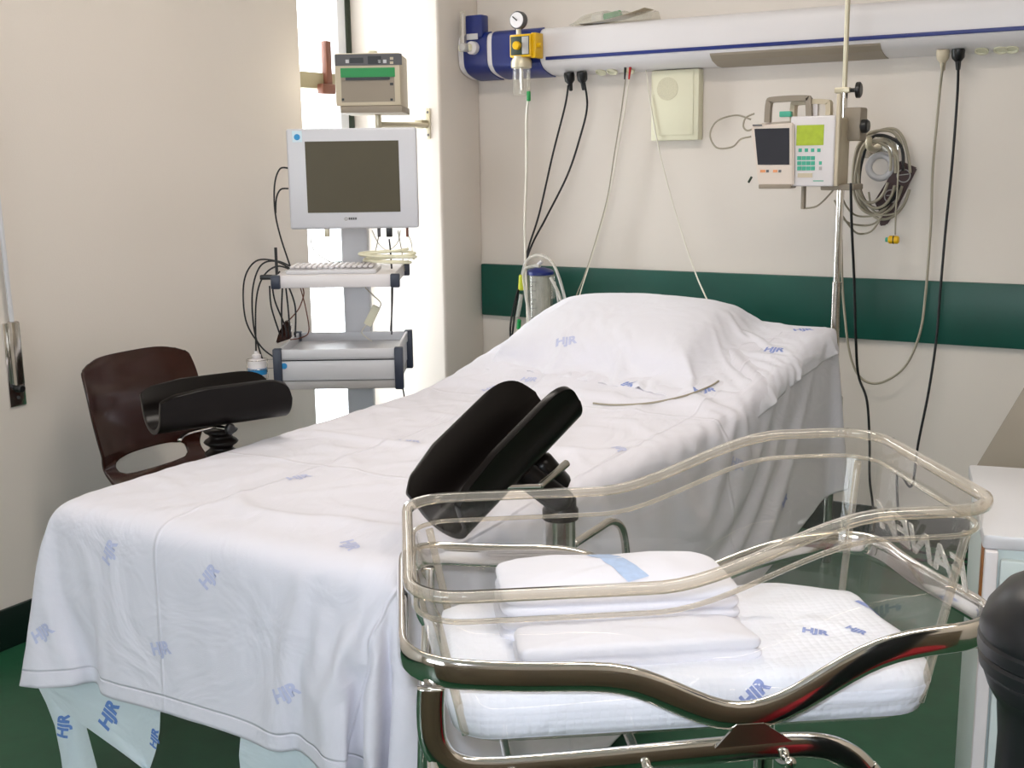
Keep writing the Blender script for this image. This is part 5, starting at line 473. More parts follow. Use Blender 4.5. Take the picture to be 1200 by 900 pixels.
1,-1,-1,-1,1,5,0,-1,-3,1,0,-2,0,1,1,0,-1,0,-1,0,0,0,3,-1,-1,3,0,1,-13,1,0,8,-1,-1,4,0,2,-11,1,-1,7,1,1,0,0,-2,3,-1,2,-6,1,0,3,0,0,-3,0,0,3,-1,0,0,1,0,0,0,0,0,0,-1,0,0,0,0,-1,0,4,1,1,-10,1,-1,6,-1,1,0,0,-1,-1,1,1,-5,1,-2,10,
-1,2,-4,0,-1,0,0,1,0,0,-1,-1,-1,0,0,0,1,0,1,-1,-3,1,1,-6,1,-3,17,-1,3,-8,-1,0,0,0,0,1,0,0,0,1,-1,0,-1,0,0,1,-1,1,5,0,0,-12,1,-1,5,1,-1,1,-1,1,2,0,0,0,0,-1,-1,0,1,0,0,-1,-1,0,1,1,0,0,-1,0,-1,0,0,1,0,1,-1,0,-1,1,0,0,0,1,0,-1,
-1,0,1,0,0,-1,0,0,1,0,0,0,-7,27,6,0,1,0,1,0,1,5,0,-2,-4,0,1,1,0,0,3,0,0,3,0,-3,-3,-1,6,0,0,1,-1,2,-12,1,0,7,0,-2,4,0,2,-9,1,-1,5,0,1,0,0,-2,3,-1,2,-5,1,-1,3,0,0,0,0,0,0,0,0,0,0,0,0,0,0,-1,0,1,1,0,0,0,0,-1,3,1,0,-4,-1,1,1,
0,-1,0,1,0,0,0,1,-1,-1,-1,0,0,1,-4,1,-2,7,0,2,-3,-1,-1,0,0,1,1,1,0,0,0,-1,0,0,1,0,0,0,-1,1,0,-7,0,-3,13,0,2,-5,0,0,0,0,0,0,0,0,0,0,0,0,1,0,0,-6,0,0,5,0,0,0,0,0,2,0,0,-1,0,-1,-2,1,1,1,-1,-1,-1,0,1,0,0,0,0,0,-1,0,0,1,0,0,-1,
0,0,1,0,1,0,0,0,-1,-1,0,1,1,0,-1,-1,0,1,1,0,0,0,0,-1,-14,24,8,1,1,-1,2,0,0,1,2,0,9,2,-1,4,-1,0,0,0,-1,-7,-1,5,2,2,-4,0,0,-7,2,-1,7,0,0,2,-1,1,-6,1,-1,4,0,1,0,0,-1,2,-1,1,-5,1,-1,2,0,0,0,0,0,0,0,0,0,-1,0,0,1,1,0,0,0,0,0,-1,
0,0,0,0,0,1,-3,0,0,0,1,-1,3,-1,1,0,0,-1,0,0,0,1,1,1,0,0,-1,0,-1,1,-3,0,-1,3,1,1,0,0,0,0,0,-1,0,0,1,0,0,-1,0,-1,0,0,0,1,-1,1,0,-5,1,-2,9,-1,1,-4,1,0,0,-1,0,1,1,0,0,0,0,0,1,0,0,-1,1,-1,1,-1,1,-1,1,-1,-1,-1,1,1,0,-1,-1,1,1,0,
0,0,0,0,-1,0,0,1,0,0,-1,0,-1,1,0,0,0,0,0,-1,0,0,1,1,0,-1,-1,0,1,2,0,0,0,0,-1,1,0,1,-20,19,8,0,-1,1,-1,1,0,1,0,0,1,1,-1,3,2,0,6,3,-1,11,4,-7,-1,-1,3,-1,0,3,0,0,0,0,1,-2,1,0,2,0,0,0,0,-1,0,-1,0,-2,1,0,2,0,1,0,0,0,0,0,0,0,0,
0,0,0,0,0,0,-1,0,0,1,-1,0,0,1,0,0,0,0,0,0,0,0,0,0,0,0,1,-1,0,-1,1,0,0,-1,0,0,0,0,0,1,0,1,0,0,0,0,0,0,-1,0,-1,0,0,0,1,-1,0,-1,0,0,1,0,1,0,0,0,-1,1,0,1,0,0,0,-4,0,0,4,0,0,0,1,0,0,0,-1,1,0,0,-1,0,1,0,0,-1,0,0,0,-1,-1,0,1,1,1,
-1,-1,-1,1,0,0,0,0,0,-1,1,0,1,-1,0,-1,1,0,1,0,1,0,0,-1,-1,1,0,1,1,0,-1,1,0,1,3,-1,0,1,0,-1,2,-1,1,3,-1,0,23,18,-2,-7,6,1,-5,3,0,-4,1,2,-4,0,1,0,1,0,0,0,0,-5,-1,4,1,1,-2,1,0,2,0,0,-1,0,-1,0,0,0,0,0,0,1,-1,0,0,1,1,0,0,0,0,0,
-1,0,0,0,0,0,0,0,-1,0,0,1,0,0,0,0,1,0,1,-3,1,-1,4,-1,0,-2,0,0,0,0,0,0,0,0,0,0,1,0,1,-1,0,0,1,0,-1,0,0,0,-1,0,0,0,0,0,0,1,0,1,0,1,-1,-1,0,0,1,0,1,-1,0,-1,0,-1,0,0,0,0,0,0,0,1,0,0,0,1,0,0,0,0,0,0,0,-2,1,0,1,0,1,0,0,-1,-1,0,
0,0,0,1,1,0,-1,-1,0,0,1,0,1,-1,0,-1,0,1,0,1,-1,0,-1,1,0,1,1,0,-1,2,-1,0,3,0,1,2,-1,-1,3,-1,1,2,-1,0,1,-1,-1,2,-2,1,2,-1,0,0,-1,0,17,24,-2,1,-2,0,0,0,1,-6,4,0,-2,2,1,2,-2,-2,-5,1,2,-8,1,4,0,0,-1,1,0,1,0,1,0,0,0,0,0,0,0,-1,
0,-1,1,0,0,0,-1,0,0,1,0,0,0,0,0,0,0,0,0,0,0,0,0,0,0,0,0,0,-1,0,-1,0,0,0,-1,1,1,5,0,-1,0,-1,0,0,0,0,-1,0,0,0,0,1,-1,0,0,-1,1,-1,0,0,1,0,0,0,0,-1,0,-1,0,-1,0,0,1,1,0,0,0,0,-1,1,0,1,0,1,-1,0,0,1,0,0,0,-1,0,0,0,0,0,0,-1,0,0,1,
0,3,0,-1,0,1,0,0,0,0,0,1,1,0,-1,-1,-1,0,1,1,0,-1,-1,1,0,1,2,0,-1,2,0,0,3,-2,1,3,-1,-1,2,-2,1,3,-1,0,2,-1,-1,1,-2,1,1,-1,0,0,0,0,0,0,0,0,0,0,-1,1,0,0,0,-1,9,27,0,1,0,-1,0,0,0,4,-2,0,-2,0,0,-10,4,3,-5,0,-1,4,0,-1,-1,0,2,0,0,
-1,0,-1,0,0,0,0,-1,0,0,1,1,0,0,0,0,0,0,0,0,-1,0,0,0,0,0,0,0,0,0,0,0,1,0,0,0,0,0,0,0,0,0,0,0,0,0,0,-1,-3,0,1,0,1,0,0,-1,0,1,0,0,0,0,-1,1,0,0,1,0,1,0,0,0,0,0,-1,0,1,0,0,0,1,0,0,-1,0,0,0,0,-1,1,0,0,-1,0,0,1,0,0,-1,0,0,0,0,0,
1,0,0,-1,0,0,2,0,-1,0,0,1,0,1,1,-1,2,2,-1,1,-1,-1,0,2,1,0,3,-1,0,4,-1,1,3,-2,-1,2,-1,1,1,-1,0,1,0,-1,0,0,1,-1,0,0,-2,1,-1,-2,1,1,-1,2,-1,-2,1,0,-2,0,-1,-2,0,1,-3,1,-1,-2,0,0,-4,0,0,-17,23,1,1,1,1,2,1,-1,1,1,0,3,1,-1,4,0,0,
7,1,0,-1,0,0,0,0,1,-1,0,0,0,0,2,0,1,0,1,0,0,0,-1,0,0,0,0,0,0,0,0,0,0,0,1,0,0,0,0,-1,0,0,1,-1,0,0,0,0,0,0,-1,0,0,0,0,0,0,0,0,0,0,0,0,0,0,0,1,0,0,0,0,1,-1,1,0,0,-1,0,0,0,0,0,0,0,0,1,0,0,-1,0,0,0,0,0,1,0,0,-1,0,1,0,0,0,1,0,0,
-1,0,0,1,0,0,-1,0,-1,0,0,0,0,0,1,-1,0,-1,1,-1,0,1,2,1,-1,1,3,0,0,4,-1,0,2,-1,1,0,0,-1,-2,1,0,-2,0,0,-2,1,-1,-2,0,0,-3,0,0,-3,0,-1,-3,0,0,-2,-1,0,-3,-2,-1,-3,-1,0,-3,-2,0,-2,-3,0,-3,-1,-1,-1,-3,0,-2,-3,-1,0,-2,1,16,23,-3,-2,
1,0,-2,1,1,-1,1,-1,1,-1,1,0,1,-1,-4,1,1,-5,2,1,-2,0,2,0,0,-3,0,0,-2,-1,-1,0,0,0,0,0,0,0,0,0,-1,0,0,0,0,0,0,0,0,0,-1,0,0,1,0,0,0,0,0,0,0,0,0,0,1,0,0,0,0,0,0,0,0,0,0,0,0,0,0,0,0,0,0,0,0,-1,1,0,0,0,0,0,0,0,0,0,0,0,-1,0,0,0,0,
0,0,0,1,0,0,0,0,0,0,0,0,0,0,0,0,0,0,0,0,0,0,0,0,0,1,0,0,0,1,0,-1,-1,1,0,0,1,0,-1,6,-1,1,-2,-4,0,0,-3,-1,1,-3,-1,-1,-3,-2,0,-3,-2,-1,-2,-1,0,-2,-2,1,-2,-2,-1,-1,-2,0,-2,-3,0,0,-1,-1,-1,-2,1,-1,-2,0,0,-2,0,0,-1,-1,-1,-1,0,1,
-1,0,0,-1,1,-1,-1,0,0,-1,-1,15,24,-3,0,0,0,0,0,0,-1,0,1,-4,2,-1,-2,1,1,0,0,0,-6,1,1,-1,-15,-24,-2,7,5,0,0,0,1,0,0,0,0,0,0,0,0,0,1,1,0,0,0,0,0,-1,-1,-1,0,1,0,0,0,0,0,0,0,0,0,0,0,0,0,0,0,0,0,0,0,0,0,0,0,0,0,0,0,0,0,0,0,0,0,
0,0,0,0,0,0,1,0,0,0,1,0,0,0,1,0,0,0,1,1,0,0,-1,0,-1,0,0,1,1,0,0,0,0,0,0,-1,1,1,0,0,1,0,1,0,0,0,1,0,0,1,0,1,0,0,0,-1,-4,3,15,-3,0,-1,-12,-7,3,-2,-2,-1,-3,-3,0,-1,-1,0,0,-2,0,-1,-2,0,-1,-2,-1,-1,-2,1,0,0,0,0,-1,0,0,-2,0,0,-1,
-1,0,0,0,0,-1,0,-1,-2,0,1,0,1,0,-1,0,-1,-1,-1,1,0,0,0,-1,0,])
CLOTH_S2=(57,[-2.0101, -1.2386, 0.6627],[
2,116,82,18,-1,6,18,1,-4,18,1,-2,19,0,2,18,0,-1,19,2,-1,16,-4,8,17,1,-8,18,-2,1,12,-2,14,18,-3,-4,16,-4,-9,18,-3,-5,18,-2,0,15,2,10,17,3,-8,17,-1,7,16,7,-7,17,-8,4,17,0,-6,18,-3,5,18,4,-5,16,-8,7,16,-2,-9,18,-4,2,17,-5,5,
19,-4,-1,15,-3,-9,18,-1,7,17,0,-5,19,-2,-1,18,2,-1,19,1,2,10,-8,13,14,-5,-10,17,-3,-8,15,-8,8,15,-2,-10,17,-6,5,18,-5,1,16,-5,-9,18,-4,-1,18,-5,0,18,-3,-1,18,-4,-1,19,-4,0,18,-4,0,18,-2,-1,19,-3,-1,18,-2,-1,19,-3,0,18,-2,
-2,17,0,-8,11,2,-15,8,2,-17,-1,4,-18,-1,18,5,0,1,-3,0,-1,0,1,-1,3,0,0,-2,0,1,0,-2,-4,8,2,4,-14,1,-2,10,0,2,-5,3,0,-2,-1,0,-3,1,0,2,-2,-3,12,0,-3,2,0,6,-19,0,-2,15,1,2,-12,-1,-8,18,-1,8,-14,1,-1,7,1,1,-8,-2,-6,14,0,6,-17,2,
-1,9,0,0,-2,1,1,0,-3,0,-8,2,-3,14,-1,2,-13,0,-1,11,-1,2,-5,-2,-5,10,-1,-3,2,8,7,-14,-4,1,-5,-1,-4,16,3,4,-10,1,-1,2,0,0,1,-2,1,-10,1,-1,12,0,-2,3,0,2,-3,0,0,-3,0,-1,3,-1,0,1,-1,2,-5,1,0,-1,-1,0,2,1,-1,2,-1,1,-1,0,0,-1,0,0,
-1,0,-1,1,-1,1,0,0,0,-1,0,18,2,0,0,-3,0,-1,8,0,1,-5,-1,1,1,1,-1,1,1,1,-2,-1,0,0,1,0,1,0,-1,1,2,0,-5,-1,0,0,1,-2,11,-1,-1,0,-1,-1,2,-1,0,-1,-1,4,-14,1,0,5,1,1,-2,0,-1,1,1,0,-2,0,0,3,0,0,-1,1,0,2,0,0,0,0,-1,4,-1,1,-11,2,-1,
9,-2,-1,4,-2,2,-5,1,0,-1,0,0,0,1,0,-1,-1,0,2,-4,-2,-11,8,0,13,-1,1,-1,-2,1,-8,1,-2,12,1,2,-11,1,-2,9,1,1,-5,-2,-1,5,-1,1,-3,1,0,2,-1,0,2,-1,1,-9,1,0,4,-1,-2,6,0,1,-2,0,1,-5,0,0,-1,1,0,3,-2,0,-1,2,0,0,-2,0,0,1,0,1,0,18,4,0,
0,0,0,0,1,-1,0,0,1,-1,-1,-1,-1,4,0,2,-9,2,0,5,-1,0,-3,1,1,2,1,-1,-5,1,-3,11,-1,0,1,2,1,-2,-3,-3,4,-1,1,0,0,1,-1,-1,-1,1,1,3,-16,3,1,7,-1,-2,5,-1,2,-4,2,0,-4,0,0,3,0,-2,4,0,2,-8,1,-2,7,-4,-4,8,3,4,-6,-3,2,-2,1,0,-6,0,0,3,1,
0,-3,1,0,-1,0,0,1,-1,-2,9,3,2,-8,0,-1,1,0,0,-2,0,-1,7,0,1,-6,0,0,4,-2,0,2,2,-2,2,-2,2,-3,1,0,-2,-1,1,-2,-1,-3,8,0,2,-7,0,1,-3,0,0,2,0,-1,3,0,0,-1,-1,1,-1,1,0,1,-2,0,-1,2,0,0,0,16,9,0,-3,3,0,5,-9,0,-1,4,0,0,1,0,1,-4,1,-2,5,
-1,-1,1,1,-1,2,-1,-4,3,0,1,-1,1,3,-1,1,0,-1,-1,-1,0,0,0,1,0,0,0,0,0,0,-1,5,-7,1,-2,3,0,-2,3,0,4,-8,0,-1,2,1,1,-6,1,-1,6,0,1,-4,0,-2,7,-1,-2,3,-1,-1,0,1,4,-5,0,-1,0,-1,2,-4,0,-1,2,0,1,1,-1,-1,-12,3,-2,16,1,2,-6,-2,1,-7,2,-1,
10,1,0,-2,-1,1,-6,1,-1,6,0,-1,1,-1,0,1,0,0,3,0,0,-2,-4,2,-14,1,-2,16,1,2,-7,0,1,-2,1,-1,3,-1,0,0,0,0,2,-1,1,-5,4,-2,5,-4,1,-2,0,0,-1,1,0,0,-1,12,13,1,3,-2,0,-8,6,0,2,0,0,-1,-1,0,0,1,0,0,-1,0,0,1,0,1,-2,0,3,-1,1,0,0,0,0,-1,
0,2,-1,0,0,1,0,0,-1,1,-1,1,-1,0,0,1,-1,0,0,1,0,-1,2,-3,1,-1,2,0,-1,1,0,-1,1,0,0,-1,0,1,0,1,0,-2,-4,-3,4,3,4,-3,-2,2,-5,1,1,1,0,-1,0,0,2,-3,1,0,-8,1,-1,7,0,1,0,-1,0,-7,2,-1,6,0,0,-2,0,1,-1,1,-2,4,0,1,1,-4,-2,6,4,1,-5,-7,1,
-12,-1,-1,-2,5,1,14,0,0,-1,0,1,-5,0,-1,3,0,1,-1,0,-2,5,0,2,-7,0,-1,6,-1,1,-2,-1,0,-2,4,0,2,-1,0,0,2,10,15,-3,-9,3,0,6,-1,1,-5,1,-1,0,0,1,0,0,-1,1,0,1,2,-1,-1,-1,1,1,1,0,-1,3,-1,0,-1,0,1,5,-4,1,1,0,0,0,0,2,-2,1,-1,2,-1,0,-2,
2,0,-6,3,0,2,-1,0,1,-1,0,-2,1,-1,4,-1,1,1,-1,0,-1,0,0,2,-1,-2,-1,1,3,4,-5,-5,3,-5,5,-3,6,0,0,0,0,-1,0,-1,1,-1,1,2,-3,1,1,-7,1,-1,6,0,-1,1,0,1,0,0,-1,1,0,0,0,-1,0,0,0,-1,0,1,3,-7,-5,0,-4,2,0,8,-1,-2,3,1,2,-8,0,0,3,0,0,-1,-1,
-2,5,1,2,-5,0,-1,4,1,0,-2,-1,1,-1,0,0,1,-3,0,-1,4,-1,0,16,7,6,-17,-1,12,1,-4,1,-1,4,-2,1,1,0,-1,1,0,1,0,0,0,-2,1,0,2,-1,0,2,-2,0,-4,2,1,3,-1,-1,2,-1,0,1,-2,1,1,-1,1,-1,2,0,0,0,0,-8,4,0,3,-1,0,-2,1,0,2,-1,0,0,0,0,0,-1,-1,0,
0,0,-1,2,-1,5,-3,2,0,-1,-1,5,-5,2,-1,1,0,-2,2,0,-1,1,0,-1,1,1,-1,0,-1,1,1,0,0,-1,0,1,-1,0,0,0,0,1,-2,1,1,-1,0,2,0,1,0,-2,-1,0,1,-11,0,-15,9,2,8,-1,-2,7,1,2,-8,0,0,2,0,0,-2,0,-1,6,0,1,-2,0,-1,1,0,1,-5,-1,0,3,0,0,-1,-1,0,-1,
5,-1,3,-2,1,0,-10,13,7,12,5,-1,-2,-3,5,0,-3,3,0,0,1,0,-2,-1,0,0,1,-1,2,-2,1,-1,2,-1,-3,2,1,2,-2,-1,1,-1,1,0,0,-2,-3,2,3,5,-3,-4,3,-5,4,-13,10,1,5,-2,0,1,-1,0,3,-2,-1,-9,5,0,7,-3,0,-4,2,1,2,0,-1,-1,-1,0,4,-1,2,2,-2,-3,3,-5,
3,-10,9,0,-1,0,0,4,-1,1,0,0,-1,0,0,0,0,-1,0,0,1,1,1,-1,0,2,-1,0,-3,2,-1,3,-3,0,0,-1,-4,-6,6,2,12,-21,-2,0,-1,2,-2,12,1,2,-6,0,0,1,0,0,-3,0,-1,6,0,1,-1,1,0,-2,-1,1,-4,0,-2,8,0,1,-3,-2,0,-3,6,-1,5,-2,0,-2,-1,0,0,-1,17,8,5,0,
-6,-4,-1,5,0,0,2,-1,-2,2,1,0,1,-1,-1,1,1,-2,2,0,0,-1,0,0,0,0,0,1,0,1,0,0,-1,0,0,-1,1,0,5,-5,3,-3,3,-1,-3,1,-1,1,0,0,4,-3,0,-9,6,0,4,-2,1,-4,1,0,5,-1,-1,-2,0,1,1,0,-2,1,-1,3,3,-3,2,-3,3,-1,-4,2,-1,5,-2,1,-6,2,-1,-1,1,0,1,0,
0,2,-1,0,-1,0,0,2,-1,0,0,0,0,2,-1,0,1,0,-3,-6,3,1,13,-17,-11,-3,-7,12,3,10,0,0,-1,1,0,-1,-1,1,-2,0,-1,6,0,0,0,1,0,-4,-2,0,-3,0,-2,10,1,2,-4,-2,0,-6,4,-1,7,-5,1,-4,4,0,2,1,0,0,6,17,3,-8,-1,7,3,2,-3,0,-1,1,0,0,0,-1,-1,2,1,-1,
0,-1,0,0,0,0,1,0,0,-1,-1,-1,2,1,1,-2,-3,-8,7,4,7,-5,-2,3,-7,1,-11,12,2,6,-3,-1,3,-4,0,-9,8,0,7,-5,1,0,0,-1,1,-1,0,-7,5,0,1,0,0,7,-7,2,-12,8,-1,11,-7,-1,-11,7,2,11,-7,1,-8,6,-1,3,-1,0,1,-1,0,2,-2,0,-6,4,0,2,-1,0,-1,1,0,1,-1,
0,6,-4,-1,-8,5,-1,12,-13,-9,-1,-6,10,1,6,0,-1,0,0,1,-1,-1,1,-3,1,-2,5,0,0,0,0,1,-3,0,0,-2,0,-3,10,0,2,-5,-2,1,-5,3,-1,6,-2,1,-2,2,-1,1,0,0,-1,2,0,1,-2,16,8,3,1,-3,0,0,1,-1,0,1,0,0,1,0,-1,0,0,1,0,0,-1,1,0,-1,1,0,0,1,1,2,-4,
-2,-6,8,2,6,-9,-1,-2,3,2,-2,4,0,1,-1,-1,3,-6,1,-6,9,0,5,-7,0,-3,4,-1,3,-3,0,-2,3,0,0,0,0,3,-5,0,-6,8,0,4,-4,2,-9,6,-1,10,-9,0,-6,7,1,3,-2,0,-1,1,0,2,-3,0,-5,5,0,3,-3,0,2,-1,0,-1,0,0,3,-3,-1,-8,7,-1,9,-11,-6,0,-6,6,1,4,1,0,
0,0,0,1,0,0,-3,1,-1,3,-1,1,1,0,0,-3,1,0,-2,-2,-2,9,0,1,-1,1,0,-2,1,-1,2,-1,1,-2,-4,1,-6,1,0,1,0,1,1,6,-3,3,0,17,6,2,0,-1,-1,0,1,0,0,0,0,-1,1,0,1,0,-1,-1,1,1,1,0,-1,0,-1,1,-1,1,-1,0,1,1,0,-2,1,1,0,-1,0,1,0,-6,6,0,6,-9,0,-1,
3,0,0,1,0,0,0,0,-1,1,1,0,0,-1,-2,3,0,4,-8,1,-3,6,-1,-1,2,1,-1,0,-3,6,-10,4,-6,10,0,3,-2,-1,-1,-1,0,2,-1,1,-5,5,0,3,-3,0,2,-1,0,-3,2,-1,3,-3,0,-4,5,1,6,-9,-5,1,-5,3,-1,2,1,0,2,0,-1,0,0,1,1,0,0,-2,0,0,2,0,0,-3,1,0,-1,-2,-2,
8,0,-1,0,1,3,-10,-1,0,2,-1,0,-3,1,0,0,6,-3,9,0,1,1,-2,0,-2,-4,2,-2,0,17,6,2,1,-1,-1,-1,1,0,0,1,0,0,-1,0,0,1,0,0,0,-1,0,0,1,0,0,0,1,-1,0,-3,4,0,4,-7,-1,-4,8,2,3,-8,-1,0,4,0,0,-2,0,-3,6,1,1,-4,0,1,1,0,-1,1,-1,-1,1,1,1,-1,0,
0,0,-1,-3,4,1,4,-8,-1,0,2,2,-1,2,-1,0,0,0,0,-1,1,1,-1,0,-3,4,-1,2,-2,1,0,-1,0,0,0,0,0,1,0,-1,2,-1,3,-8,-1,0,1,1,-1,0,-1,1,0,2,-1,1,-1,1,0,1,-1,-1,0,1,0,-1,0,-2,1,0,0,-2,-1,6,0,-1,2,0,2,-13,0,0,1,0,0,-1,2,0,6,-1,-2,5,-4,3,
-7,2,-1,0,-8,-1,-1,-1,-1,-1,-1,17,9,1,0,-3,1,1,0,0,-1,-1,0,1,1,0,0,0,0,0,0,0,-1,1,0,0,-1,-1,-1,3,0,2,-6,1,-3,6,0,2,-4,0,0,2,1,0,-2,0,0,2,0,-1,1,-1,2,-4,0,-4,7,0,2,-2,1,-1,2,0,3,-8,0,-4,8,0,2,-3,0,2,-2,0,0,-3,0,-4,8,1,3,-3,
0,0,-2,-1,-1,3,1,0,-2,0,1,0,-1,0,0,0,-2,2,0,2,-2,0,1,-4,0,-1,3,-1,1,-3,-1,1,0,4,-2,3,-2,1,-3,1,0,2,-1,0,0,0,0,0,1,0,-1,-1,-2,4,-1,-1,3,0,3,-13,0,1,1,1,-1,4,0,-1,4,-1,-1,2,0,2,-8,3,-2,5,-8,2,-5,9,-1,3,-7,1,-1,5,17,2,-6,-1,
7,1,1,-3,1,1,0,-1,-1,0,1,0,0,0,0,0,0,0,0,-1,0,2,1,1,-5,0,-2,5,0,2,-2,0,0,-1,0,-1,1,0,0,0,1,0,0,0,0,1,0,0,0,-1,0,0,1,0,-1,-1,1,-5,0,-3,8,1,3,-4,0,-1,1,0,-1,0,0,0,3,1,1,-3,-1,0,-2,0,-1,4,0,1,-1,0,0,0,0,0,-1,0,-1,2,1,1,-1,-1,
0,-3,0,0,2,0,1,-1,-3,0,-3,4,-1,4,-1,1,-2,0,0,0,0,-1,0,0,1,0,1,0,0,-1,-1,2,-2,-2,5,0,2,-16,1,1,1,1,-2,12,-1,0,1,1,1,-5,0,0,0,0,1,2,-4,1,-7,8,-3,7,-8,2,-3,3,0,0,0,17,6,2,1,-2,0,-1,0,-2,0,2,2,1,-1,-1,-1,0,0,0,0,0,0,1,0,1,-3,
0,-1,4,0,1,-1,0,-1,-1,1,0,0,-1,-1,3,0,2,-4,0,-1,3,0,1,-1,0,-1,0,1,0,1,-1,1,-5,0,-2,6,1,1,-2,-1,0,-1,1,1,0,0,-1,2,0,0,-1,0,0,0,0,0,1,0,1,-1,1,-1,0,-1,0,0,0,0,1,1,1,-1,-1,0,-2,1,0,1,-1,-1,0,0,0,-2,1,0,2,-1,1,-2,-1,0,0,1,-1,
2,1,1,0,0,0,0,-1,-1,0,-2,-3,7,-1,3,-19,2,2,6,0,-3,10,0,1,-3,1,1,-2,-1,0,1,1,0,-2,-2,0,-4,5,-2,8,-4,2,-4,3,-1,0,-3,1,0,-1,17,7,4,1,-3,-3,-1,3,2,0,-2,-1,0,0,0,1,0,0,0,0,0,0,-1,1,-1,1,-1,0,0,0,0,0,0,1,-1,-1,-1,4,1,1,-5,0,0,-1,
0,-2,7,0,2,-8,0,-2,8,1,1,-5,0,1,1,0,0,1,0,0,-2,0,0,1,-1,-1,0,1,1,1,0,0,-1,0,0,-1,0,-1,2,0,0,0,0,0,0,0,1,-1,0,-1,0,0,0,0,0,0,1,0,0,-1,0,1,0,-1,0,-1,1,0,-1,-2,0,0,2,0,1,0,0,0,0,0,0,0,-1,0,-1,-4,9,-3,4,-20,4,1,9,-1,-2,7,1,1,
-4,0,1,-6,-1,0,-1,1,0,0,-1,0,0,3,-3,11,-4,3,-6,-3,0,-2,6,0,3,-1,0,0,4,18,2,-5,-2,5,3,2,-4,-1,0,2,0,0,0,0,0,-1,0,0,1,0,0,0,0,0,0,0,0,0,1,0,-3,-1,-1,4,1,1,-2,-1,0,-1,0,-1,4,1,1,-4,0,-1,2,0,1,0,-1,1,-3,1,-2,5,0,1,-4,-1,0,2,1,
-1,1,0,1,-3,0,-1,3,0,0,-1,0,1,0,0,0,0,0,-1,0,0,1,0,0,-1,0,1,1,0,-1,0,-1,0,0,0,0,0,1,0,-1,-1,0,1,1,-1,0,-2,2,-1,1,-1,1,0,0,0,0,0,-1,1,1,-4,8,-6,4,-20,5,1,9,-1,-2,7,1,1,-4,-1,1,-7,1,0,2,0,-1,3,0,0,2,0,-1,4,-1,2,-5,-3,0,-3,7,
-2,5,-4,2,-2,0,0,0,-1,17,8,2,1,-3,0,-1,1,0,1,-2,0,0,0,0,-1,1,1,0,-1,0,0,0,-1,1,0,1,0,0,-1,0,1,0,0,0,0,0,-2,1,0,2,0,0,-1,-1,0,-3,0,-1,7,1,1,-5,0,0,0,-1,-1,1,1,0,1,0,0,0,0,1,-1,0,0,0,0,-1,0,0,1,1,-1,-1,0,1,0,-1,0,1,0,0,-1,0,
0,1,1,0,-1,0,0,0,0,0,0,0,0,1,-1,0,0,0,0,-1,-1,0,1,2,-1,0,-1,1,0,0,0,0,0,2,-5,8,-8,4,-17,7,0,12,0,0,-2,0,1,-1,-1,0,-7,0,0,5,-1,0,5,1,-1,1,-1,-1,1,0,2,-5,1,0,-1,3,-2,4,-2,2,-2,-8,-1,-2,5,1,1,2,18,2,2,0,-1,-3,0,4,1,0,-1,0,-1,
0,0,1,0,-1,0,0,0,0,-1,1,-1,1,-1,0,-1,1,1,1,0,0,0,-1,-1,0,0,0,2,0,1,-4,0,-1,6,1,1,-4,-1,0,-3,1,-1,5,0,1,-2,-1,0,0,1,0,0,-1,0,0,1,0,0,-1,0,-1,1,0,1,0,0,0,0,0,1,0,0,0,0,0,0,0,-1,-1,-1,1,0,1,0,0,0,0,0,0,-1,0,0,1,0,0,0,0,0,0,-1,
0,0,0,0,-1,1,3,-4,8,-10,4,-16,8,0,11,-2,1,-6,0,-2,8,-1,2,-11,2,0,6,0,-2,5,0,0,-2,-1,1,-1,0,1,-8,0,0,-1,-1,0,1,5,-1,8,-10,0,-5,14,-3,6,3,-2,0,0,17,6,-1,0,1,2,1,-3,0,-1,0,0,1,0,0,0,0,0,0,0,1,0,0,-1,0,0,1,0,0,-1,-1,0,0,0,0,1,
1,2,-1,0,-5,0,-1,5,1,1,-3,-1,0,-2,1,0,3,-1,0,0,1,0,-1,0,0,2,0,0,-2,0,-1,1,0,1,0,0,0,0,0,-1,0,0,1,0,0,0,0,0,-1,0,0,1,0,0,0,0,0,0,0,-1,0,0,0,0,-1,0,0,1,1,0,-1,0,0,1,-1,0,0,0,0,0,4,-3,6,-11,2,-14,9,0,10,-4,1,-8,3,-1,9,-1,1,-9,
1,-1,7,0,0,2,0,2,-7,0,-1,-2,1,0,-2,0,0,7,0,-4,8,0,0,0,-8,3,-13,14,-2,9,-4,2,-3,-12,-1,-1,4,18,4,-4,0,2,2,0,-2,0,0,0,0,0,0,0,0,0,0,0,0,-1,0,0,1,0,0,-1,0,-1,0,0,2,1,0,-2,-1,0,-2,1,0,5,0,0,-2,0,0,-2,0,0,1,0,0,2,0,0,-2,0,0,0,
0,0,0,0,0,2,0,0,-1,-1,0,0,1,0,0,-1,0,-1,1,0,1,-1,0,-1,1,0,1,-1,0,-1,1,0,1,0,0,-1,0,0,1,0,0,1,0,0,-2,-1,0,1,0,0,-1,1,-1,0,3,-2,5,-11,2,-11,7,1,5,-2,0,-4,3,0,4,-1,0,-5,1,0,4,0,0,0,0,0,-1,0,-1,4,1,0,2,-2,-2,5,1,0,-1,-1,4,-12,
-1,-1,-4,8,-3,14,-6,3,-6,-9,-1,-2,13,1,1,-3,17,8,4,1,-3,1,0,-2,-1,0,2,0,0,-1,0,0,0,0,0,0,1,0,0,-1,0,0,0,0,0,1,0,0,-1,0,-2,1,-1,3,-1,1,-1,1,0,-2,-1,0,1,1,0,1,-1,0,-2,1,0,2,-1,0,0,1,0,0,-1,0,-1,1,0,0,0,0,1,0,0,0,0,0,0,0,0,0,
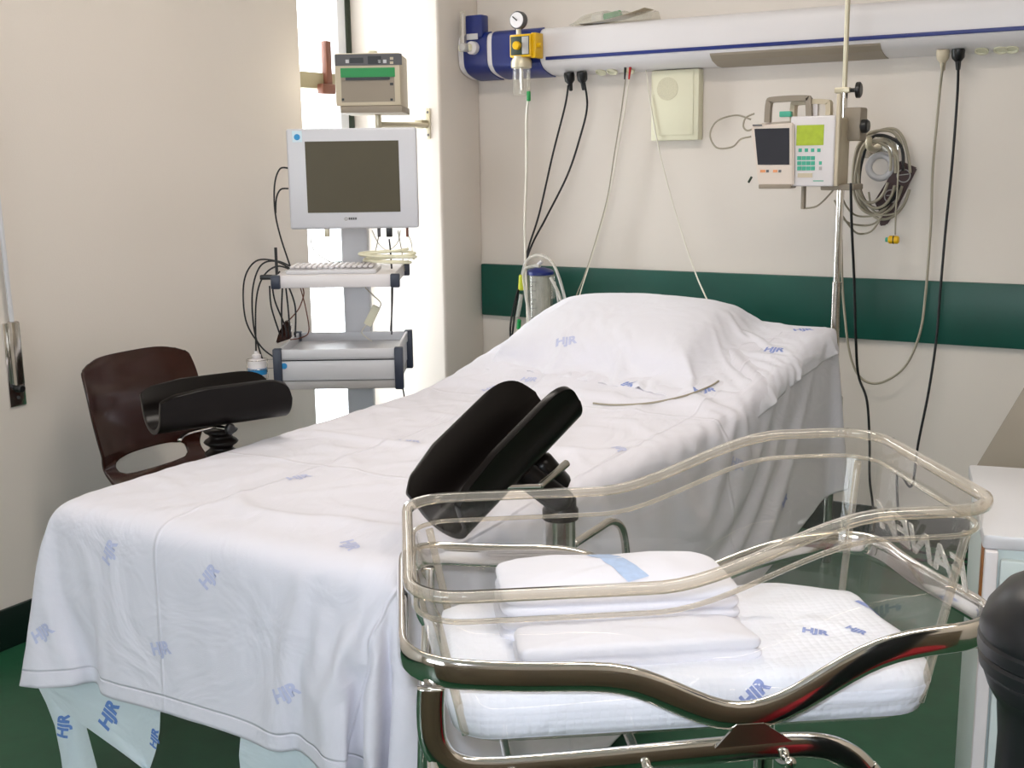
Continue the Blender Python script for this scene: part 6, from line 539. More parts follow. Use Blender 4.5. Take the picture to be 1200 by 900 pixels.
0,0,0,0,0,-1,0,0,1,-1,0,-1,1,0,1,0,-1,-1,0,1,-1,0,0,2,0,-1,-1,0,1,1,2,-1,3,-9,1,-9,7,0,4,2,-1,3,-1,1,-2,0,-2,4,-1,2,-3,0,-3,7,0,-1,1,-1,0,0,1,0,0,-1,1,-1,2,2,-7,-2,1,-6,1,0,3,0,-4,11,-8,3,-13,0,0,1,11,1,3,5,-5,3,3,18,1,1,
0,0,-4,-1,5,1,1,-2,0,0,0,1,-1,0,0,0,-1,-1,0,1,1,1,0,0,0,0,-1,0,-1,1,0,1,-1,0,-1,1,0,-2,-1,0,1,1,0,1,0,0,0,0,0,1,0,0,-1,0,0,0,0,0,0,0,0,0,0,0,1,0,0,-1,-1,0,0,1,0,0,-1,0,0,1,0,0,-1,0,1,1,0,-1,0,0,1,0,0,-1,0,1,0,0,-1,0,0,0,1,
-1,1,-1,1,-1,0,-7,0,-6,9,-1,7,0,0,1,-4,1,-5,3,-1,6,-2,2,-6,1,-3,8,0,2,-7,1,0,-1,0,-1,3,-1,1,-4,0,0,2,0,0,3,1,-2,4,0,-2,2,-1,4,-13,7,-5,11,2,-2,1,0,1,0,-22,2,-3,2,18,3,-2,-1,2,2,1,-2,0,0,-1,0,-1,2,-1,1,-1,0,0,1,1,0,-1,-1,-1,
0,1,1,0,0,0,0,-1,0,0,1,1,0,0,-1,1,0,0,0,0,0,0,-1,0,0,1,0,-1,-1,0,0,1,0,1,-1,0,-1,1,0,1,-1,0,-1,1,-1,1,0,1,0,0,0,0,0,-1,0,0,1,0,0,0,-1,0,0,1,0,0,-1,-1,0,1,0,0,-1,0,-1,1,1,0,0,1,0,1,-5,1,-6,6,-1,6,-2,1,-2,-3,0,-3,3,0,2,-2,1,
-3,3,-2,4,0,1,-3,0,0,1,-1,0,2,1,0,-3,-1,0,-3,0,-1,-3,0,0,0,0,1,2,1,0,1,1,-3,12,-2,3,-6,-9,-1,-5,0,0,0,13,0,-1,1,18,4,0,0,0,0,0,-1,0,0,1,0,0,-1,1,0,1,0,0,-1,-1,0,1,1,0,-1,-1,0,1,1,0,-1,0,0,1,0,0,-1,-1,0,0,1,0,0,-1,0,0,1,0,
0,-1,-1,1,1,1,-1,-1,0,0,1,-1,1,-1,1,-1,1,0,1,0,0,-1,0,0,0,0,0,0,0,0,0,0,0,0,0,0,0,-1,-1,0,1,1,0,0,0,0,0,0,0,0,0,0,-1,0,0,-1,0,-3,4,-1,5,-2,1,-3,-3,0,-3,2,0,2,1,0,2,1,-1,0,0,0,3,-1,1,-3,1,0,-1,0,0,-3,-1,1,-1,0,-4,12,0,-1,2,
0,0,0,0,-1,0,0,1,0,-4,4,-16,-2,-1,-2,12,0,8,-14,0,-3,0,0,0,1,17,5,0,1,-1,2,0,-2,-1,-1,3,0,1,0,-1,0,-2,0,0,0,1,0,0,-1,0,0,1,0,0,-1,0,0,1,0,0,-1,0,0,1,0,0,-1,0,0,1,0,0,0,0,0,0,0,0,0,0,1,0,0,-1,0,0,0,0,0,1,0,0,-1,-1,0,0,1,0,
1,-1,0,-1,1,0,0,-1,0,0,1,0,1,0,0,-1,0,0,0,0,0,0,0,-1,1,0,1,-1,-1,1,-2,2,-1,3,-3,0,-3,-1,0,-1,3,0,3,0,0,-1,1,0,1,0,0,1,-1,0,-3,1,-1,2,0,1,1,0,0,0,-1,-3,5,1,1,-1,0,2,-6,-1,0,1,0,1,-1,-2,-1,-7,5,-2,12,1,0,0,-11,2,-7,11,-1,1,
-4,1,0,2,18,3,1,0,-1,-3,-1,5,1,1,-4,1,0,-3,0,0,3,0,0,0,-1,0,-1,1,0,1,-1,0,0,1,0,0,-1,0,-1,1,0,1,0,0,0,0,0,0,0,0,0,-1,0,0,1,0,0,-1,0,0,1,0,0,-1,0,0,1,0,0,-1,0,0,1,0,0,0,-1,0,0,1,0,0,0,0,0,-1,1,0,1,-1,0,0,0,-1,0,0,1,0,0,0,0,
-1,0,1,0,1,-2,2,-3,1,-3,0,0,-1,3,0,3,-2,0,-2,2,0,3,0,-1,0,0,1,0,0,0,-1,0,0,1,0,-1,1,-2,-3,7,1,2,-2,-1,2,-12,1,1,6,0,-1,-3,0,0,-5,1,-2,12,-3,3,-10,1,0,4,3,-1,0,-8,0,-2,6,0,1,3,18,4,-4,-2,4,3,2,-8,0,0,0,-1,0,4,0,0,-2,1,0,0,
0,0,1,-1,1,0,1,-1,-1,0,0,0,0,1,1,0,-1,-1,-1,0,1,1,0,0,-1,0,0,1,0,0,-1,0,-1,1,0,0,0,0,1,0,0,0,0,0,-1,0,0,1,0,0,0,-1,0,-1,1,0,1,-1,0,0,1,0,-1,-1,0,0,1,0,1,0,0,0,-1,0,-1,0,0,1,1,-1,1,-1,1,-2,-1,0,-2,3,0,4,-3,0,-3,4,0,4,2,-3,
4,1,-1,1,-1,1,-1,-3,3,-4,0,-2,3,-1,-3,4,2,4,-6,-3,0,-13,1,2,5,0,-1,-1,1,1,1,-1,-3,11,-1,3,-11,3,-2,8,-2,1,-5,0,0,1,0,0,1,-1,0,-1,-4,16,7,8,2,-10,-3,0,8,0,0,0,0,0,-2,1,0,-1,-1,0,0,0,0,0,1,0,-1,0,0,1,-1,0,0,1,0,-1,-1,0,1,1,
0,-1,-1,1,0,1,-1,0,0,0,0,0,0,1,0,0,0,-1,0,0,1,0,0,-1,0,0,1,0,0,-1,0,0,1,1,1,0,-1,-1,0,0,0,0,1,1,0,-1,0,0,0,-1,0,0,0,0,0,1,0,1,-1,-1,-1,1,0,1,-3,3,-2,5,-3,1,-3,5,-2,5,0,-1,1,-3,2,-5,-7,0,-7,2,1,3,4,-6,14,0,2,-1,0,4,-8,-4,-2,
-12,4,1,14,0,-1,2,0,0,0,-1,0,1,1,2,-11,1,-1,8,0,1,-3,-5,0,-3,5,0,2,-1,0,0,-1,1,0,5,17,-5,-6,0,9,3,1,-6,0,0,2,0,0,-1,-1,0,2,1,0,1,0,1,-1,0,-1,0,-1,0,0,1,1,0,-1,-1,0,1,0,0,0,0,0,0,0,1,0,0,0,-1,0,0,1,1,0,-1,-1,0,1,0,0,-1,0,0,
1,0,0,0,0,0,0,0,0,0,0,-1,-1,0,1,1,0,0,-1,0,-1,1,0,0,-1,1,1,1,-1,0,0,0,-1,0,0,1,0,0,-1,1,-1,3,-1,1,-1,3,-2,3,-3,2,-4,-4,0,-4,-5,-2,-5,9,1,15,1,-3,3,0,4,-7,-1,0,-7,-4,-2,-6,4,2,14,0,0,-6,0,0,-1,0,0,0,0,0,-1,0,-1,9,1,1,-2,-4,
0,-5,7,-1,6,-5,1,-2,1,0,-1,0,0,0,-2,17,5,4,2,-5,0,-1,1,0,0,-2,0,0,2,0,0,-1,0,1,-1,0,-1,1,0,0,0,0,1,0,0,-1,0,0,0,1,0,0,-1,-1,1,1,1,-1,-1,-1,0,0,1,0,0,0,0,1,0,0,-1,0,0,0,0,1,1,0,-1,1,-1,0,-1,1,1,0,-1,-1,0,1,0,0,-1,1,0,1,-1,
1,-1,0,0,1,0,0,-1,0,0,0,0,0,1,0,0,0,1,-1,-2,0,-2,1,0,1,-2,0,-2,-4,-2,-3,0,-1,-1,6,2,5,-2,-1,-6,0,0,1,-1,-1,-3,0,0,1,4,1,14,1,1,-5,-1,0,3,1,-1,1,-1,-1,3,0,0,1,1,2,-4,-2,0,-6,4,-1,7,-3,1,-3,-3,0,-1,3,1,0,0,-1,0,3,18,-1,-1,0,
2,0,0,-1,-1,0,1,1,0,-1,0,1,0,-1,-1,0,1,0,-1,-1,0,0,1,0,0,-1,0,0,1,0,0,-1,1,1,1,-1,-1,-1,0,0,1,0,1,0,1,0,-1,-1,-1,1,0,3,-1,0,1,1,0,-1,-1,0,-1,1,0,-2,-1,0,1,1,0,1,-1,1,0,1,-1,0,-1,0,-1,1,1,1,-1,-1,-1,1,1,0,0,-1,1,-1,0,0,0,0,
-1,1,-1,2,-3,0,-6,-1,0,0,6,1,6,-1,1,-2,-1,-1,0,-1,0,-2,-1,0,-4,1,0,4,1,-1,10,0,1,-6,0,-2,5,0,0,0,0,1,0,0,1,-4,0,0,-4,0,0,0,1,-1,7,-1,1,-3,-1,1,-1,3,-1,0,0,-1,1,-4,2,0,1,19,1,1,-1,-2,-1,0,3,1,0,-3,0,1,0,0,-1,-1,0,0,0,0,0,0,
0,1,0,0,-1,-1,0,0,1,0,0,-1,0,0,2,0,0,-1,0,0,1,0,1,0,-1,-1,1,1,0,1,-1,0,-1,1,0,-4,-1,0,1,1,0,-1,-1,1,4,1,-1,0,-1,0,-1,1,0,0,-1,0,0,1,1,1,-1,-1,-1,1,1,1,-1,-1,1,0,1,-1,1,-1,0,-1,0,1,1,1,-1,1,-1,2,1,0,1,-2,0,-3,0,0,1,1,0,2,-2,
1,-4,1,-1,3,0,-1,5,0,1,-7,1,0,5,-1,1,-5,1,-1,0,-1,0,-1,1,0,0,0,0,4,-1,-1,3,1,1,-2,0,0,-1,-1,0,-1,0,0,1,-1,0,0,-1,0,-1,-1,17,6,3,1,-6,1,-2,-9,0,1,1,-1,0,1,0,0,1,1,0,0,-1,1,0,0,-1,1,0,0,0,0,1,0,0,0,2,0,-1,-3,-1,1,5,1,1,1,-1,
-1,-1,1,0,-1,-1,0,-1,1,-1,-5,-1,1,7,0,-1,-3,0,1,3,1,0,-1,-1,0,-1,1,1,1,-1,-1,0,1,1,0,-1,-1,1,1,1,0,-1,-1,0,0,0,-1,1,0,2,-1,1,0,1,-1,0,-1,0,0,-1,1,-1,1,-1,-1,-3,0,-1,4,0,4,-3,0,-5,3,0,6,0,0,3,1,1,-6,0,-1,5,-1,-1,0,1,1,0,-1,
0,-1,0,0,0,0,0,2,0,-1,0,1,1,-2,-1,0,0,0,0,0,-2,0,-1,2,0,1,-3,1,-1,1,-1,1,3,15,-10,-1,0,0,0,2,3,1,-1,-1,0,-3,-4,0,1,1,-1,1,0,1,-2,-1,0,2,2,-1,1,1,1,-1,-1,-1,1,0,0,1,3,1,-1,-3,-1,-3,-2,0,3,4,0,1,2,0,-1,-3,-1,2,7,0,0,-2,1,1,
1,0,-1,-1,-1,0,0,1,0,1,-1,-1,-1,1,1,1,-1,0,0,0,0,-1,0,0,3,1,0,1,0,1,0,-1,-1,-1,0,0,0,0,1,0,1,-1,0,0,0,1,-2,0,-1,1,0,-1,-3,0,-2,4,0,4,0,0,2,1,0,-2,-1,-1,6,0,1,0,1,0,-3,-1,-1,0,0,1,0,1,0,1,-1,-1,-2,1,1,1,-1,0,-1,1,-1,1,-3,1,
-3,6,-1,4,-6,1,-2,0,0,0,2,0,0,2,9,-16,1,0,0,0,1,1,-1,-1,-1,0,5,5,1,0,-1,0,-3,-2,-1,4,3,0,-4,-4,1,-1,0,-1,2,2,0,0,0,1,-3,-3,-1,3,3,0,0,-1,0,2,2,-1,2,2,0,1,4,1,-1,-4,-1,-5,-5,0,1,2,0,3,2,0,-1,0,0,2,2,0,1,1,0,0,1,0,-1,1,1,1,
1,-1,0,-1,-1,0,-1,1,1,5,0,0,-2,0,0,2,0,0,1,0,0,1,1,0,0,-2,1,-2,0,-1,1,2,0,0,0,1,2,1,-1,1,-1,0,2,0,0,0,1,0,-2,-1,0,-1,0,-1,5,1,0,1,-1,0,-1,1,1,-1,-1,0,-2,0,-1,1,0,1,-2,2,-1,2,-2,1,-1,-3,0,-1,5,-1,1,2,0,0,3,9,-16,0,0,0,0,0,
0,0,1,1,0,0,0,-1,-3,-2,0,7,6,0,-4,-4,0,0,0,0,1,1,0,-1,-1,1,-1,-1,-1,3,2,0,0,0,1,1,1,0,-3,-2,-1,3,2,-1,-4,-3,0,2,1,1,1,1,-1,2,2,0,-1,-1,0,1,1,0,-1,-1,0,0,0,0,-1,-1,0,3,2,0,0,1,0,-2,-2,0,3,5,-1,-3,-5,0,5,9,0,-1,-2,1,1,4,0,1,
2,-1,-1,-1,1,0,0,1,1,1,-1,-1,0,1,0,1,0,-1,4,1,0,0,0,1,-6,-1,0,1,0,0,5,1,0,-3,-1,0,-2,0,0,1,0,0,2,0,0,1,1,0,-1,-1,1,0,1,-1,0,-5,0,-3,11,-2,4,0,0,0,-4,1,-1,3,12,-14,-1,-1,0,1,0,0,0,0,0,0,-2,-2,-1,7,7,0,-8,-8,0,1,1,1,1,1,-1,
0,-1,1,0,0,-1,0,1,0,1,1,1,-2,-1,-1,4,3,0,-2,-2,0,1,1,-1,-1,-2,-1,-4,-1,1,7,4,0,-4,-3,0,-2,-1,0,1,0,0,0,0,0,2,2,0,2,1,0,-1,-1,0,-3,-2,-1,7,7,0,-5,-6,1,3,4,0,-4,-4,0,7,8,-2,-4,-6,0,3,4,5,2,10,-2,0,0,-1,0,-1,1,0,0,1,0,2,0,0,
-4,-1,0,-1,0,-1,8,0,0,1,1,1,-4,-1,1,-3,0,-1,2,1,0,2,-1,0,-1,0,0,-2,0,0,2,0,0,-1,0,0,1,2,0,0,0,0,1,1,-1,0,1,0,1,3,15,-10,0,0,-1,-1,-1,0,1,1,0,0,-1,0,0,0,0,-1,0,0,1,-2,-2,-1,1,0,0,-1,-1,0,-1,0,0,0,0,1,-1,-1,-1,0,0,1,-1,-1,0,
3,3,-1,1,0,-1,-2,-1,0,-1,-2,0,-4,-1,0,1,0,0,1,0,0,0,1,0,1,0,0,-1,-1,0,-3,0,0,-1,-1,-1,9,5,2,-4,-3,0,6,5,-2,-5,-5,-3,7,9,1,-6,-7,1,3,3,0,-3,-4,-1,-2,-1,7,9,18,2,-2,2,-4,3,-3,0,-2,3,0,1,0,-1,0,-4,1,0,-1,0,0,2,-2,0,-4,1,0,4,
0,0,2,0,0,-3,0,0,-1,0,0,3,0,1,-1,0,-1,0,0,0,0,3,-1,3,-2,0,-2,3,0,1,6,-3,1,2,17,-6,0,0,0,1,0,-1,-1,0,1,0,-1,-4,0,-1,-1,2,1,2,-2,-2,-3,0,-1,0,1,0,0,-1,0,-1,1,-1,-1,-1,0,0,0,0,0,0,0,1,0,1,-1,0,-1,1,0,1,-1,-1,-2,0,0,-1,-2,0,-1,
0,0,-1,0,0,-1,-1,0,-1,0,0,-1,0,0,3,0,1,0,1,0,-4,-2,-1,1,0,1,-1,1,-4,13,13,3,-6,-11,-4,-9,-3,0,2,0,1,2,1,0,5,2,1,-4,-2,2,11,15,7,-3,7,-7,2,-12,1,1,3,1,0,6,-1,0,3,-1,0,-9,2,0,5,-1,-1,3,0,1,-5,0,0,0,0,0,3,0,0,-1,0,0,0,0,0,0,
0,0,1,-7,-1,-5,-4,-1,-2,-2,-3,0,3,3,2,3,14,-11,0,1,1,0,0,0,-1,-4,-4,0,5,7,1,-2,-4,-2,-3,-3,2,5,6,0,0,-1,-1,1,2,1,0,1,-1,-1,-3,0,1,3,0,0,-1,-1,-3,-5,0,-1,0,1,0,-1,1,0,2,-1,-1,-3,-1,0,0,0,-1,0,0,0,0,1,1,0,-1,0,0,1,0,0,-1,-1,
-1,0,0,1,0,-1,-1,1,-1,0,-2,5,3,0,0,1,-5,-10,-6,4,12,7,-1,-5,-4,-1,1,1,0,0,0,1,-1,-2,-2,3,3,-1,0,0,7,3,21,0,-1,-1,0,0,0,0,2,-6,0,0,-2,-1,0,3,1,0,-6,0,0,5,0,0,1,0,0,-1,1,0,0,-1,0,-1,0,0,0,-1,1,-3,3,-1,2,1,-1,0,-11,0,-1,-7,-5,
-3,3,6,-17,0,3,1,-1,2,2,1,2,1,-1,1,0,1,-2,-1,0,1,1,-1,2,2,1,1,3,0,0,-1,-1,-3,-4,-1,5,9,0,-1,-5,0,-4,-4,1,2,3,0,-1,-3,0,-2,0,-1,-1,-2,2,6,10,0,1,6,-1,-1,-7,-1,2,4,-1,-1,0,1,0,-1,0,-1,-2,0,0,-1,-1,1,3,1,0,1,-2,-3,-9,-5,2,6,
6,-6,-10,1,0,1,-2,4,4,-2,-1,-2,0,2,4,1,0,-1,-1,-1,-1,4,-8,-7,0,11,14,0,-3,-7,-1,-2,-2,0,1,-1,1,1,2,1,3,11,0,-2,-7,0,2,5,0,0,-2,-1,-1,-2,1,1,2,-1,0,0,1,0,4,0,0,-1,-1,0,-1,-1,0,0,0,0,0,3,0,0,-3,0,0,3,5,-17,0,0,0,0,0,-1,0,7,
5,1,-4,-3,-2,-6,-2,1,11,5,0,-4,-2,-1,-2,-2,1,0,1,-1,9,7,1,-1,-1,-2,-7,-6,0,6,4,0,1,0,0,-2,0,2,-1,-3,-1,6,18,0,0,1,-3,-3,-14,2,3,10,0,-1,-5,0,-2,-4,0,1,0,-1,1,1,0,1,8,0,1,-3,-2,-5,-9,-4,2,20,4,-2,-19,-2,-8,-6,0,12,18,-2,-9,
-16,3,9,10,0,-2,-5,0,-1,1,0,1,1,0,1,2,2,-8,-10,1,1,0,0,4,4,1,1,1,0,-1,0,0,-1,-2,1,4,5,-1,-1,-1,1,1,1,0,1,5,0,0,-1,0,0,2,-1,0,1,-4,-1,-6,3,1,5,-2,0,-1,-5,-1,-1,10,1,2,0,0,-1,])
# ================================================================= ROOM
XL, XR, YF, YB, H = -3.0, 1.7, -6.6, 0.0, 2.85
WY0, WY1 = -.80, -.30         # window_1 in the left wall
struct('floor', B((XL-.3, YF-.2, -.1), (XR+.2, YB+.2, 0)), 'floor', smooth=False)
struct('ceiling', B((XL-.3, YF-.2, H), (XR+.2, YB+.2, H+.1)), 'ceiling', smooth=False)
struct('wall_back', B((XL-.3, 0, 0), (XR+.2, .2, H)), 'wall', smooth=False)
bm = nb(); box(bm, (XL-.25, YF-.2, 0), (XL, WY0, H)); box(bm, (XL-.25, WY0, 0), (XL, WY1, .12)); box(bm, (XL-.25, WY0, 2.7), (XL, WY1, H))
struct('wall_left', bm, 'wall', smooth=False)
struct('wall_pier', B((XL-.25, -.3, 0), (-2.705, 0, H), .012, 3), 'wall', ang=60)
struct('wall_right', B((XR, YF-.2, 0), (XR+.2, .2, H)), 'wall2', smooth=False)
# wall behind the camera, its wide window added to fill the bed foot
FX0, FX1, FZ0, FZ1 = -2.3, -.2, .95, 2.35
bm = nb(); box(bm, (XL-.25, YF-.2, 0), (FX0, YF, H)); box(bm, (FX1, YF-.2, 0), (XR+.2, YF, H)); box(bm, (FX0, YF-.2, 0), (FX1, YF, FZ0)); box(bm, (FX0, YF-.2, FZ1), (FX1, YF, H))
struct('wall_front', bm, 'wall2', smooth=False)
bm = nb()
for a, b in (((FX0, FZ0), (FX0+.06, FZ1)), ((FX1-.06, FZ0), (FX1, FZ1)), ((FX0, FZ0), (FX1, FZ0+.06)), ((FX0, FZ1-.06), (FX1, FZ1)), (((FX0+FX1)/2-.03, FZ0), ((FX0+FX1)/2+.03, FZ1))):
    box(bm, (a[0], YF-.14, a[1]), (b[0], YF-.08, b[1]))
w = struct('fill_window', bm, 'framew', smooth=False)
obj('window_pane', B((FX0+.02, YF-.115, FZ0+.02), (FX1-.02, YF-.11, FZ1-.02)), 'pane', w, smooth=False)
bm = B((XL, YF, 0), (XL+.014, WY0, .125), .004); struct('baseboard_left', bm, 'base')
bm = nb(); box(bm, (XL, -.314, 0), (-2.69, -.3, .125), .004); box(bm, (-2.705, -.3, 0), (-2.69, 0, .125), .004); box(bm, (-2.69, -.014, 0), (XR, 0, .125), .004)
struct('baseboard_back', bm, 'base')
# window_1: full-height slit
bm = nb(); X0, X1 = XL-.20, XL-.145
for y0, y1, z0, z1 in ((WY0, WY0+.035, .12, 2.7), (WY1-.085, WY1-.03, .12, 2.7), (WY0, WY1, .12, .17), (WY0, WY1, 2.65, 2.7)): box(bm, (X0, y0, z0), (X1, y1, z1), .004)
w1 = struct('window_1', bm, 'framew')
obj('window_mullion', B((X0-.01, WY1-.034, .12), (X1+.005, WY1, 2.7), .004), 'darkgreen', w1)
obj('window_transom', B((X0-.01, WY0+.03, 1.71), (X1+.01, WY1-.05, 1.775), .006), 'tanbar', w1)
obj('window_sill', B((X0, WY0+.03, .985), (X1, WY1-.05, 1.005), .004), 'darkgreen', w1)
bm = B((X1, WY1-.20, 1.70), (X1+.03, WY1-.165, 1.90), .006); box(bm, (X1+.005, WY1-.24, 1.69), (X1+.04, WY1-.16, 1.73), .006)
obj('window_latch', bm, 'orange', w1)
obj('window_pane', B((XL-.18, WY0+.03, .15), (XL-.176, WY1-.06, 2.67)), 'pane', w1, smooth=False)
# green bumper rail on the back wall
zt = (at(800, 318, 1, -.02).z+at(1100, 330, 1, -.02).z)/2; zb = (at(570, 368, 1, -.02).z+at(1200, 411, 1, -.02).z)/2
tag(obj('bumper_rail', B((-2.70, -.024, zb), (XR-.02, 0, zt), .005), 'band'), 'dark green bumper rail running along the back wall behind the bed', 'wall rail')
# ceiling lamps
def ceiling_lamp(x, y, label):
    t = thing('ceiling_light', label, 'ceiling light', (x, y, H))
    bm = nb()
    for a, b in (((-.62, -.17), (.62, -.15)), ((-.62, .15), (.62, .17)), ((-.62, -.15), (-.60, .15)), ((.60, -.15), (.62, .15))): box(bm, (a[0], a[1], -.05), (b[0], b[1], 0), .003)
    obj('housing', bm, 'white', t)
    obj('diffuser', B((-.6, -.15, -.04), (.6, .15, -.03)), 'lampglow', t, smooth=False)
    l = bpy.data.lights.new('lamp', 'AREA'); l.shape = 'RECTANGLE'; l.size = 1.2; l.size_y = .3; l.energy = LAMP; l.color = (1, .91, .82)
    lo = bpy.data.objects.new('lamp', l); COL.objects.link(lo); lo.location = (x, y, H-.06)
m = bpy.data.materials.new('lamp_glow'); m.use_nodes = True; b = m.node_tree.nodes['Principled BSDF']; b.inputs['Emission Color'].default_value = (1, .94, .86, 1); b.inputs['Emission Strength'].default_value = 3; M['lampglow'] = m
LAMP = 18
ceiling_lamp(-1.5, -2.0, 'fluorescent ceiling light above the bed')
ceiling_lamp(.55, -3.1, 'fluorescent ceiling light above the bassinet')
# daylight
W = bpy.data.worlds.new('world'); S.world = W; W.use_nodes = True; nt = W.node_tree; bg = nt.nodes['Background']
sky = nt.nodes.new('ShaderNodeTexSky'); sky.sky_type = 'HOSEK_WILKIE'; sky.turbidity = 8; sky.ground_albedo = .6; sky.sun_direction = (.6, -.4, .7)
hs = nt.nodes.new('ShaderNodeMixRGB'); hs.inputs[0].default_value = .96; hs.inputs[2].default_value = (.94, .97, 1, 1); nt.links.new(sky.outputs[0], hs.inputs[1])
nt.links.new(hs.outputs[0], bg.inputs[0]); bg.inputs[1].default_value = 4.5
def area(name, loc, d, sx, sy, e, col):
    l = bpy.data.lights.new(name, 'AREA'); l.shape = 'RECTANGLE'; l.size = sx; l.size_y = sy; l.energy = e; l.color = col
    o = bpy.data.objects.new(name, l); COL.objects.link(o); o.location = loc; o.rotation_euler = Vector(d).to_track_quat('-Z', 'Y').to_euler()
area('daylight_slit', (XL-.45, -.55, 1.5), (1, -.1, 0), .5, 2.4, 34, (.92, .97, 1))
area('daylight_fill', ((FX0+FX1)/2, YF-.3, 1.65), (0, 1, -.05), 2.0, 1.3, 36, (.82, .9, 1))  # bluish fill from behind the camera, added to light the bed foot
l = bpy.data.lights.new('camera_flash', 'SPOT'); l.energy = 58; l.shadow_soft_size = .02; l.spot_size = math.radians(100); l.spot_blend = .6; l.color = (.82, .9, 1)
lo = bpy.data.objects.new('camera_flash', l); COL.objects.link(lo); lo.location = CAM+cr*-.03+cu*.05; lo.rotation_euler = fw.to_track_quat('-Z', 'Y').to_euler()
S.view_settings.view_transform = 'Standard'; S.view_settings.look = 'None'; S.view_settings.gamma = 1; S.view_settings.exposure = .12; S.view_settings.use_curve_mapping = False

# ================================================================= LEFT WALL: latch
t = thing('wall_latch', 'chrome latch plate with a long thin rod fixed to the left wall', 'latch', (XL, -2.14, .85))
def lw(x, y, d=0): p = at(x, y, 0, XL+d); return Vector((d, p.y+2.14, p.z-.85))
a = lw(16, 427); hgt = .125
obj('plate', B((0, a.y-.028, a.z-hgt), (.006, a.y+.028, a.z+hgt), .002), 'chrome', t)
obj('keeper', B((.006, a.y-.018, a.z-.06), (.032, a.y+.012, a.z+.13), .006), 'steel', t)
obj('knob', cyl(nb(), (.006, a.y-.002, a.z-.07), (.034, a.y-.002, a.z-.07), .012, bev=.003), 'black', t)
obj('screw', cyl(nb(), (.005, a.y+.002, a.z-.1), (.0085, a.y+.002, a.z-.1), .005), 'dgrey', t)
obj('rod', cyl(nb(), (.02, a.y-.005, a.z+.05), (.02, a.y-.03, a.z+1.35), .007), 'lgrey', t)

# ================================================================= CHAIR
t = thing('moulded_chair', 'glossy dark brown moulded plastic chair against the left wall beyond the bed', 'chair', (-2.52, -1.88, 0))
# shell profile (x forward, z up) and half width, from the front lip of the seat to the top of the back
prof = [(.25, .43, .19), (.22, .455, .205), (.1, .45, .215), (-.03, .44, .21), (-.11, .445, .20), (-.165, .475, .19), (-.225, .53, .19), (-.238, .60, .20), (-.245, .68, .212), (-.258, .76, .215), (-.283, .83, .207), (-.292, .862, .192)]
pc = spline([Vector(p) for p in prof], 8)
def shell(u, v):
    k = v*(len(pc)-1); i = min(len(pc)-2, int(k)); p = pc[i].lerp(pc[i+1], k-i); a = u*2-1; back = max(0, min(1, (p.y-.48)/.1))
    w = p.z*a; d = abs(a)**2.4
    x = p.x+back*d*.035; z = p.y+(1-back)*d*.02-(abs(a)**5)*.03*max(0, (v-.9)/.1)-.0*back
    return (x, w, z)
bm = gridmesh(46, 88, shell)
kill = []
for f in bm.faces:
    c = f.calc_center_median()
    if c.x < -.12 and ((c.y/.14)**2)**1.5+(((c.z-.535)/.028)**2)**1.5 < 1: kill.append(f)
bmesh.ops.delete(bm, geom=kill, context='FACES')
for v in bm.verts:
    if v.is_boundary and abs(v.co.y) < .165 and v.co.x < -.12 and .48 < v.co.z < .6:     # round the slot exactly
        q = (((v.co.y/.142)**2)**1.5+(((v.co.z-.535)/.030)**2)**1.5)**(1/3); v.co.y /= q; v.co.z = .535+(v.co.z-.535)/q
o = obj('shell', bm, 'brown', t, ang=None); solid(o, .008, 1)
for sx, sy in ((1, 1), (1, -1), (-1, 1), (-1, -1)):
    obj('leg', tube(nb(), [(.0, .15*sy, .432), (.13*sx, .17*sy, .42), (.2*sx, .19*sy, .3), (.235*sx, .21*sy, .012)], .011, 10, 8), 'chrome', t, ang=None)
    obj('foot_cap', cyl(nb(), (.235*sx, .21*sy, 0), (.235*sx, .21*sy, .03), .014, bev=.003), 'black', t)

# ================================================================= BED
t = thing('delivery_bed', 'long bed with raised head end, hidden under white sheets', 'bed', (-1.62, -1.65, 0))
def ztop(y): return .70+.15*max(0, min(1, (y+1.3)/.75))
def slab(x0, x1, y0, y1, dz=0, thick=.16, r=.04):
    ys = [y0, y0+.006, y0+.02, y0+r]+list(np.linspace(y0+.12, y1-.12, 22))+[y1-r, y1-.02, y1-.006, y1]
    ins = [r, r*.5, r*.15, 0]+[0]*22+[0, r*.15, r*.5, r]; bm = nb(); rings = []
    for y, i in zip(ys, ins):
        zt = ztop(y)-i-.006+dz; zb_ = zt-thick+2*i; xa = x0+i; xb = x1-.06+.18*(y-y0)/(y1-y0)-i; rr = .03; lp = []
        for cx, cz, a0 in ((xa+rr, zt-rr, PI), (xb-rr, zt-rr, PI/2), (xb-rr, zb_+rr, 0), (xa+rr, zb_+rr, -PI/2)):
            for k in range(5): aa = a0-k*PI/8; lp.append((cx+rr*math.cos(aa), cz+rr*math.sin(aa)))
        rings.append([bm.verts.new((p[0]+1.62, y+1.65, p[1])) for p in lp])
    n = len(rings[0])
    for a, b in zip(rings, rings[1:]):
        for k in range(n): bm.faces.new((a[k], a[(k+1) % n], b[(k+1) % n], b[k]))
    bm.faces.new(rings[0]); bm.faces.new(rings[-1]); return bm
obj('mattress', slab(-2.09, -1.16, -2.73, -.455), 'matt', t)
bm = nb(); rings = []
for y in (-2.66, -1.3, -.55):
    zt = ztop(y)-.17; rings.append([bm.verts.new((x+1.62, y+1.65, z)) for x, z in ((-2.06, zt), (-1.2, zt), (-1.2, zt-.05), (-2.06, zt-.05))])
for a, b in zip(rings, rings[1:]):
    for k in range(4): bm.faces.new((a[k], a[(k+1) % 4], b[(k+1) % 4], b[k]))
bm.faces.new(rings[0]); bm.faces.new(rings[-1]); obj('bed_frame', bm, 'lgrey', t, smooth=False)
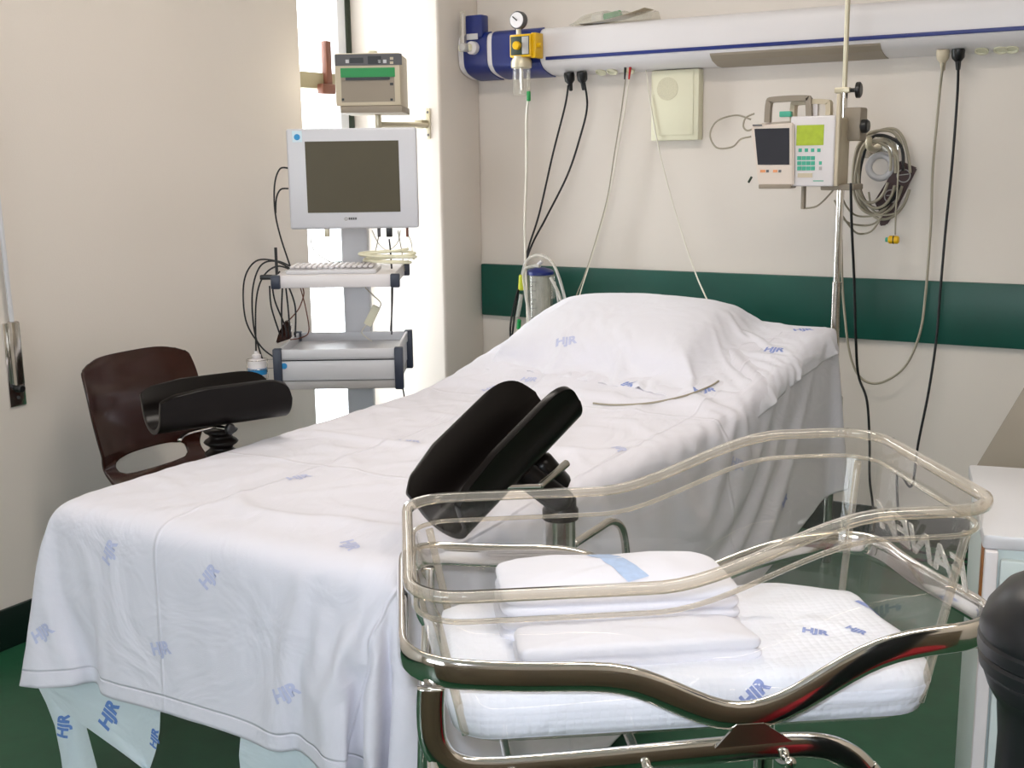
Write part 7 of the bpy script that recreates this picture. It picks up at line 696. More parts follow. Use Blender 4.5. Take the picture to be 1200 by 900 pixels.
obj('lift_column', B((-.22, -.3, .12), (.2, .4, .49), .02), 'dgrey', t)
obj('base', B((-.33, -.75, .05), (.33, .8, .13), .02), 'lgrey', t)
for x in (-.28, .28):
    for y in (-.68, .72): obj('caster', cyl(nb(), (x-.02, y, .04), (x+.02, y, .04), .04, bev=.005), 'black', t)

def unpack(d):
    nx, lo, s = d; q = np.array(s, dtype=int).reshape(-1, nx, 3)      # millimetres, stored as row and column differences
    q = np.cumsum(np.cumsum(q, axis=1), axis=0)
    return np.array(lo)+q/1000.
def cloth_obj(P, m, decals=(), edit=None, thick=.0016):
    ny, nx = P.shape[:2]
    if edit: P = edit(P)
    me = bpy.data.meshes.new('c'); F = [(j*nx+i, j*nx+i+1, (j+1)*nx+i+1, (j+1)*nx+i) for j in range(ny-1) for i in range(nx-1)]
    me.from_pydata(P.reshape(-1, 3).tolist(), [], F); uv = me.uv_layers.new(name='uv')
    for k, l in enumerate(me.loops): uv.data[k].uv = ((l.vertex_index % nx)/(nx-1), (l.vertex_index//nx)/(ny-1))
    o = link('c', me); mo = o.modifiers.new('s', 'SUBSURF'); mo.levels = 2; mo = o.modifiers.new('t', 'SOLIDIFY'); mo.thickness = thick; mo.offset = 0
    dg = bpy.context.evaluated_depsgraph_get(); me2 = bpy.data.meshes.new_from_object(o.evaluated_get(dg)); bpy.data.objects.remove(o)
    bm = nb(); bm.from_mesh(me2); bpy.data.meshes.remove(me2)
    add_prints(bm, decals); return bm
def add_prints(bm, decals):    # (text, size, centre, facing normal, in-plane angle, material slot): ink laid on the cloth surface
    if not decals: return bm
    bm.normal_update(); bv = BVHTree.FromBMesh(bm)
    for s, size, c, nrm, ang, mi in decals:
        c = Vector(c); nrm = Vector(nrm).normalized()
        hit = bv.ray_cast(c+nrm*.25, -nrm, .6)
        if hit[0] is None: continue
        n2 = hit[1] if hit[1].dot(nrm) > 0 else -hit[1]
        xa_ = Vector((1, 0, 0)) if abs(n2.x) < .8 else Vector((0, 1, 0)); xa_ = (xa_-n2*xa_.dot(n2)).normalized(); ya_ = n2.cross(xa_)
        q = Matrix((xa_, ya_, n2)).transposed().to_4x4()
        tb = text_bm(s, size, 0, 2, bold=size*.045) if s != '#' else gridmesh(int(size[0]/.01)+2, int(size[1]/.01)+2, lambda u, v: ((u-.5)*size[0], (v-.5)*size[1], 0))
        xf(tb, Matrix.Translation(hit[0]) @ q @ Matrix.Rotation(ang, 4, 'Z'))
        mp = {}
        for v in tb.verts:
            h = bv.ray_cast(v.co+n2*.03, -n2, .08); co = h[0]+n2*(.0012 if s != '#' else .0008) if h[0] else v.co
            mp[v] = bm.verts.new(co)
        for f in tb.faces:
            try: g = bm.faces.new([mp[v] for v in f.verts]); g.material_index = mi; g.smooth = True
            except ValueError: pass
        tb.free()
    return bm
P1 = unpack(CLOTH_S1); P2 = unpack(CLOTH_S2)
def stamp(x, y, z, n, ang, size=.035, mi=1, s='HJR', ax=2): return (s, size, at(x, y, ax, z), n, ang, mi)
dec = []
for x, y, a in ((865, 490, -.5), (830, 520, 1.2), (790, 430, .4), (710, 442, .2), (725, 528, -.8), (620, 455, 0), (575, 460, .9), (480, 520, .5), (350, 560, 1.1), (560, 500, 2), (410, 640, -.6), (660, 500, 1.8), (910, 500, -1)): dec.append(stamp(x, y, .71, (0, 0, 1), a))
for x, y, a in ((107, 655, 1.1), (224, 685, .9), (42, 745, .6), (168, 770, .3), (322, 820, .5)): dec.append(stamp(x, y, -2.80, (0, -1, 0), a, .036, 1, ax=1))
for x, y, a in ((960, 452, .1), (985, 575, 0), (900, 585, .3)): dec.append(stamp(x, y, -1.1, (1, -.3, .1), a, .04, 2, ax=0))
o = obj('bed_sheet', cloth_obj(P1, 'sheet', dec), ('sheet', 'inkf', 'ink'), ang=None)
tag(o, 'large white stamped sheet spread over the bed, hanging at its foot', 'sheet')
dec = [stamp(x, y, .9, (0, -.3, 1), a, .04, k) for x, y, a, k in ((790, 358, .3, 2), (727, 394, 1.3, 2), (820, 400, .5, 2), (890, 410, .6, 2), (940, 372, .5, 2), (660, 380, .3, 1), (905, 382, 0, 2), (700, 430, .1, 1))]
o = obj('pillow_sheet', cloth_obj(P2, 'cotton', dec), ('cotton', 'inkf', 'ink'), ang=None)
tag(o, 'white sheet thrown over the pillow at the head of the bed', 'sheet')
# pillow below the thrown sheet
bm = nb(); n = 22; L = {}
for s in (1, -1):
    for j in range(n+1):
        for i in range(n+1):
            u = i/n*2-1; v = j/n*2-1; tt = max(0, (1-abs(u)**3)*(1-abs(v)**3))**.55
            edge = abs(u) == 1 or abs(v) == 1
            if s == -1 and edge: L[(s, i, j)] = L[(1, i, j)]; continue
            y = -.78+.235*v; L[(s, i, j)] = bm.verts.new((-1.66+.32*u*(1-.06*v*v), y, ztop(y)+.056+.056*tt*s))
    for j in range(n):
        for i in range(n): bm.faces.new((L[(s, i, j)], L[(s, i+1, j)], L[(s, i+1, j+1)], L[(s, i, j+1)]))
o = obj('pillow', bm, 'cotton', ang=None); tag(o, 'white pillow under the thrown sheet at the bed head', 'pillow')
# lower sheet: hanging below the big sheet at the foot of the bed
def hang(bm, L_, R_, y, wave, nu=30, nv=40):      # a hanging lap of cloth between a left and a right edge, each measured top to bottom
    def ed(E, v): k = v*(len(E)-1); i = min(len(E)-2, int(k)); p, q = E[i], E[i+1]; f = k-i; return p[0]+(q[0]-p[0])*f, p[1]+(q[1]-p[1])*f
    g = gridmesh(nu, nv, lambda u, v: (lambda a, b: at(a[0]+(b[0]-a[0])*u, a[1]+(b[1]-a[1])*u, 1, y-wave*math.sin(u*5+v*1.5)-.03*max(0, .3-v)*0))(ed(L_, v), ed(R_, v)))
    me_ = bpy.data.meshes.new('t'); g.to_mesh(me_); g.free(); bm.from_mesh(me_); bpy.data.meshes.remove(me_)
us = thing('under_sheet', 'pale lower sheet with blue letters hanging out below the big sheet at the foot', 'sheet', (0, 0, 0))
bm = nb(); hang(bm, [(82, 660), (62, 720), (44, 775), (40, 796), (54, 824), (64, 850), (71, 885), (77, 930)], [(100, 660), (98, 720), (96, 770), (96, 800), (98, 830), (102, 855), (110, 885), (122, 930)], -2.690, .010, nv=60)
add_prints(bm, [('HJR', .036, at(77, 850, 1, -2.69), (0, -1, 0), 1.5, 1)]); obj('hanging_lap', bm, ('under', 'ink2'), us, ang=None)
bm = nb(); hang(bm, [(90, 665), (66, 725), (48, 780), (44, 800), (72, 832), (105, 855), (140, 880), (172, 904)], [(190, 680), (189, 740), (188, 790), (189, 812), (188, 835), (187, 858), (182, 882), (175, 903)], -2.714, .006, nv=60)
add_prints(bm, [('HJR', .046, at(128, 838, 1, -2.715), (0, -1, 0), math.radians(62), 1), ('HJR', .03, at(180, 866, 1, -2.715), (0, -1, 0), 1.3, 1)]); obj('hanging_lap', bm, ('under', 'ink2'), us, ang=None)
bm = nb(); hang(bm, [(284, 720), (284, 790), (284, 835), (282, 860), (280, 885), (284, 930)], [(400, 750), (410, 790), (420, 835), (420, 860), (420, 885), (420, 930)], -2.700, .012, nv=60)
obj('hanging_lap', bm, 'under', us, ang=None)
# ================================================================= STIRRUPS (leg supports)
def trough_bm(L, w, h, near_h=.75):
    # u along the length, v across; a deep padded gutter with rounded far ends of its flanges
    def f(u, v):
        a = v*2-1; s = u*L
        hh = h*(near_h+(1-near_h)*min(1, u*3.2))                # flange height grows from the near end
        e = max(0, (u-.72)/.28); hh *= math.sqrt(max(0, 1-e**2.6))*.93+.07
        n0 = max(0, (.08-u)/.08); hh *= 1-.25*n0
        k = abs(a); sg = 1 if a > 0 else -1
        q = min(1, k/.5); x = sg*w*.5*math.sin(q*PI/2); z = w*.42*(1-math.cos(q*PI/2))
        if k > .5: q2 = (k-.5)/.5; z += hh*q2; x += sg*hh*.38*q2**1.3
        return (x, s-.02*k*n0*0, z)
    bm = gridmesh(34, 30, f); return bm
def stirrup(name, label, loc, yaw, tilt, roll, L, w, h, arm):
    t = thing(name, label, 'leg support', loc, 0)
    R_ = Matrix.Rotation(yaw, 4, 'Z') @ Matrix.Rotation(tilt, 4, 'X') @ Matrix.Rotation(roll, 4, 'Y')
    bm = trough_bm(L, w, h); xf(bm, R_ @ T(0, -L*.5, 0))
    o = obj('leg_trough', bm, 'gloss', t, ang=None); solid(o, .012, 1)
    m = o.modifiers.new('b', 'BEVEL'); m.width = .004; m.segments = 2; m.angle_limit = math.radians(50)
    return t, R_
# left one, beyond the bed
pL = at(257, 495, 0, -2.13)
t, R_ = stirrup('leg_support', 'black padded leg support on a bellows joint, left side of the bed', pL, math.radians(-24), math.radians(0), 0, .345, .13, .054, None)
pb = at(258, 500, 0, -2.13)-pL; base = Vector((0, 0, .56-pL.z))+Vector((pb.x, pb.y, 0))
bm = nb(); top = Vector((pb.x, pb.y, -.015)); 
prof = []
nrib = 3; L0 = .09
for i in range(nrib*6+1):
    k = i/(nrib*6); prof.append((.036+.008*math.cos(i/6*2*PI), L0*(1-k)))
prof = prof[::-1]
obj('bellows_joint', lathe(bm, prof, 24, T(top.x, top.y, top.z-L0-.005)), 'gloss', t, ang=None)
obj('support_post', cyl(nb(), (top.x, top.y, .5-pL.z), (top.x, top.y, top.z-L0), .017, bev=.002), 'steel', t)
bm = tube(nb(), [(top.x+.005, top.y-.03, -.006), (top.x-.02, top.y-.09, -.012), (top.x-.01, top.y-.13, -.02)], .005, 8, 6)
obj('release_lever', bm, 'chrome', t, ang=None)
obj('clamp_bolt', cyl(nb(), (top.x-.02, top.y-.02, -.008), (top.x+.05, top.y-.02, -.008), .006, bev=.001), 'chrome', t)
obj('clamp_knob', cyl(nb(), (top.x+.045, top.y-.02, -.008), (top.x+.062, top.y-.02, -.008), .014, bev=.004), 'black', t)
# right one, between bed and bassinet
pR = at(600, 556, 0, -1.05)
t, R_ = stirrup('leg_support', 'black padded leg support tilted steeply up, right side of the bed', pR, math.radians(-16), math.radians(30), math.radians(-4), .33, .115, .066, None)
pp = at(657, 640, 0, -1.0)-pR
zt_ = at(657, 607, 0, -1.0).z-pR.z; zb_ = .42-pR.z
obj('support_post', cyl(nb(), (pp.x, pp.y, zb_), (pp.x, pp.y, zt_+.01), .028, n=28, bev=.002), 'steel', t)
bm = lathe(nb(), [(.02, 0), (.034, .002), (.034, .02), (.030, .026), (.030, .04), (.022, .05)], 24, T(pp.x, pp.y, zt_-.002))
obj('post_collar', bm, 'gloss', t)
j1 = at(640, 585, 0, -1.0)-pR; bm = nb()
tube(bm, [(pp.x, pp.y, zt_+.035), j1.lerp(Vector((pp.x, pp.y, zt_+.05)), .5), (-.0, .03, .0)], .026, 14, 8)
obj('joint_block', bm, 'gloss', t, ang=None)
w0_, w1_ = at(652, 575, 0, -1.02)-pR, at(628, 535, 0, -1.04)-pR
obj('hinge_wedge', cyl(nb(), w0_, w1_, .036, n=16, bev=.012, r2=.026), 'gloss', t, ang=60)
l1 = at(632, 570, 0, -1.0)-pR; l2 = at(664, 543, 0, -1.0)-pR
obj('release_lever', cyl(nb(), l1, l2, .0075, bev=.001), 'steel', t)
a_, b_ = at(590, 571, 0, -1.02)-pR, l1
obj('lever_arm', cyl(nb(), a_, b_, .005, bev=.001), 'chrome', t)
h_ = [at(x, y, 0, -1.0)-pR for x, y in ((672, 638), (700, 620), (716, 611), (728, 618), (733, 640), (734, 665))]
obj('grab_bar', tube(nb(), h_, .0085, 10, 8), 'steel', t, ang=None)

# ================================================================= MONITOR CART
CY = math.radians(31); cf = Fr((-2.50, -1.20, 0), CY)
t = thing('monitor_cart', 'pale grey trolley with keyboard shelf and drawer unit by the window', 'trolley', cf.o, CY)
def R2(a, b, ly, m=0): pa, pb = cf.px(*a, ly=ly), cf.px(*b, ly=ly); return pa, pb
cl = cf.px(408, 440, ly=.25).x; crr = cf.px(438, 440, ly=.25).x
obj('column', B((cl, .215, .1), (crr, .28, cf.px(420, 262, ly=.25).z+.08), .006), 'lgrey', t)
bm = B((-.2, -.2, .06), (.2, -.15, .1), .01); box(bm, (-.2, .2, .06), (.2, .25, .1), .01); box(bm, (-.03, -.17, .06), (.03, .22, .1), .01)
obj('base', bm, 'lgrey', t)
for x in (-.17, .17):
    for y in (-.175, .225): obj('caster', cyl(nb(), (x-.012, y, .03), (x+.012, y, .03), .03, bev=.004), 'black', t)
# drawer unit
dl, dr = cf.px(325, 430, ly=-.19).x, cf.px(467, 430, ly=-.19).x; dt, db = cf.px(400, 409, ly=-.19).z, cf.px(400, 456, ly=-.19).z
D0, D1 = -.19, .20; split = dt+(db-dt)*.27; mid = dt+(db-dt)*.78
tray = nb(); box(tray, (dl, D0, split+.002), (dr, D1, split+.006))
for a, b in (((dl, D0), (dr, D0+.008)), ((dl, D1-.008), (dr, D1)), ((dl, D0), (dl+.008, D1)), ((dr-.008, D0), (dr, D1))): box(tray, (a[0], a[1], split+.002), (b[0], b[1], dt), .001)
obj('tray_top', tray, 'lgrey', t)
tg = obj('drawer', B((dl+.004, D0, mid+.001), (dr-.004, D1, split-.001), .002), 'lgrey', t)
obj('drawer_base', B((dl+.006, D0+.004, db), (dr-.006, D1-.01, mid-.001), .002), 'grey', t)
for x, y in ((dl, D0), (dr, D0), (dr, D1), (dl, D1)): obj('corner_post', B((x-.012, y-.012, db-.002), (x+.016, y+.016, dt+.004), .004), 'navy', t)
for z in (split,): obj('trim_line', B((dl, D0-.001, z-.002), (dr, D0+.001, z+.002)), 'black', t, smooth=False)
p = cf.px(333, 429, ly=D0-.002); bm = lathe(nb(), [(.0, 0), (.010, 0), (.010, .001), (0, .001)], 20, axis(p, (0, -1, 0))); obj('blue_sticker', bm, 'skyblue', t)
# keyboard shelf
sl, sr = cf.px(322, 330, ly=-.19).x, cf.px(462, 330, ly=-.19).x; st, sb = cf.px(400, 322, ly=-.19).z, cf.px(400, 337, ly=-.19).z
bm = B((sl, D0, sb), (sr, D1, st), .003); obj('keyboard_shelf', bm, 'white', t)
for x, y in ((sl, D0), (sr, D0), (sr, D1)): obj('shelf_corner', B((x-.012, y-.010, sb-.002), (x+.018, y+.014, st+.001), .004), 'navy', t)
obj('shelf_bracket', B((cl-.01, .1, sb-.02), (crr+.01, .22, sb), .004), 'lgrey', t)
# keyboard on the shelf
kb = thing('keyboard', 'cream keyboard lying on the upper shelf of the cart', 'keyboard', cf.o, CY)
k0, k1 = sl+.03, sr-.06; obj('case', B((k0, D0+.03, st), (k1, D0+.19, st+.014), .004), 'lgrey', kb)
bm = nb(); 
for r_ in range(5):
    for c_ in range(15): x = k0+.012+c_*(k1-k0-.02)/15; y = D0+.043+r_*.028; box(bm, (x, y, st+.018), (x+(k1-k0)/15-.006, y+.021, st+.026), .002, 1)
obj('keys', bm, 'white', kb, ang=None)
# coiled cable lying at the right end of the shelf
pts = []
c0 = Vector((sr-.03, D0+.12, st+.028))
for k in range(60):
    a = k/60*2*PI*4; pts.append(c0+Vector((.085*math.cos(a)+.01*math.sin(k*.3), .045*math.sin(a)+.008*math.cos(k*.21), .012*math.sin(a*.5+1)+.0006*k)))
o = cable('coiled_cable', [cf.o+cf.ax*p.x+cf.ay*p.y+Vector((0, 0, p.z)) for p in pts], .0045, 'cream', 'loose coil of cream cable at the right end of the keyboard shelf', 'cable', sm=4)
# monitor
mf = Fr(cf.o, CY); MY = -.05
t = thing('patient_monitor', 'grey flat touchscreen computer with dark screen on top of the cart', 'monitor', cf.o, CY)
q = [mf.px(x, y, ly=MY) for x, y in ((338, 152), (488, 148), (490, 266), (337, 270))]
x0, x1, z0, z1 = (q[0].x+q[3].x)/2, (q[1].x+q[2].x)/2, (q[2].z+q[3].z)/2, (q[0].z+q[1].z)/2
obj('housing', B((x0, MY, z0), (x1, MY+.035, z1), .008, 3), 'lgrey2', t)
obj('back_cover', B((x0+.03, MY+.035, z0+.03), (x1-.03, MY+.07, z1-.03), .01), 'grey', t)
s0, s1 = mf.px(357, 166, ly=MY), mf.px(469.5, 248, ly=MY)
obj('screen', B((s0.x, MY-.001, s1.z), (s1.x, MY+.002, s0.z)), 'screen', t, smooth=False)
c = mf.px(405.5, 256.5, ly=MY-.001); obj('maker_ring', tube(nb(), [(c.x+.0045*math.cos(a), MY-.0005, c.z+.0045*math.sin(a)) for a in np.linspace(0, 2*PI, 12, endpoint=False)], .0014, 6, 2, True), 'grey', t, ang=None)
bm = nb()
for k in range(4): box(bm, (c.x+.009+k*.007, MY-.0012, c.z-.003), (c.x+.0142+k*.007, MY, c.z+.0045), .0008)
obj('maker_mark', bm, 'dgrey', t)
p = mf.px(348, 160, ly=MY-.001); bm = B((p.x-.016, MY-.0012, p.z-.018), (p.x+.016, MY, p.z+.018), .0003); lb = obj('label_sticker', bm, 'pale_blue', t, smooth=False)
obj('label_disc', lathe(nb(), [(0, 0), (.010, 0), (.010, .0008), (0, .0008)], 18, axis((p.x, MY-.0012, p.z-.002), (0, -1, 0))), 'skyblue', lb)
obj('mount', B(((cl+crr)/2-.05, MY+.06, z0+.06), ((cl+crr)/2+.05, .225, z0+.2), .004), 'lgrey', t)
for x, w_, m_ in ((383, .016, 'brass'), (444, .01, 'dgrey'), (456, .02, 'black'), (477, .008, 'orange')):
    a = mf.px(x, 267, ly=MY+.02); obj('connector', B((a.x-w_/2, MY+.012, a.z-.03), (a.x+w_/2, MY+.03, a.z+.006), .002), m_, t)
def cl3(pts, ly=-.02): 
    return [cf.o+cf.ax*v.x+cf.ay*v.y+Vector((0, 0, v.z)) for v in [cf.px(p[0], p[1], ly=(p[2] if len(p) > 2 else ly)) for p in pts]]
G = 'cables hanging under the patient monitor'
cable('signal_cable', cl3([(456, 280), (458, 300), (460, 340), (458, 388)], .0), .003, 'rubber', 'black cable dropping from the monitor past the keyboard shelf', group=None)
for i, (ps, m_, lb) in enumerate((
    ([(444, 275), (441, 290), (436, 305), (432, 318)], 'cable_g', 'grey lead from the left black connector under the monitor'),
    ([(436, 270), (444, 286), (455, 293), (466, 284), (469, 270)], 'cable_w', 'cream lead looping in a U under the monitor'),
    ([(478, 275), (482, 285), (482, 300), (470, 312)], 'cable_w', 'thin white lead from the rightmost monitor connector'),
    ([(466, 270), (470, 290), (474, 318)], 'cable_g', 'grey lead right of the black plug under the monitor'),
    ([(364, 272), (366, 290), (378, 302), (395, 310)], 'cable_g', 'thin lead curving from the left underside of the monitor to the shelf'))):
    cable('signal_cable', cl3(ps, .0), .0018, m_, lb)
cable('network_cable', cl3([(338, 197, -.03), (328, 198, -.03), (322, 215), (322, 245), (328, 275), (340, 312)], -.03), .0028, 'rubber', 'black cable leaving the upper plug on the left edge of the monitor')
cable('network_cable', cl3([(338, 221, -.03), (329, 222, -.03), (324, 232), (323, 250)], -.03), .0028, 'rubber', 'short black cable leaving the lower plug on the left edge of the monitor')
# bundle of black cables looped over a peg at the left of the shelf
t = thing('cable_hook', 'black peg holding looped cables at the left end of the keyboard shelf', 'hook', cf.o, CY)
a, b = cf.px(323, 290, ly=-.1), cf.px(325, 333, ly=-.1); obj('peg', cyl(nb(), b, a, .005, bev=.001), 'black', t)
a = cf.px(305, 325, ly=-.1); b = cf.px(345, 316, ly=-.02); obj('clip_bar', B((a.x, -.11, a.z-.008), (b.x, -.09, a.z+.008), .003), 'black', t)
loops = [[(340, 312), (325, 306), (300, 306), (286, 330), (288, 375), (305, 405), (320, 418)], [(342, 316), (322, 306), (305, 312), (296, 340), (297, 380), (304, 410), (313, 436)],
         [(345, 318), (325, 312), (308, 325), (300, 355), (300, 412)], [(316, 335), (318, 360), (328, 392)], [(331, 337), (330, 365), (331, 395)], [(335, 337), (338, 365), (340, 395)],
         [(338, 335), (346, 360), (346, 395)], [(328, 318), (320, 330), (322, 352), (334, 382), (336, 395)]]
lab = ['outermost black cable looping left of the cart shelf', 'second black cable looping left of the cart shelf', 'innermost black cable looping left of the cart shelf', 'black cable slanting below the left end of the keyboard shelf',
       'straight black cable below the left end of the keyboard shelf', 'black cable running just right of the straight one below the shelf', 'rightmost black cable below the left end of the keyboard shelf', 'black cable starting above the shelf corner and bending down to the adaptor']
for i, (ps, lb) in enumerate(zip(loops, lab)): cable('black_cable', cl3(ps, -.09-.006*i), .0028, 'rubber', lb, 'cable')
q = [cf.px(x, y, ly=-.08) for x, y in ((324, 402), (342, 396), (342, 380), (336, 374), (328, 388))]
bm = nb(); vs = [bm.verts.new((v.x, -.10, v.z)) for v in q]; f = bm.faces.new(vs); e = bmesh.ops.extrude_face_region(bm, geom=[f]); bmesh.ops.translate(bm, verts=[v for v in e['geom'] if isinstance(v, bmesh.types.BMVert)], vec=(0, .03, 0))
bmesh.ops.bevel(bm, geom=list(bm.edges), offset=.004, segments=2, affect='EDGES')
o = obj('power_adaptor', bm, 'brown'); o.location = cf.o; o.rotation_euler = (0, 0, CY); tag(o, 'dark brown adaptor resting in the left corner of the drawer tray', 'adaptor')
cable('brown_lead', cl3([(338, 376), (350, 362), (356, 345), (354, 335)], .0), .0022, 'orange', 'thin brown lead rising from the adaptor to the shelf')
cable('power_lead', cl3([(340, 398), (352, 396), (362, 388), (358, 360), (352, 337)], .02), .002, 'orange', 'thin rust coloured lead curving behind the adaptor')
# inline box behind column
p = [cf.px(x, y, ly=.0) for x, y in ((428, 378), (444, 362))]
o = obj('cable_adaptor', xf(B((-.014, -.01, -.036), (.014, .01, .036), .004), Matrix.Rotation(math.radians(28), 4, 'Y')), 'cream'); o.location = cf.o+cf.ax*((p[0].x+p[1].x)/2)+Vector((0, 0, (p[0].z+p[1].z)/2)); o.rotation_euler = (0, 0, CY)
tag(o, 'small white inline adaptor hanging in front of the cart column', 'adaptor')
cable('adaptor_lead', cl3([(443, 364), (446, 355), (436, 345), (428, 337)], .0), .002, 'cable_g', 'grey lead from the shelf down to the inline adaptor')
cable('adaptor_lead', cl3([(430, 380), (424, 390), (436, 400)], .0), .002, 'cable_w', 'white lead from the inline adaptor into the tray')
cable('black_cable', cl3([(472, 455, .12), (474, 470, .12), (473, 500, .12), (470, 560, .12)]), .0025, 'rubber', 'single black cable below the right end of the drawer unit')
cable('black_cable', cl3([(459, 337, .1), (459, 360, .1), (459, 392, .1)]), .0025, 'rubber', 'single black cable between the two shelves, right of the column')
# bottle in its wire holder at the left of the drawer unit
bo = cf.px(302, 440, ly=-.1)
t = thing('spray_bottle', 'white bottle with blue label in a wire holder at the left of the drawer unit', 'bottle', cf.o, CY)
s = .0285/10; zc = cf.px(302, 442, ly=-.1).z; zt2 = cf.px(298, 411, ly=-.1).z; h = zt2-zc
obj('body', lathe(nb(), [(.0, 0), (.028, 0), (.031, .004), (.031, h*.55), (.026, h*.66), (.013, h*.72), (.013, h*.75)], 24, T(bo.x, -.1, zc)), 'white', t)
obj('cap', lathe(nb(), [(.015, 0), (.015, h*.1), (.008, h*.14), (.007, h*.24), (0, h*.25)], 20, T(bo.x, -.1, zc+h*.75)), 'white', t)
obj('label_band', lathe(nb(), [(.0313, h*.12), (.0316, h*.12), (.0316, h*.36), (.0313, h*.36)], 24, T(bo.x, -.1, zc)), 'skyblue', t)
t = thing('wire_holder', 'thin wire holder around the white bottle beside the drawer unit', 'holder', cf.o, CY)
bm = nb()
for z in (zc+.03, zc+.06): tube(bm, [(bo.x+.035*math.cos(a), -.1+.035*math.sin(a), z) for a in np.linspace(0, 2*PI, 12, endpoint=False)], .0013, 6, 3, True); tube(bm, [(bo.x+.035, -.1, z), (dl+.0, -.1, z)], .0013, 6, 0)
tube(bm, [(bo.x+.035, -.1, zc+.06), (bo.x+.035, -.1, zc-.004), (bo.x-.035, -.1, zc-.004), (bo.x-.035, -.1, zc+.06)], .0013, 6, 0)
obj('wire', bm, 'steel', t, ang=None)
# chart recorder box on its bracket arm, fixed to the pier
rf = Fr((-2.72, -.66, 0), CY-.02); RY = -.16
t = thing('chart_recorder', 'beige recorder box with green slot on a wall arm above the monitor', 'recorder', rf.o, rf.y)
q = [rf.px(x, y, ly=RY) for x, y in ((391, 62), (471, 62), (467, 124), (394, 124))]
x0, x1, z1, z0 = (q[0].x+q[3].x)/2, (q[1].x+q[2].x)/2, (q[0].z+q[1].z)/2, (q[2].z+q[3].z)/2
obj('case', B((x0, RY, z0), (x1, RY+.26, z1), .005), 'beige', t)
obj('foot_tray', B((x0+.015, RY+.0, z0-.025), (x1+.004, RY+.27, z0), .003), 'taupe', t)
def rb(n, a, b, d0, d1, m, par=t, bev=.0): 
    p, q_ = rf.px(*a, ly=RY), rf.px(*b, ly=RY); return obj(n, B((p.x, RY-d0, q_.z), (q_.x, RY+d1, p.z), bev), m, par, smooth=bool(bev))
rb('control_strip', (392, 64), (471, 76), .002, .002, 'dgrey')
for a, b, m_ in (((410, 68), (426, 74), 'black'), ((431, 66), (447, 75), 'black'), ((405, 70), (409, 74), 'lgrey'), ((443, 70), (446, 74), 'lgrey'), ((449, 70), (453, 74), 'lgrey'), ((457, 67), (461, 70), 'beige'), ((457, 72), (461, 75), 'beige')): rb('control', a, b, .004, .001, m_)
rb('door_recess', (399, 80), (463, 119), .001, .002, 'taupe')
rb('paper_slot', (399, 80), (463, 90), .004, .002, 'green')
rb('slot_lip', (405, 91), (457, 93.5), .006, .002, 'black')  # black lip below the paper slot
for x in (402, 459): rb('door_screw', (x-1.5, 115.5), (x+1.5, 118), .003, .001, 'black')
rb('door_catch', (457, 97), (461, 100), .003, .001, 'black')
a = rf.px(436, 60, ly=RY+.1); obj('top_cap', lathe(nb(), [(0, 0), (.02, 0), (.018, .015), (0, .018)], 18, T(a.x, RY+.1, z1)), 'cream', t)
t = thing('wall_bracket', 'pale brass bracket arm fixed to the pier right of the monitor', 'bracket', (0, 0, 0))
w0 = at(501, 145, 1, -.3); obj('wall_plate', B((w0.x-.016, -.306, w0.z-.06), (w0.x+.016, -.3, w0.z+.06), .002), 'brass', t)
for dz in (-.045, .045): obj('screw', cyl(nb(), (w0.x+.006, -.309, w0.z+dz), (w0.x+.006, -.305, w0.z+dz), .005), 'dgrey', t)
pe = rf.px(443, 146, ly=.02); pe = rf.o+rf.ax*pe.x+rf.ay*pe.y+Vector((0, 0, pe.z))
d = (pe-w0); bm = nb(); cyl(bm, (w0.x, -.306, w0.z-.005), pe, .011, bev=.002); obj('arm', bm, 'brass', t)
obj('upright', cyl(nb(), pe-Vector((0, 0, .02)), Vector((pe.x, pe.y, z0-.025)), .013, bev=.002), 'brass', t)
obj('knuckle', B((w0.x-.03, -.35, w0.z-.018), (w0.x+.008, -.306, w0.z+.014), .004), 'tanbar', t)
# ================================================================= HEADWALL UNIT
HP = [(0, 1.925), (-.12, 1.925), (-.145, 1.918), (-.16, 1.90), (-.163, 1.86), (-.16, 1.805), (-.148, 1.785), (-.125, 1.768), (-.07, 1.752), (-.03, 1.748), (0, 1.748)]
HX0 = -2.70
def prism(x0, x1, prof, bm=None):
    bm = bm or nb(); a = [bm.verts.new((x0, y, z)) for y, z in prof]; b = [bm.verts.new((x1, y, z)) for y, z in prof]; n = len(prof)
    for k in range(n): bm.faces.new((a[k], a[(k+1) % n], b[(k+1) % n], b[k]))
    bm.faces.new(a); bm.faces.new(b[::-1]); return bm
t = thing('headwall_unit', 'long white medical supply rail on the back wall with blue stripe and blue end bands', 'supply unit', (0, 0, 0))
hp = [(y, z) for y, z in HP]; hp = [(0, 1.925)]+[(p.x, p.y) for p in spline([(y, z, 0) for y, z in HP[1:-1]], 3)]+[(0, 1.748)]
obj('housing', prism(HX0, XR-.02, hp), 'white', t, ang=30)
obj('blue_stripe', B((at(640, 70, 1, -.16).x, -.1665, 1.800), (XR-.03, -.155, 1.813), .002), 'blue', t)
def grow(prof, g): return [(y*(1+g/.16)-0, z+(z-1.836)/.1*g) for y, z in prof]
hb = grow(hp, .005)
def cap(x0, x1, nm='blue_band'): return obj(nm, prism(x0, x1, hb[1:-1]), 'blue', t, ang=30)
cap(at(544, 50, 1, -.16).x, at(571, 50, 1, -.16).x); cap(at(577, 50, 1, -.16).x, at(597, 50, 1, -.16).x); cap(at(597, 50, 1, -.16).x, at(633, 50, 1, -.16).x)
a = at(541, 19, 1, -.165); b = at(566, 44, 1, -.165); obj('outlet_block', B((a.x+.02, -.172, b.z), (b.x, -.12, a.z+.0), .006), 'blue', t)
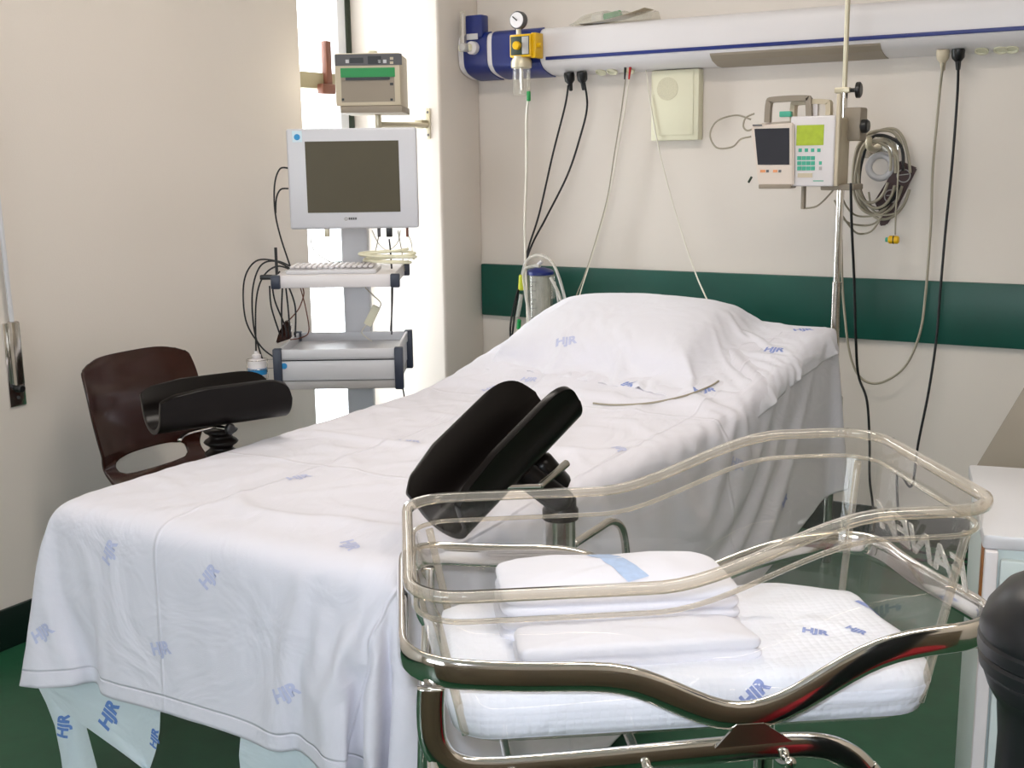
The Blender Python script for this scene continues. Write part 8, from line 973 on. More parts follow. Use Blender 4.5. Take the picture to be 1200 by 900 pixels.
a = at(547, 40, 1, -.172); b = at(560, 46, 1, -.172); obj('outlet_label', B((a.x, -.174, b.z), (b.x, -.171, a.z)), 'lgrey', t, smooth=False)
# grey light diffuser set into the slanting underside
g0, g1 = at(834, 70, 1, -.13).x, at(1033, 58, 1, -.13).x
pr = [(-.157, 1.800), (-.148, 1.781), (-.125, 1.764), (-.07, 1.748), (-.02, 1.745), (-.02, 1.752), (-.145, 1.797)]
obj('light_grille', prism(g0, g1, pr), 'taupe', t, ang=20)
def sock(px, py, n=2):
    p = at(px, py, 1, -.07)
    o = obj('socket', lathe(nb(), [(0, 0), (.022, 0), (.022, .006), (.017, .006), (.015, .001), (0, .001)], 20, axis((p.x, -.075, 1.752), (0, -.5, -1))), 'cream', t)
for px in (705, 718, 738, 1150, 1172, 1185): sock(px, 72)
tt = []
# package lying on top
a, b = at(672, 27, 1, -.1), at(768, 20, 1, -.1); L_ = b.x-a.x
t = thing('sterile_package', 'crumpled clear plastic package with a white and green item on the supply rail', 'package', (a.x, -.09, 1.926))
bm = gridmesh(30, 14, lambda u, v: (u*L_, (v-.5)*.1, .002+.055*math.sin(PI*min(1, u*1.05))**.6*max(0, math.sin(PI*v))**.5*(1-.35*u)+.012*noise.noise(Vector((u*9, v*5, 1)))*math.sin(PI*v)+.035*max(0, u-.75)*4*math.sin(PI*v)))
obj('bag', bm, 'bag', t, ang=None)
obj('roll', cyl(nb(), (.08, 0, .022), (.13, 0, .026), .02, bev=.004), 'white', t); obj('green_label', cyl(nb(), (.13, 0, .026), (.20, 0, .034), .015, bev=.003), 'green', t)
obj('paper_backing', gridmesh(12, 4, lambda u, v: (.03+u*(L_-.06), (v-.5)*.09, .005+.04*u*u)), 'beige', t, ang=None)
# oxygen flow meter (left)
t = thing('flow_meter', 'flow meter with upright clear tube at the left end of the supply rail', 'flow meter', (0, 0, 0))
Y = -.20; a, b = at(538, 13, 1, Y), at(545, 52, 1, Y); b.x = a.x+.02
obj('glass_tube', lathe(nb(), [(.006, 0), (.013, .004), (.013, a.z-b.z-.004), (.007, a.z-b.z)], 20, T(b.x-.004, Y, b.z)), 'jar', t); obj('float_column', cyl(nb(), (b.x-.004, Y, b.z), (b.x-.004, Y, a.z-.01), .005), 'white', t)
k = at(547, 56, 1, Y); obj('body', cyl(nb(), (k.x-.035, Y, k.z), (k.x+.02, Y, k.z), .014, bev=.003), 'cream', t); obj('backplate', cyl(nb(), (k.x+.014, -.14, k.z), (k.x+.014, Y+.008, k.z), .026, bev=.003), 'white', t)
obj('control_knob', cyl(nb(), (k.x, Y+.01, k.z), (k.x, Y-.035, k.z), .017, bev=.004), 'grey', t)
# vacuum regulator with jar
Y = -.24; t = thing('vacuum_regulator', 'yellow vacuum regulator with round dial above and clear jar below', 'regulator', (0, 0, 0))
a, b = at(597, 41, 1, Y), at(622, 66, 1, Y)
obj('body', B((a.x, Y, b.z), (b.x, -.17, a.z), .004), 'yellow', t); obj('side_flange', B((b.x-.005, Y+.01, b.z-.005), (b.x+.016, -.168, a.z+.004), .003), 'yellow', t)
c = (a+b)/2; obj('face_plate', B((a.x+.006, Y-.003, b.z+.008), (b.x-.006, Y, a.z-.008), .001), 'darkgreen', t); obj('face_scale', B((c.x+.010, Y-.004, b.z+.010), (b.x-.008, Y, a.z-.010), .001), 'grey', t)
obj('dial_knob', cyl(nb(), (c.x-.008, Y-.002, c.z), (c.x-.008, Y-.022, c.z), .016, bev=.003), 'yellow', t)
obj('side_screw', cyl(nb(), (b.x+.01, Y+.03, c.z), (b.x+.032, Y+.03, c.z), .01, bev=.002), 'yellow', t)
g = at(608.5, 24, 1, Y+.02); obj('gauge_case', cyl(nb(), (g.x, Y+.0, g.z), (g.x, Y+.03, g.z), .034, n=32, bev=.004), 'dgrey', t)
obj('gauge_face', cyl(nb(), (g.x, Y-.002, g.z), (g.x, Y+.002, g.z), .029, n=32), 'white', t); obj('gauge_needle', xf(B((-.002, -.001, -.004), (.002, 0, .022)), T(g.x, Y-.003, g.z) @ Matrix.Rotation(-.9, 4, 'Y')), 'black', t, smooth=False)
obj('gauge_stem', cyl(nb(), (g.x, Y+.015, g.z-.03), (g.x, Y+.015, a.z-.003), .01), 'brass', t)
j0, j1 = at(610, 66, 1, Y+.02), at(610, 112, 1, Y+.02); r_ = .037; h = j0.z-j1.z
obj('jar_collar', lathe(nb(), [(r_, 0), (r_+.004, .003), (r_+.004, h*.18), (r_-.004, h*.27), (r_-.002, h*.3)], 28, T(j1.x, Y+.03, j1.z+h*.7)), 'brass', t)
obj('jar', lathe(nb(), [(r_-.006, 0), (r_-.002, .004), (r_-.002, h*.78)], 28, T(j1.x, Y+.03, j1.z)), 'jar', t)
obj('jar_core', cyl(nb(), (j1.x, Y+.03, j1.z+.02), (j1.x, Y+.03, j1.z+h*.75), .008), 'chrome', t)
c = at(619.5, 113, 1, Y+.0); obj('green_connector', cyl(nb(), (c.x, Y+.0, c.z-.018), (c.x, Y+.0, c.z+.02), .008, bev=.002), 'green', t); obj('outlet_pipe', cyl(nb(), (c.x, Y, c.z+.01), (c.x-.003, Y, c.z+.09), .005), 'jar', t)
def yw(ps, y=-.06): return [at(p[0], p[1], 1, p[2] if len(p) > 2 else y) for p in ps]
cable('suction_tube', yw([(619, 118, -.24), (617, 140, -.2), (617, 200, -.18), (615, 260, -.17), (616, 310, -.17), (619, 400, -.17), (620, 470, -.17)]), .0048, 'cable_w', 'white tube hanging straight down from the yellow regulator', 'tube')
def plug(x, y, m, nm, lab):
    p = at(x, y, 1, -.09); t_ = thing(nm, lab, 'plug', p)
    obj('body', lathe(nb(), [(.0, .012), (.02, .01), (.022, 0), (.02, -.022), (.010, -.034), (.0075, -.06), (.005, -.062)], 18, Matrix.Rotation(.25, 4, 'X')), m, t_); return p
plug(667, 88, 'black', 'power_plug', 'left one of the two black plugs in the supply rail'); plug(682, 87, 'black', 'power_plug', 'right one of the two black plugs in the supply rail')
cable('power_cable', yw([(666, 100, -.11), (662, 125), (648, 180), (632, 250), (618, 295), (606, 350, -.1), (600, 395, -.15), (594, 440, -.2), (590, 480, -.2)]), .0042, 'rubber', 'black cable falling from the left black plug behind the bed')
cable('power_cable', yw([(685, 97, -.11), (688, 125), (680, 160), (665, 205), (640, 255), (622, 290), (608, 335, -.1), (598, 385, -.15), (604, 430, -.2), (606, 480, -.2)]), .0042, 'rubber', 'black cable falling from the right black plug behind the bed')
t = thing('earth_plug', 'pair of small plugs, dark and red, in the supply rail over thin pale leads', 'plug', at(736, 82, 1, -.1))
o_ = at(736, 82, 1, -.1)
for x, m_, n_ in ((733, 'black', 'dark_plug'), (739, 'red', 'red_plug')):
    p = at(x, 76, 1, -.1)-o_; q_ = at(x-1 if m_ == 'black' else x-2, 93, 1, -.09)-o_; obj(n_, cyl(nb(), p, q_, .006, r2=.003, bev=.001), m_, t)
cable('earth_lead', yw([(733, 93, -.09), (728, 130), (720, 180), (712, 230), (700, 275), (686, 320, -.08), (676, 345, -.12), (668, 372, -.15)]), .0026, 'cable_g', 'thin pale lead from the dark small plug, left of its pair')
cable('earth_lead', yw([(737, 93, -.09), (732, 130), (724, 175), (717, 215), (706, 260), (690, 312, -.08), (681, 340, -.12), (672, 372, -.15)]), .0026, 'cable_w', 'thin pale lead from the red small plug, right of its pair')
cable('white_cord', yw([(757, 82, -.05), (762, 120), (770, 165), (782, 215), (798, 270), (815, 320, -.1), (828, 350, -.2), (835, 365, -.3)]), .003, 'cable_w', 'thin white cord crossing in front of the cream box down to the pillow', 'cord')
# cream box on the wall
a, b = at(763, 83, 1, -.05), at(818, 164, 1, -.05); t = thing('wall_speaker', 'cream square box with round grille on the back wall under the supply rail', 'speaker', ((a.x+b.x)/2, 0, (a.z+b.z)/2))
w_, h = (b.x-a.x)/2, (a.z-b.z)/2
obj('case', B((-w_, -.05, -h), (w_, 0, h), .006), 'cream', t); obj('front_panel', B((-w_+.008, -.054, -h+.02), (w_-.02, -.05, h-.006), .002), 'cream', t)
p = at(782, 104, 1, -.055); obj('grille', lathe(nb(), [(0, 0), (.043, 0), (.043, .0015), (0, .0015)], 32, axis((p.x-(a.x+b.x)/2, -.054, p.z-(a.z+b.z)/2), (0, -1, 0))), 'grille', t)
obj('hook', cyl(nb(), (.03, -.02, h), (.03, -.02, h+.02), .007), 'black', t)
# plugs at the right
p = plug(1105, 61, 'beige', 'power_plug', 'beige plug in the supply rail near the right edge'); p = plug(1123, 60, 'black', 'power_plug', 'lone black plug in the supply rail near the right edge')
cable('grey_cable', yw([(1105, 74, -.1), (1100, 120, -.05), (1093, 200), (1091, 260), (1085, 340), (1078, 390), (1060, 430), (1030, 449), (1008, 442), (996, 415), (990, 370), (987, 330), (986, 280)]), .0045, 'cable_g', 'grey cable hanging in a long loop from the beige plug up to the pole')
cable('power_cable', yw([(1123, 72, -.1), (1122, 110, -.05), (1116, 190), (1108, 270), (1102, 340), (1097, 400), (1088, 460), (1076, 520), (1068, 570)])+[Vector((-.90, -.06, .28)), Vector((-.88, -.07, .08)), Vector((-.84, -.09, .008)), Vector((-.6, -.10, .006))], .0045, 'rubber', 'black cable hanging straight down from the lone black plug at right')
cable('power_cable', yw([(997, 215, -.55), (998, 262, -.5), (1001, 330, -.4), (1003, 400, -.35), (1006, 440, -.3), (1016, 470, -.3), (1019, 520, -.3), (1019, 560, -.3)])+[Vector((-.93, -.28, .2)), Vector((-.92, -.26, .05)), Vector((-.86, -.2, .008)), Vector((-.6, -.15, .006))], .0045, 'rubber', 'black cable falling from the pump behind the pole')
# ---------------------------------------------------------------- IV pole with devices
PX, PY = at(982, 300, 1, -.35).x, -.35
t = thing('drip_pole', 'tall chrome drip pole at the right head corner of the bed', 'drip pole', (PX, PY, 0))
ztp = at(982, 105, 1, PY).z
obj('pole', cyl(nb(), (0, 0, .005), (0, 0, ztp-.005), .0125, bev=.001), 'chrome', t); obj('inner_rod', cyl(nb(), (0, 0, ztp-.01), (0, 0, 2.5), .008, bev=.001), 'brass', t)
obj('pole_sleeve', cyl(nb(), (0, 0, .0), (0, 0, at(982, 330, 1, PY).z), .016, bev=.002), 'steel', t)
obj('height_collar', B((-.03, -.014, ztp-.012), (.02, .014, ztp+.006), .003), 'brass', t)
def knob(n, z, x0, x1, r, par=t, y=0): obj(n, lathe(nb(), [(.006, 0), (.007, (x1-x0)*.45), (r, (x1-x0)*.6), (r, (x1-x0)*.9), (r*.8, x1-x0)], 12, axis((x0, y, z), (1, 0, 0))), 'black', par)
knob('clamp_knob', ztp-.004, .018, .055, .026)
obj('bed_clamp', B((-.05, -.03, .52), (.03, .03, .60), .006), 'steel', t)
dyaw = math.radians(-4)
df = Fr((PX, PY-.13, 0), dyaw)
# infusion pump
t = thing('infusion_pump', 'white faced infusion pump with green keypad and lime display on the pole', 'infusion pump', df.o, dyaw)
PYf = -.02; q0, q1 = df.px(927, 138, ly=PYf), df.px(976, 217, ly=PYf)
obj('body', B((q0.x, PYf+.02, q1.z+.0), (q1.x+.004, .115, q0.z-.003), .006), 'beige', t)
obj('front_panel', B((q0.x-.002, PYf, q1.z-.004), (q1.x, PYf+.022, q0.z+.004), .006, 3), 'white', t)
obj('front_side', B((q1.x-.001, PYf+.006, q1.z-.004), (q1.x+.012, PYf+.03, q0.z+.07), .004), 'beige', t)
def fb(n, a, b, m, par=t, F=df, y=PYf, d=.002, bev=0): p, q_ = F.px(*a, ly=y), F.px(*b, ly=y); return obj(n, B((p.x, y-d, q_.z), (q_.x, y+.001, p.z), bev), m, par, smooth=bool(bev))
fb('display', (934, 147), (965, 170), 'lime')
for i in range(4): fb('soft_key', (936+i*7.3, 174), (939.6+i*7.3, 178), 'teal')
for r_ in range(3):
    for c_ in range(4): fb('key', (934.5+c_*5.3, 183+r_*6), (939+c_*5.3, 187.6+r_*6), 'teal')
for r_, m_ in ((0, 'teal'), (1, 'grey')): fb('side_key', (960, 189+r_*6.4), (963, 193+r_*6.4), m_)
fb('print_panel', (935, 203), (952, 208), 'beige'); fb('model_print', (953, 211.5), (965, 212.5), 'teal')
h0, h1 = df.px(930, 138, ly=.04), df.px(972, 119, ly=.04)
obj('carry_handle', sweep(nb(), [Vector(p) for p in spline([(h0.x, .04, h0.z-.01), (h0.x, .04, h1.z-.015), (h0.x+.012, .04, h1.z), (h1.x-.012, .04, h1.z), (h1.x, .04, h1.z-.015), (h1.x, .04, h0.z-.01)], 6)], [(-.008, -.014), (.008, -.014), (.008, .014), (-.008, .014)], up=Vector((0, 1, 0))), 'beige', t)
obj('strut', B(((h0.x+h1.x)/2+.01, .03, h0.z-.01), ((h0.x+h1.x)/2+.024, .05, h1.z), .002), 'white', t)
obj('rear_clamp', B((q1.x-.01, .09, q1.z+.14), (q1.x+.045, .16, q0.z+.03), .006), 'taupe', t)
zk = df.px(1008, 148, ly=.1).z; knob('clamp_knob', zk, df.px(1003, 148, ly=.1).x-.01, df.px(1018, 148, ly=.1).x, .022, t, .1)
z0 = q1.z; a = df.px(942, 220, ly=.03); b = df.px(944, 245, ly=.03)
obj('tube_guide', B((a.x-.006, .02, b.z), (a.x+.006, .04, z0+.004), .003), 'taupe', t)
bm = B((q1.x-.06, .03, z0-.018), (q1.x+.05, .13, z0+.002), .004); obj('pole_shoe', bm, 'taupe', t)
def dl_(ps, F=df): return [F.o+F.ax*v.x+F.ay*v.y+Vector((0, 0, v.z)) for v in [F.px(p[0], p[1], ly=p[2]) for p in ps]]
cable('pump_lead', dl_([(944, 244, .03), (958, 241, .04), (972, 228, .05), (978, 220, .06)]), .003, 'cable_g', 'short lead from the hanging guide back up under the pump')
# small patient monitor at its left
mf2 = Fr((PX-.12, PY-.16, 0), math.radians(8)); t = thing('vital_signs_monitor', 'small beige monitor with dark screen and carry handle, left of the white pump', 'monitor', mf2.o, mf2.y)
MY2 = .0; q = [mf2.px(x, y, ly=MY2) for x, y in ((880, 148), (930, 144), (930, 218), (889, 220))]
bm = nb(); fv = [bm.verts.new((v.x, MY2, v.z)) for v in q]; dv = [bm.verts.new((v.x+.0, .12, v.z+(.012 if i < 2 else 0))) for i, v in enumerate(q)]
bm.faces.new(fv); bm.faces.new(dv[::-1])
for k in range(4): bm.faces.new((fv[k], fv[(k+1) % 4], dv[(k+1) % 4], dv[k]))
bmesh.ops.bevel(bm, geom=list(bm.edges), offset=.005, segments=2, affect='EDGES'); obj('case', bm, 'beige2', t)
bm = nb(); vs = [mf2.px(x, y, ly=MY2-.002) for x, y in ((884, 151), (925, 150), (925, 193), (888, 193))]; f = bm.faces.new([bm.verts.new(v) for v in vs]); e = bmesh.ops.extrude_face_region(bm, geom=[f]); bmesh.ops.translate(bm, verts=[v for v in e['geom'] if isinstance(v, bmesh.types.BMVert)], vec=(0, .003, 0))
obj('display', bm, 'screen2', t, smooth=False)
def mb(n, a, b, m, d=.002): return fb(n, a, b, m, t, mf2, MY2, d)
mb('maker_mark', (882, 146), (893, 147.5), 'dgrey'); mb('orange_button', (891, 199), (897, 202), 'led'); mb('small_button', (898, 199), (901, 202), 'dgrey'); mb('pink_button', (906, 199), (911, 202), 'led'); mb('small_button', (912.5, 199), (915.5, 202), 'dgrey')
b0, b1 = mf2.px(889, 216, ly=MY2), mf2.px(927, 221, ly=MY2); obj('base_strip', B((b0.x, MY2-.003, b1.z), (b1.x, MY2+.1, b0.z), .003), 'taupe', t)
h0, h1, h2 = mf2.px(900, 138, ly=.06), mf2.px(903, 117, ly=.06), mf2.px(948, 115, ly=.06)
obj('carry_handle', sweep(nb(), spline([(h0.x, .06, h0.z-.015), (h0.x+.003, .06, h1.z-.012), (h1.x+.012, .06, h1.z), (h2.x-.01, .06, h2.z), (h2.x, .06, h2.z-.012), (h2.x+.004, .06, h0.z-.015)], 6), [(-.009, -.02), (.009, -.02), (.009, .02), (-.009, .02)], up=Vector((0, 1, 0))), 'taupe', t)
a = mf2.px(921, 132, ly=.05); obj('green_patch', B((a.x-.018, .03, a.z-.014), (a.x+.02, .06, a.z+.004), .002), 'teal', t)
cable('sensor_lead', dl_([(880, 140, .06), (862, 135, .06), (840, 142, .06), (832, 158, .06), (840, 173, .06), (858, 172, .06), (868, 163, .06), (880, 160, .06)], mf2), .003, 'cable_g', 'grey lead looping out left of the small monitor')
cable('sensor_lead', dl_([(884, 133, .06), (874, 138, .06), (871, 148, .06), (876, 153, .06), (884, 150, .06)], mf2), .003, 'cable_g', 'short curled grey lead hugging the left side of the small monitor')
p = dl_([(881, 207, .06), (877, 214, .06)], mf2); o = obj('lead_tip', cyl(nb(), p[0], p[1], .004, bev=.001), 'darkgreen'); tag(o, 'tiny dark green lead end poking out left below the small monitor', 'plug')
# ---------------------------------------------------------------- wall bracket with hanging cables
t = thing('cable_bracket', 'steel wall bracket right of the pump carrying the coiled cables', 'bracket', (0, 0, 0))
a, b = at(1013, 161, 1, -.004), at(1053, 168, 1, -.004); obj('plate', B((a.x, -.005, b.z-.05), (b.x, 0, a.z), .001), 'steel', t)
for x in (1018, 1050): p = at(x, 164, 1, -.005); obj('screw', cyl(nb(), (p.x, -.009, p.z), (p.x, -.004, p.z), .006), 'dgrey', t)
p = at(1025, 175, 1, -.06); obj('hook', tube(nb(), [(p.x, 0, p.z+.01), (p.x, -.08, p.z+.0), (p.x, -.14, p.z+.01), (p.x, -.15, p.z+.04)], .012, 12, 6), 'brass', t, ang=None)
obj('ring_cup', tube(nb(), [(p.x+.02+.04*math.cos(a), -.05, p.z-.06+.04*math.sin(a)) for a in np.linspace(0, 2*PI, 12, endpoint=False)], .012, 10, 3, True), 'lgrey', t, ang=None)
rnd = random.Random(5)
cc = at(1029, 203, 1, -.09)
lbs = ['outermost of the grey cable coils on the wall bracket', 'second grey coil from outside on the wall bracket', 'middle grey cable coil on the wall bracket', 'dark coil among the grey ones on the wall bracket', 'inner grey cable coil on the wall bracket', 'innermost cable coil on the wall bracket']
for k in range(6):
    rx, rz = .098-.007*k, .155-.010*k; ph = rnd.random()*6; pts = []
    for i in range(16):
        a = i/16*2*PI; pts.append((cc.x+rx*math.cos(a)*(1+.08*math.sin(2*a+ph))-.012*(k % 3-1), -.07-.009*k+.006*math.sin(3*a+ph), cc.z-.0+rz*math.sin(a)*(1+.05*math.cos(3*a+ph))+.008*(k % 2)))
    cable('coiled_cable', tuple(pts), .0052, 'rubber' if k == 3 else 'cable_g', lbs[k]); COL.objects[-1]
for i, ps in enumerate(([(1018, 225), (1022, 245), (1035, 252), (1050, 250)], [(985, 225, -.3), (992, 242, -.2), (1005, 253), (1030, 252), (1042, 246)], [(978, 235, -.3), (990, 258, -.2), (1008, 264), (1024, 262), (1036, 250)], [(985, 250, -.3), (1000, 270, -.2), (1010, 274), (1022, 270), (1032, 256)])):
    cable('drooping_cable', yw(ps, -.09), .0035, 'cable_g', ['short grey cable end curling under the coils, right', 'topmost of the three grey cables drooping between pole and coils', 'middle one of the three grey cables drooping between pole and coils', 'lowest of the three grey cables drooping between pole and coils'][i])
cable('yellow_plug_lead', yw([(1040, 168, -.13), (1052, 185, -.14), (1052, 215, -.14), (1050, 245, -.13), (1049, 275, -.12)], -.12), .003, 'cable_g', 'grey lead hanging past the brown cuff to the yellow plug', 'cable')
t = thing('yellow_plug', 'small yellow plug dangling at the end of a thin lead on the back wall', 'plug', at(1048, 281, 1, -.12))
obj('body', cyl(nb(), (-.02, 0, 0), (.016, 0, 0), .014, bev=.004), 'yellow', t); obj('tip', cyl(nb(), (-.03, 0, 0), (-.02, 0, 0), .008, bev=.001), 'teal', t); obj('stripe', cyl(nb(), (-.004, 0, 0), (.0, 0, 0), .0145), 'black', t)
t = thing('blood_pressure_cuff', 'dark brown folded cuff with two round marks hanging on the wall', 'cuff', (0, 0, 0))
def slabq(ps, y, d, m, n):
    bm = nb(); f = bm.faces.new([bm.verts.new(at(x, yy, 1, y)) for x, yy in ps]); e = bmesh.ops.extrude_face_region(bm, geom=[f]); bmesh.ops.translate(bm, verts=[v for v in e['geom'] if isinstance(v, bmesh.types.BMVert)], vec=(0, d, 0))
    bmesh.ops.bevel(bm, geom=list(bm.edges), offset=.004, segments=2, affect='EDGES'); return obj(n, bm, m, t)
slabq([(1054, 188), (1074, 197), (1049, 248), (1024, 236)], -.06, .02, 'cuff', 'cuff_panel'); slabq([(1024, 236), (1049, 248), (1038, 264), (1030, 265), (1032, 252)], -.055, .02, 'cuff', 'folded_flap')
for x, y in ((1059, 206), (1044, 230)):
    p = at(x, y, 1, -.063); obj('round_mark', tube(nb(), [(p.x+.022*math.cos(a), p.y, p.z+.022*math.sin(a)) for a in np.linspace(0, 2*PI, 16, endpoint=False)], .0022, 6, 2, True), 'grey', t, ang=None)
    obj('mark_bar', cyl(nb(), (p.x-.016, p.y, p.z+.002), (p.x+.016, p.y, p.z+.006), .0018), 'grey', t)
# ---------------------------------------------------------------- suction canister by the bumper rail
cp = at(633, 318, 1, -.12); r_ = .052; hb_ = .36
t = thing('suction_canister', 'clear graduated suction canister with blue lid hanging at the bumper rail', 'canister', (cp.x, -.12, cp.z))
obj('lid', lathe(nb(), [(0, .018), (.02, .016), (r_*.9, .008), (r_+.004, .0), (r_+.004, -.012), (r_, -.014)], 30), 'blue', t)
obj('cylinder', lathe(nb(), [(r_-.012, -hb_), (r_-.002, -hb_+.01), (r_+.001, -.014)], 30), 'jar', t)
obj('liner', lathe(nb(), [(r_-.018, -hb_+.02), (r_-.012, -hb_+.03), (r_-.008, -.016)], 30), 'tubing', t)
obj('retaining_ring', lathe(nb(), [(r_+.002, -.195), (r_+.005, -.193), (r_+.005, -.187), (r_+.002, -.185)], 30), 'dgrey', t)
for k in range(7): obj('graduation', B((-.02, -r_-.0035, -.04-.018*k), (-.002 if k % 2 else .01, -r_-.0015, -.038-.018*k)), 'dgrey', t, smooth=False)
obj('lid_port', tube(nb(), [(-.005, 0, .012), (-.003, -.005, .03), (.012, -.005, .042)], .008, 10, 4), 'white', t, ang=None)
obj('side_bracket', B((r_, -.01, -.11), (r_+.02, .0, -.01), .003), 'jar', t)
p = at(612, 331, 1, -.15)-Vector((cp.x, -.12, cp.z)); obj('yellow_valve', cyl(nb(), p+Vector((0, 0, .032)), p+Vector((-.004, 0, -.032)), .014, bev=.004), 'yellow2', t)
p = at(608, 380, 1, -.15)-Vector((cp.x, -.12, cp.z)); obj('green_tip', cyl(nb(), p+Vector((.002, 0, .02)), p+Vector((-.002, 0, -.02)), .009, bev=.002), 'green', t)
cable('canister_tube', yw([(611, 345), (609, 358), (606, 372)], -.15), .009, 'tubing', 'short clear tube with green tip hanging left of the canister', 'tube')
for ps, lb in (([(612, 322), (617, 306), (630, 299), (645, 305), (655, 325), (664, 360), (668, 400), (668, 430)], 'clear tube arching over the canister lid and down its right side'), ([(632, 312), (624, 312), (614, 318), (616, 345), (624, 390), (630, 430)], 'clear tube leaving the lid port and falling in front of the canister'),
               ([(645, 325), (655, 345), (664, 375), (672, 395), (676, 420)], 'clear tube slanting down right of the canister'), ([(650, 330), (655, 360), (660, 400), (662, 430)], 'thin clear tube between canister and slanting tubes')):
    cable('canister_tube', yw(ps, -.2), .0065 if 'thin' not in lb else .004, 'tubing', lb, 'tube')
# thin tube lying on the sheet in front of the pillow
bv = BVHTree.FromObject(bpy.data.objects['bed_sheet'], bpy.context.evaluated_depsgraph_get()); ps = []
for x, y in ((695, 474), (720, 476), (760, 474), (800, 466), (830, 455), (842, 448)):
    v = ray(x, y).normalized(); h = bv.ray_cast(CAM, v); 
    if h[0]: ps.append(h[0]+Vector((0, 0, .004)))
cable('drip_tube', ps, .0028, 'cable_g', 'thin pale tube lying on the sheet in front of the pillow', 'tube')
# ================================================================= BASSINET
BY = math.radians(36.1); BO = Vector((-1.043, -2.875, 0)); BL, BW = .745, .425
bf = Fr(BO, BY)      # x along the length (foot to head), y negative towards the camera
def sm(t): t = max(0, min(1, t)); return t*t*(3-2*t)
def rimz(s): return .900+.082*sm((s-.30)/.30) - (.0 if s > .03 else 0)
def rrect(x0, x1, y0, y1, r, n=8, m=14):     # closed loop, denser along the long sides
    P = []
    for cx, cy, a0, nx_, ny_ in ((x1-r, y1-r, 0, 0, 0), (x0+r, y1-r, PI/2, 0, 0), (x0+r, y0+r, PI, 0, 0), (x1-r, y0+r, 1.5*PI, 0, 0)):
        for k in range(n+1): a = a0+k*PI/2/n; P.append((cx+r*math.cos(a), cy+r*math.sin(a)))
    out = []
    for i, p in enumerate(P):
        q = P[(i+1) % len(P)]; d = math.hypot(q[0]-p[0], q[1]-p[1]); k = max(1, int(d/.02))
        for j in range(k): out.append((p[0]+(q[0]-p[0])*j/k, p[1]+(q[1]-p[1])*j/k))
    return out
base_loop = rrect(0, BL, -BW, 0, .065)
def inset(p, i, dx=0):   # scale the loop towards its centre by i metres on each side
    cx, cy = BL/2, -BW/2; return (cx+(p[0]-cx)*(BL/2-i-dx)/(BL/2), cy+(p[1]-cy)*(BW/2-i)/(BW/2))
TB = .668
tub = thing('bassinet_tub', 'clear acrylic baby tub raised at its head end, holding white linen', 'baby tub', BO, BY)
levels = [(0, 0, 0), (0, 0, -.02), (.001, 0, -.034), (.011, 0, -.037)]
bm = nb(); rings = []
for i, _, dz in levels: rings.append([bm.verts.new((*inset(p, i), rimz(p[0])+dz)) for p in base_loop])
for k in (.15, .35, .55, .75, .88, .95, .985, 1.0):
    i = .011+.040*k+(.02*max(0, (k-.88)/.12)**2); rings.append([bm.verts.new((*inset(p, i), (rimz(p[0])-.037)*(1-k)+TB*k)) for p in base_loop])
n = len(base_loop)
for a, b in zip(rings, rings[1:]):
    for k in range(n): bm.faces.new((a[k], a[(k+1) % n], b[(k+1) % n], b[k]))
bm.faces.new(rings[-1]); obj('tub_shell', bm, 'acrylic', tub, ang=50)
path = [Vector((*inset(p, -.002), rimz(p[0]))) for p in base_loop]
obj('tub_rim', sweep(nb(), path, [(-.006, -.007), (.006, -.007), (.008, 0), (.006, .006), (-.006, .006), (-.008, 0)], True, Vector((0, 0, 1))), 'rim', tub, ang=None)
path = [Vector((*inset(p, .006), rimz(p[0])-.036)) for p in base_loop]
obj('tub_step', sweep(nb(), path, circ(.0035, 6), True, Vector((0, 0, 1))), 'rim', tub, ang=None)
for sx in (0, 1):
    for sy in (0, -1): # thick moulded corners
        pts = [Vector((*inset((BL*sx+(-.019 if sx else .019), BW*sy+(-.019 if sy == 0 else .019)), .013+.04*k), (rimz(BL*sx)-.04)*(1-k)+TB*k)) for k in (0, .3, .6, .9)]
        obj('moulded_corner', tube(nb(), pts, .006, 8, 4), 'rim', tub, ang=None)
# raised letters on the head end, readable from outside
la, lb_ = bf.px(1133, 658, lx=.722), bf.px(1030, 600, lx=.722)
tb = text_bm('FANEM', .064, .0012, bold=.001); wd = max(v.co.x for v in tb.verts)-min(v.co.x for v in tb.verts); k_ = abs(la.y-lb_.y)/wd; xf(tb, Matrix.Diagonal((k_, 1, 1, 1)))
mx = T(.722, (la.y+lb_.y)/2, (la.z+lb_.z)/2-.014) @ Matrix.Rotation(PI/2, 4, 'Z') @ Matrix.Rotation(PI/2-.2, 4, 'X')
obj('raised_letters', xf(tb, mx), 'letter', tub, smooth=False)
# mattress and linen inside
MZ = TB+.008
bm = nb(); ml = [inset(p, .06) for p in base_loop]; lv = [(0.016, 0), (.002, .006), (-.002, .02), (-.008, .045), (-.004, .065), (.014, .076)]
rings = [[bm.verts.new((*inset(p, .050+i), MZ+z+(.012*noise.noise(Vector((p[0]*9, p[1]*9, z*30))) if z > .05 else 0))) for p in base_loop] for i, z in lv]
for j in range(1, 7): rings.append([bm.verts.new((*inset(p, .070+(BW/2-.078)*j/6.5), MZ+.079+.006*noise.noise(Vector((p[0]*7, p[1]*7, j))))) for p in base_loop])
for a, b in zip(rings, rings[1:]):
    for k in range(n): bm.faces.new((a[k], a[(k+1) % n], b[(k+1) % n], b[k]))
bm.faces.new(rings[0]); bm.faces.new(rings[-1]); bmesh.ops.recalc_face_normals(bm, faces=bm.faces)
def bl(x, y, z, s, size, ang, mi=1): p = bf.px(x, y, lz=z+.018); return (s, size, p, (0, 0, 1), ang, mi)
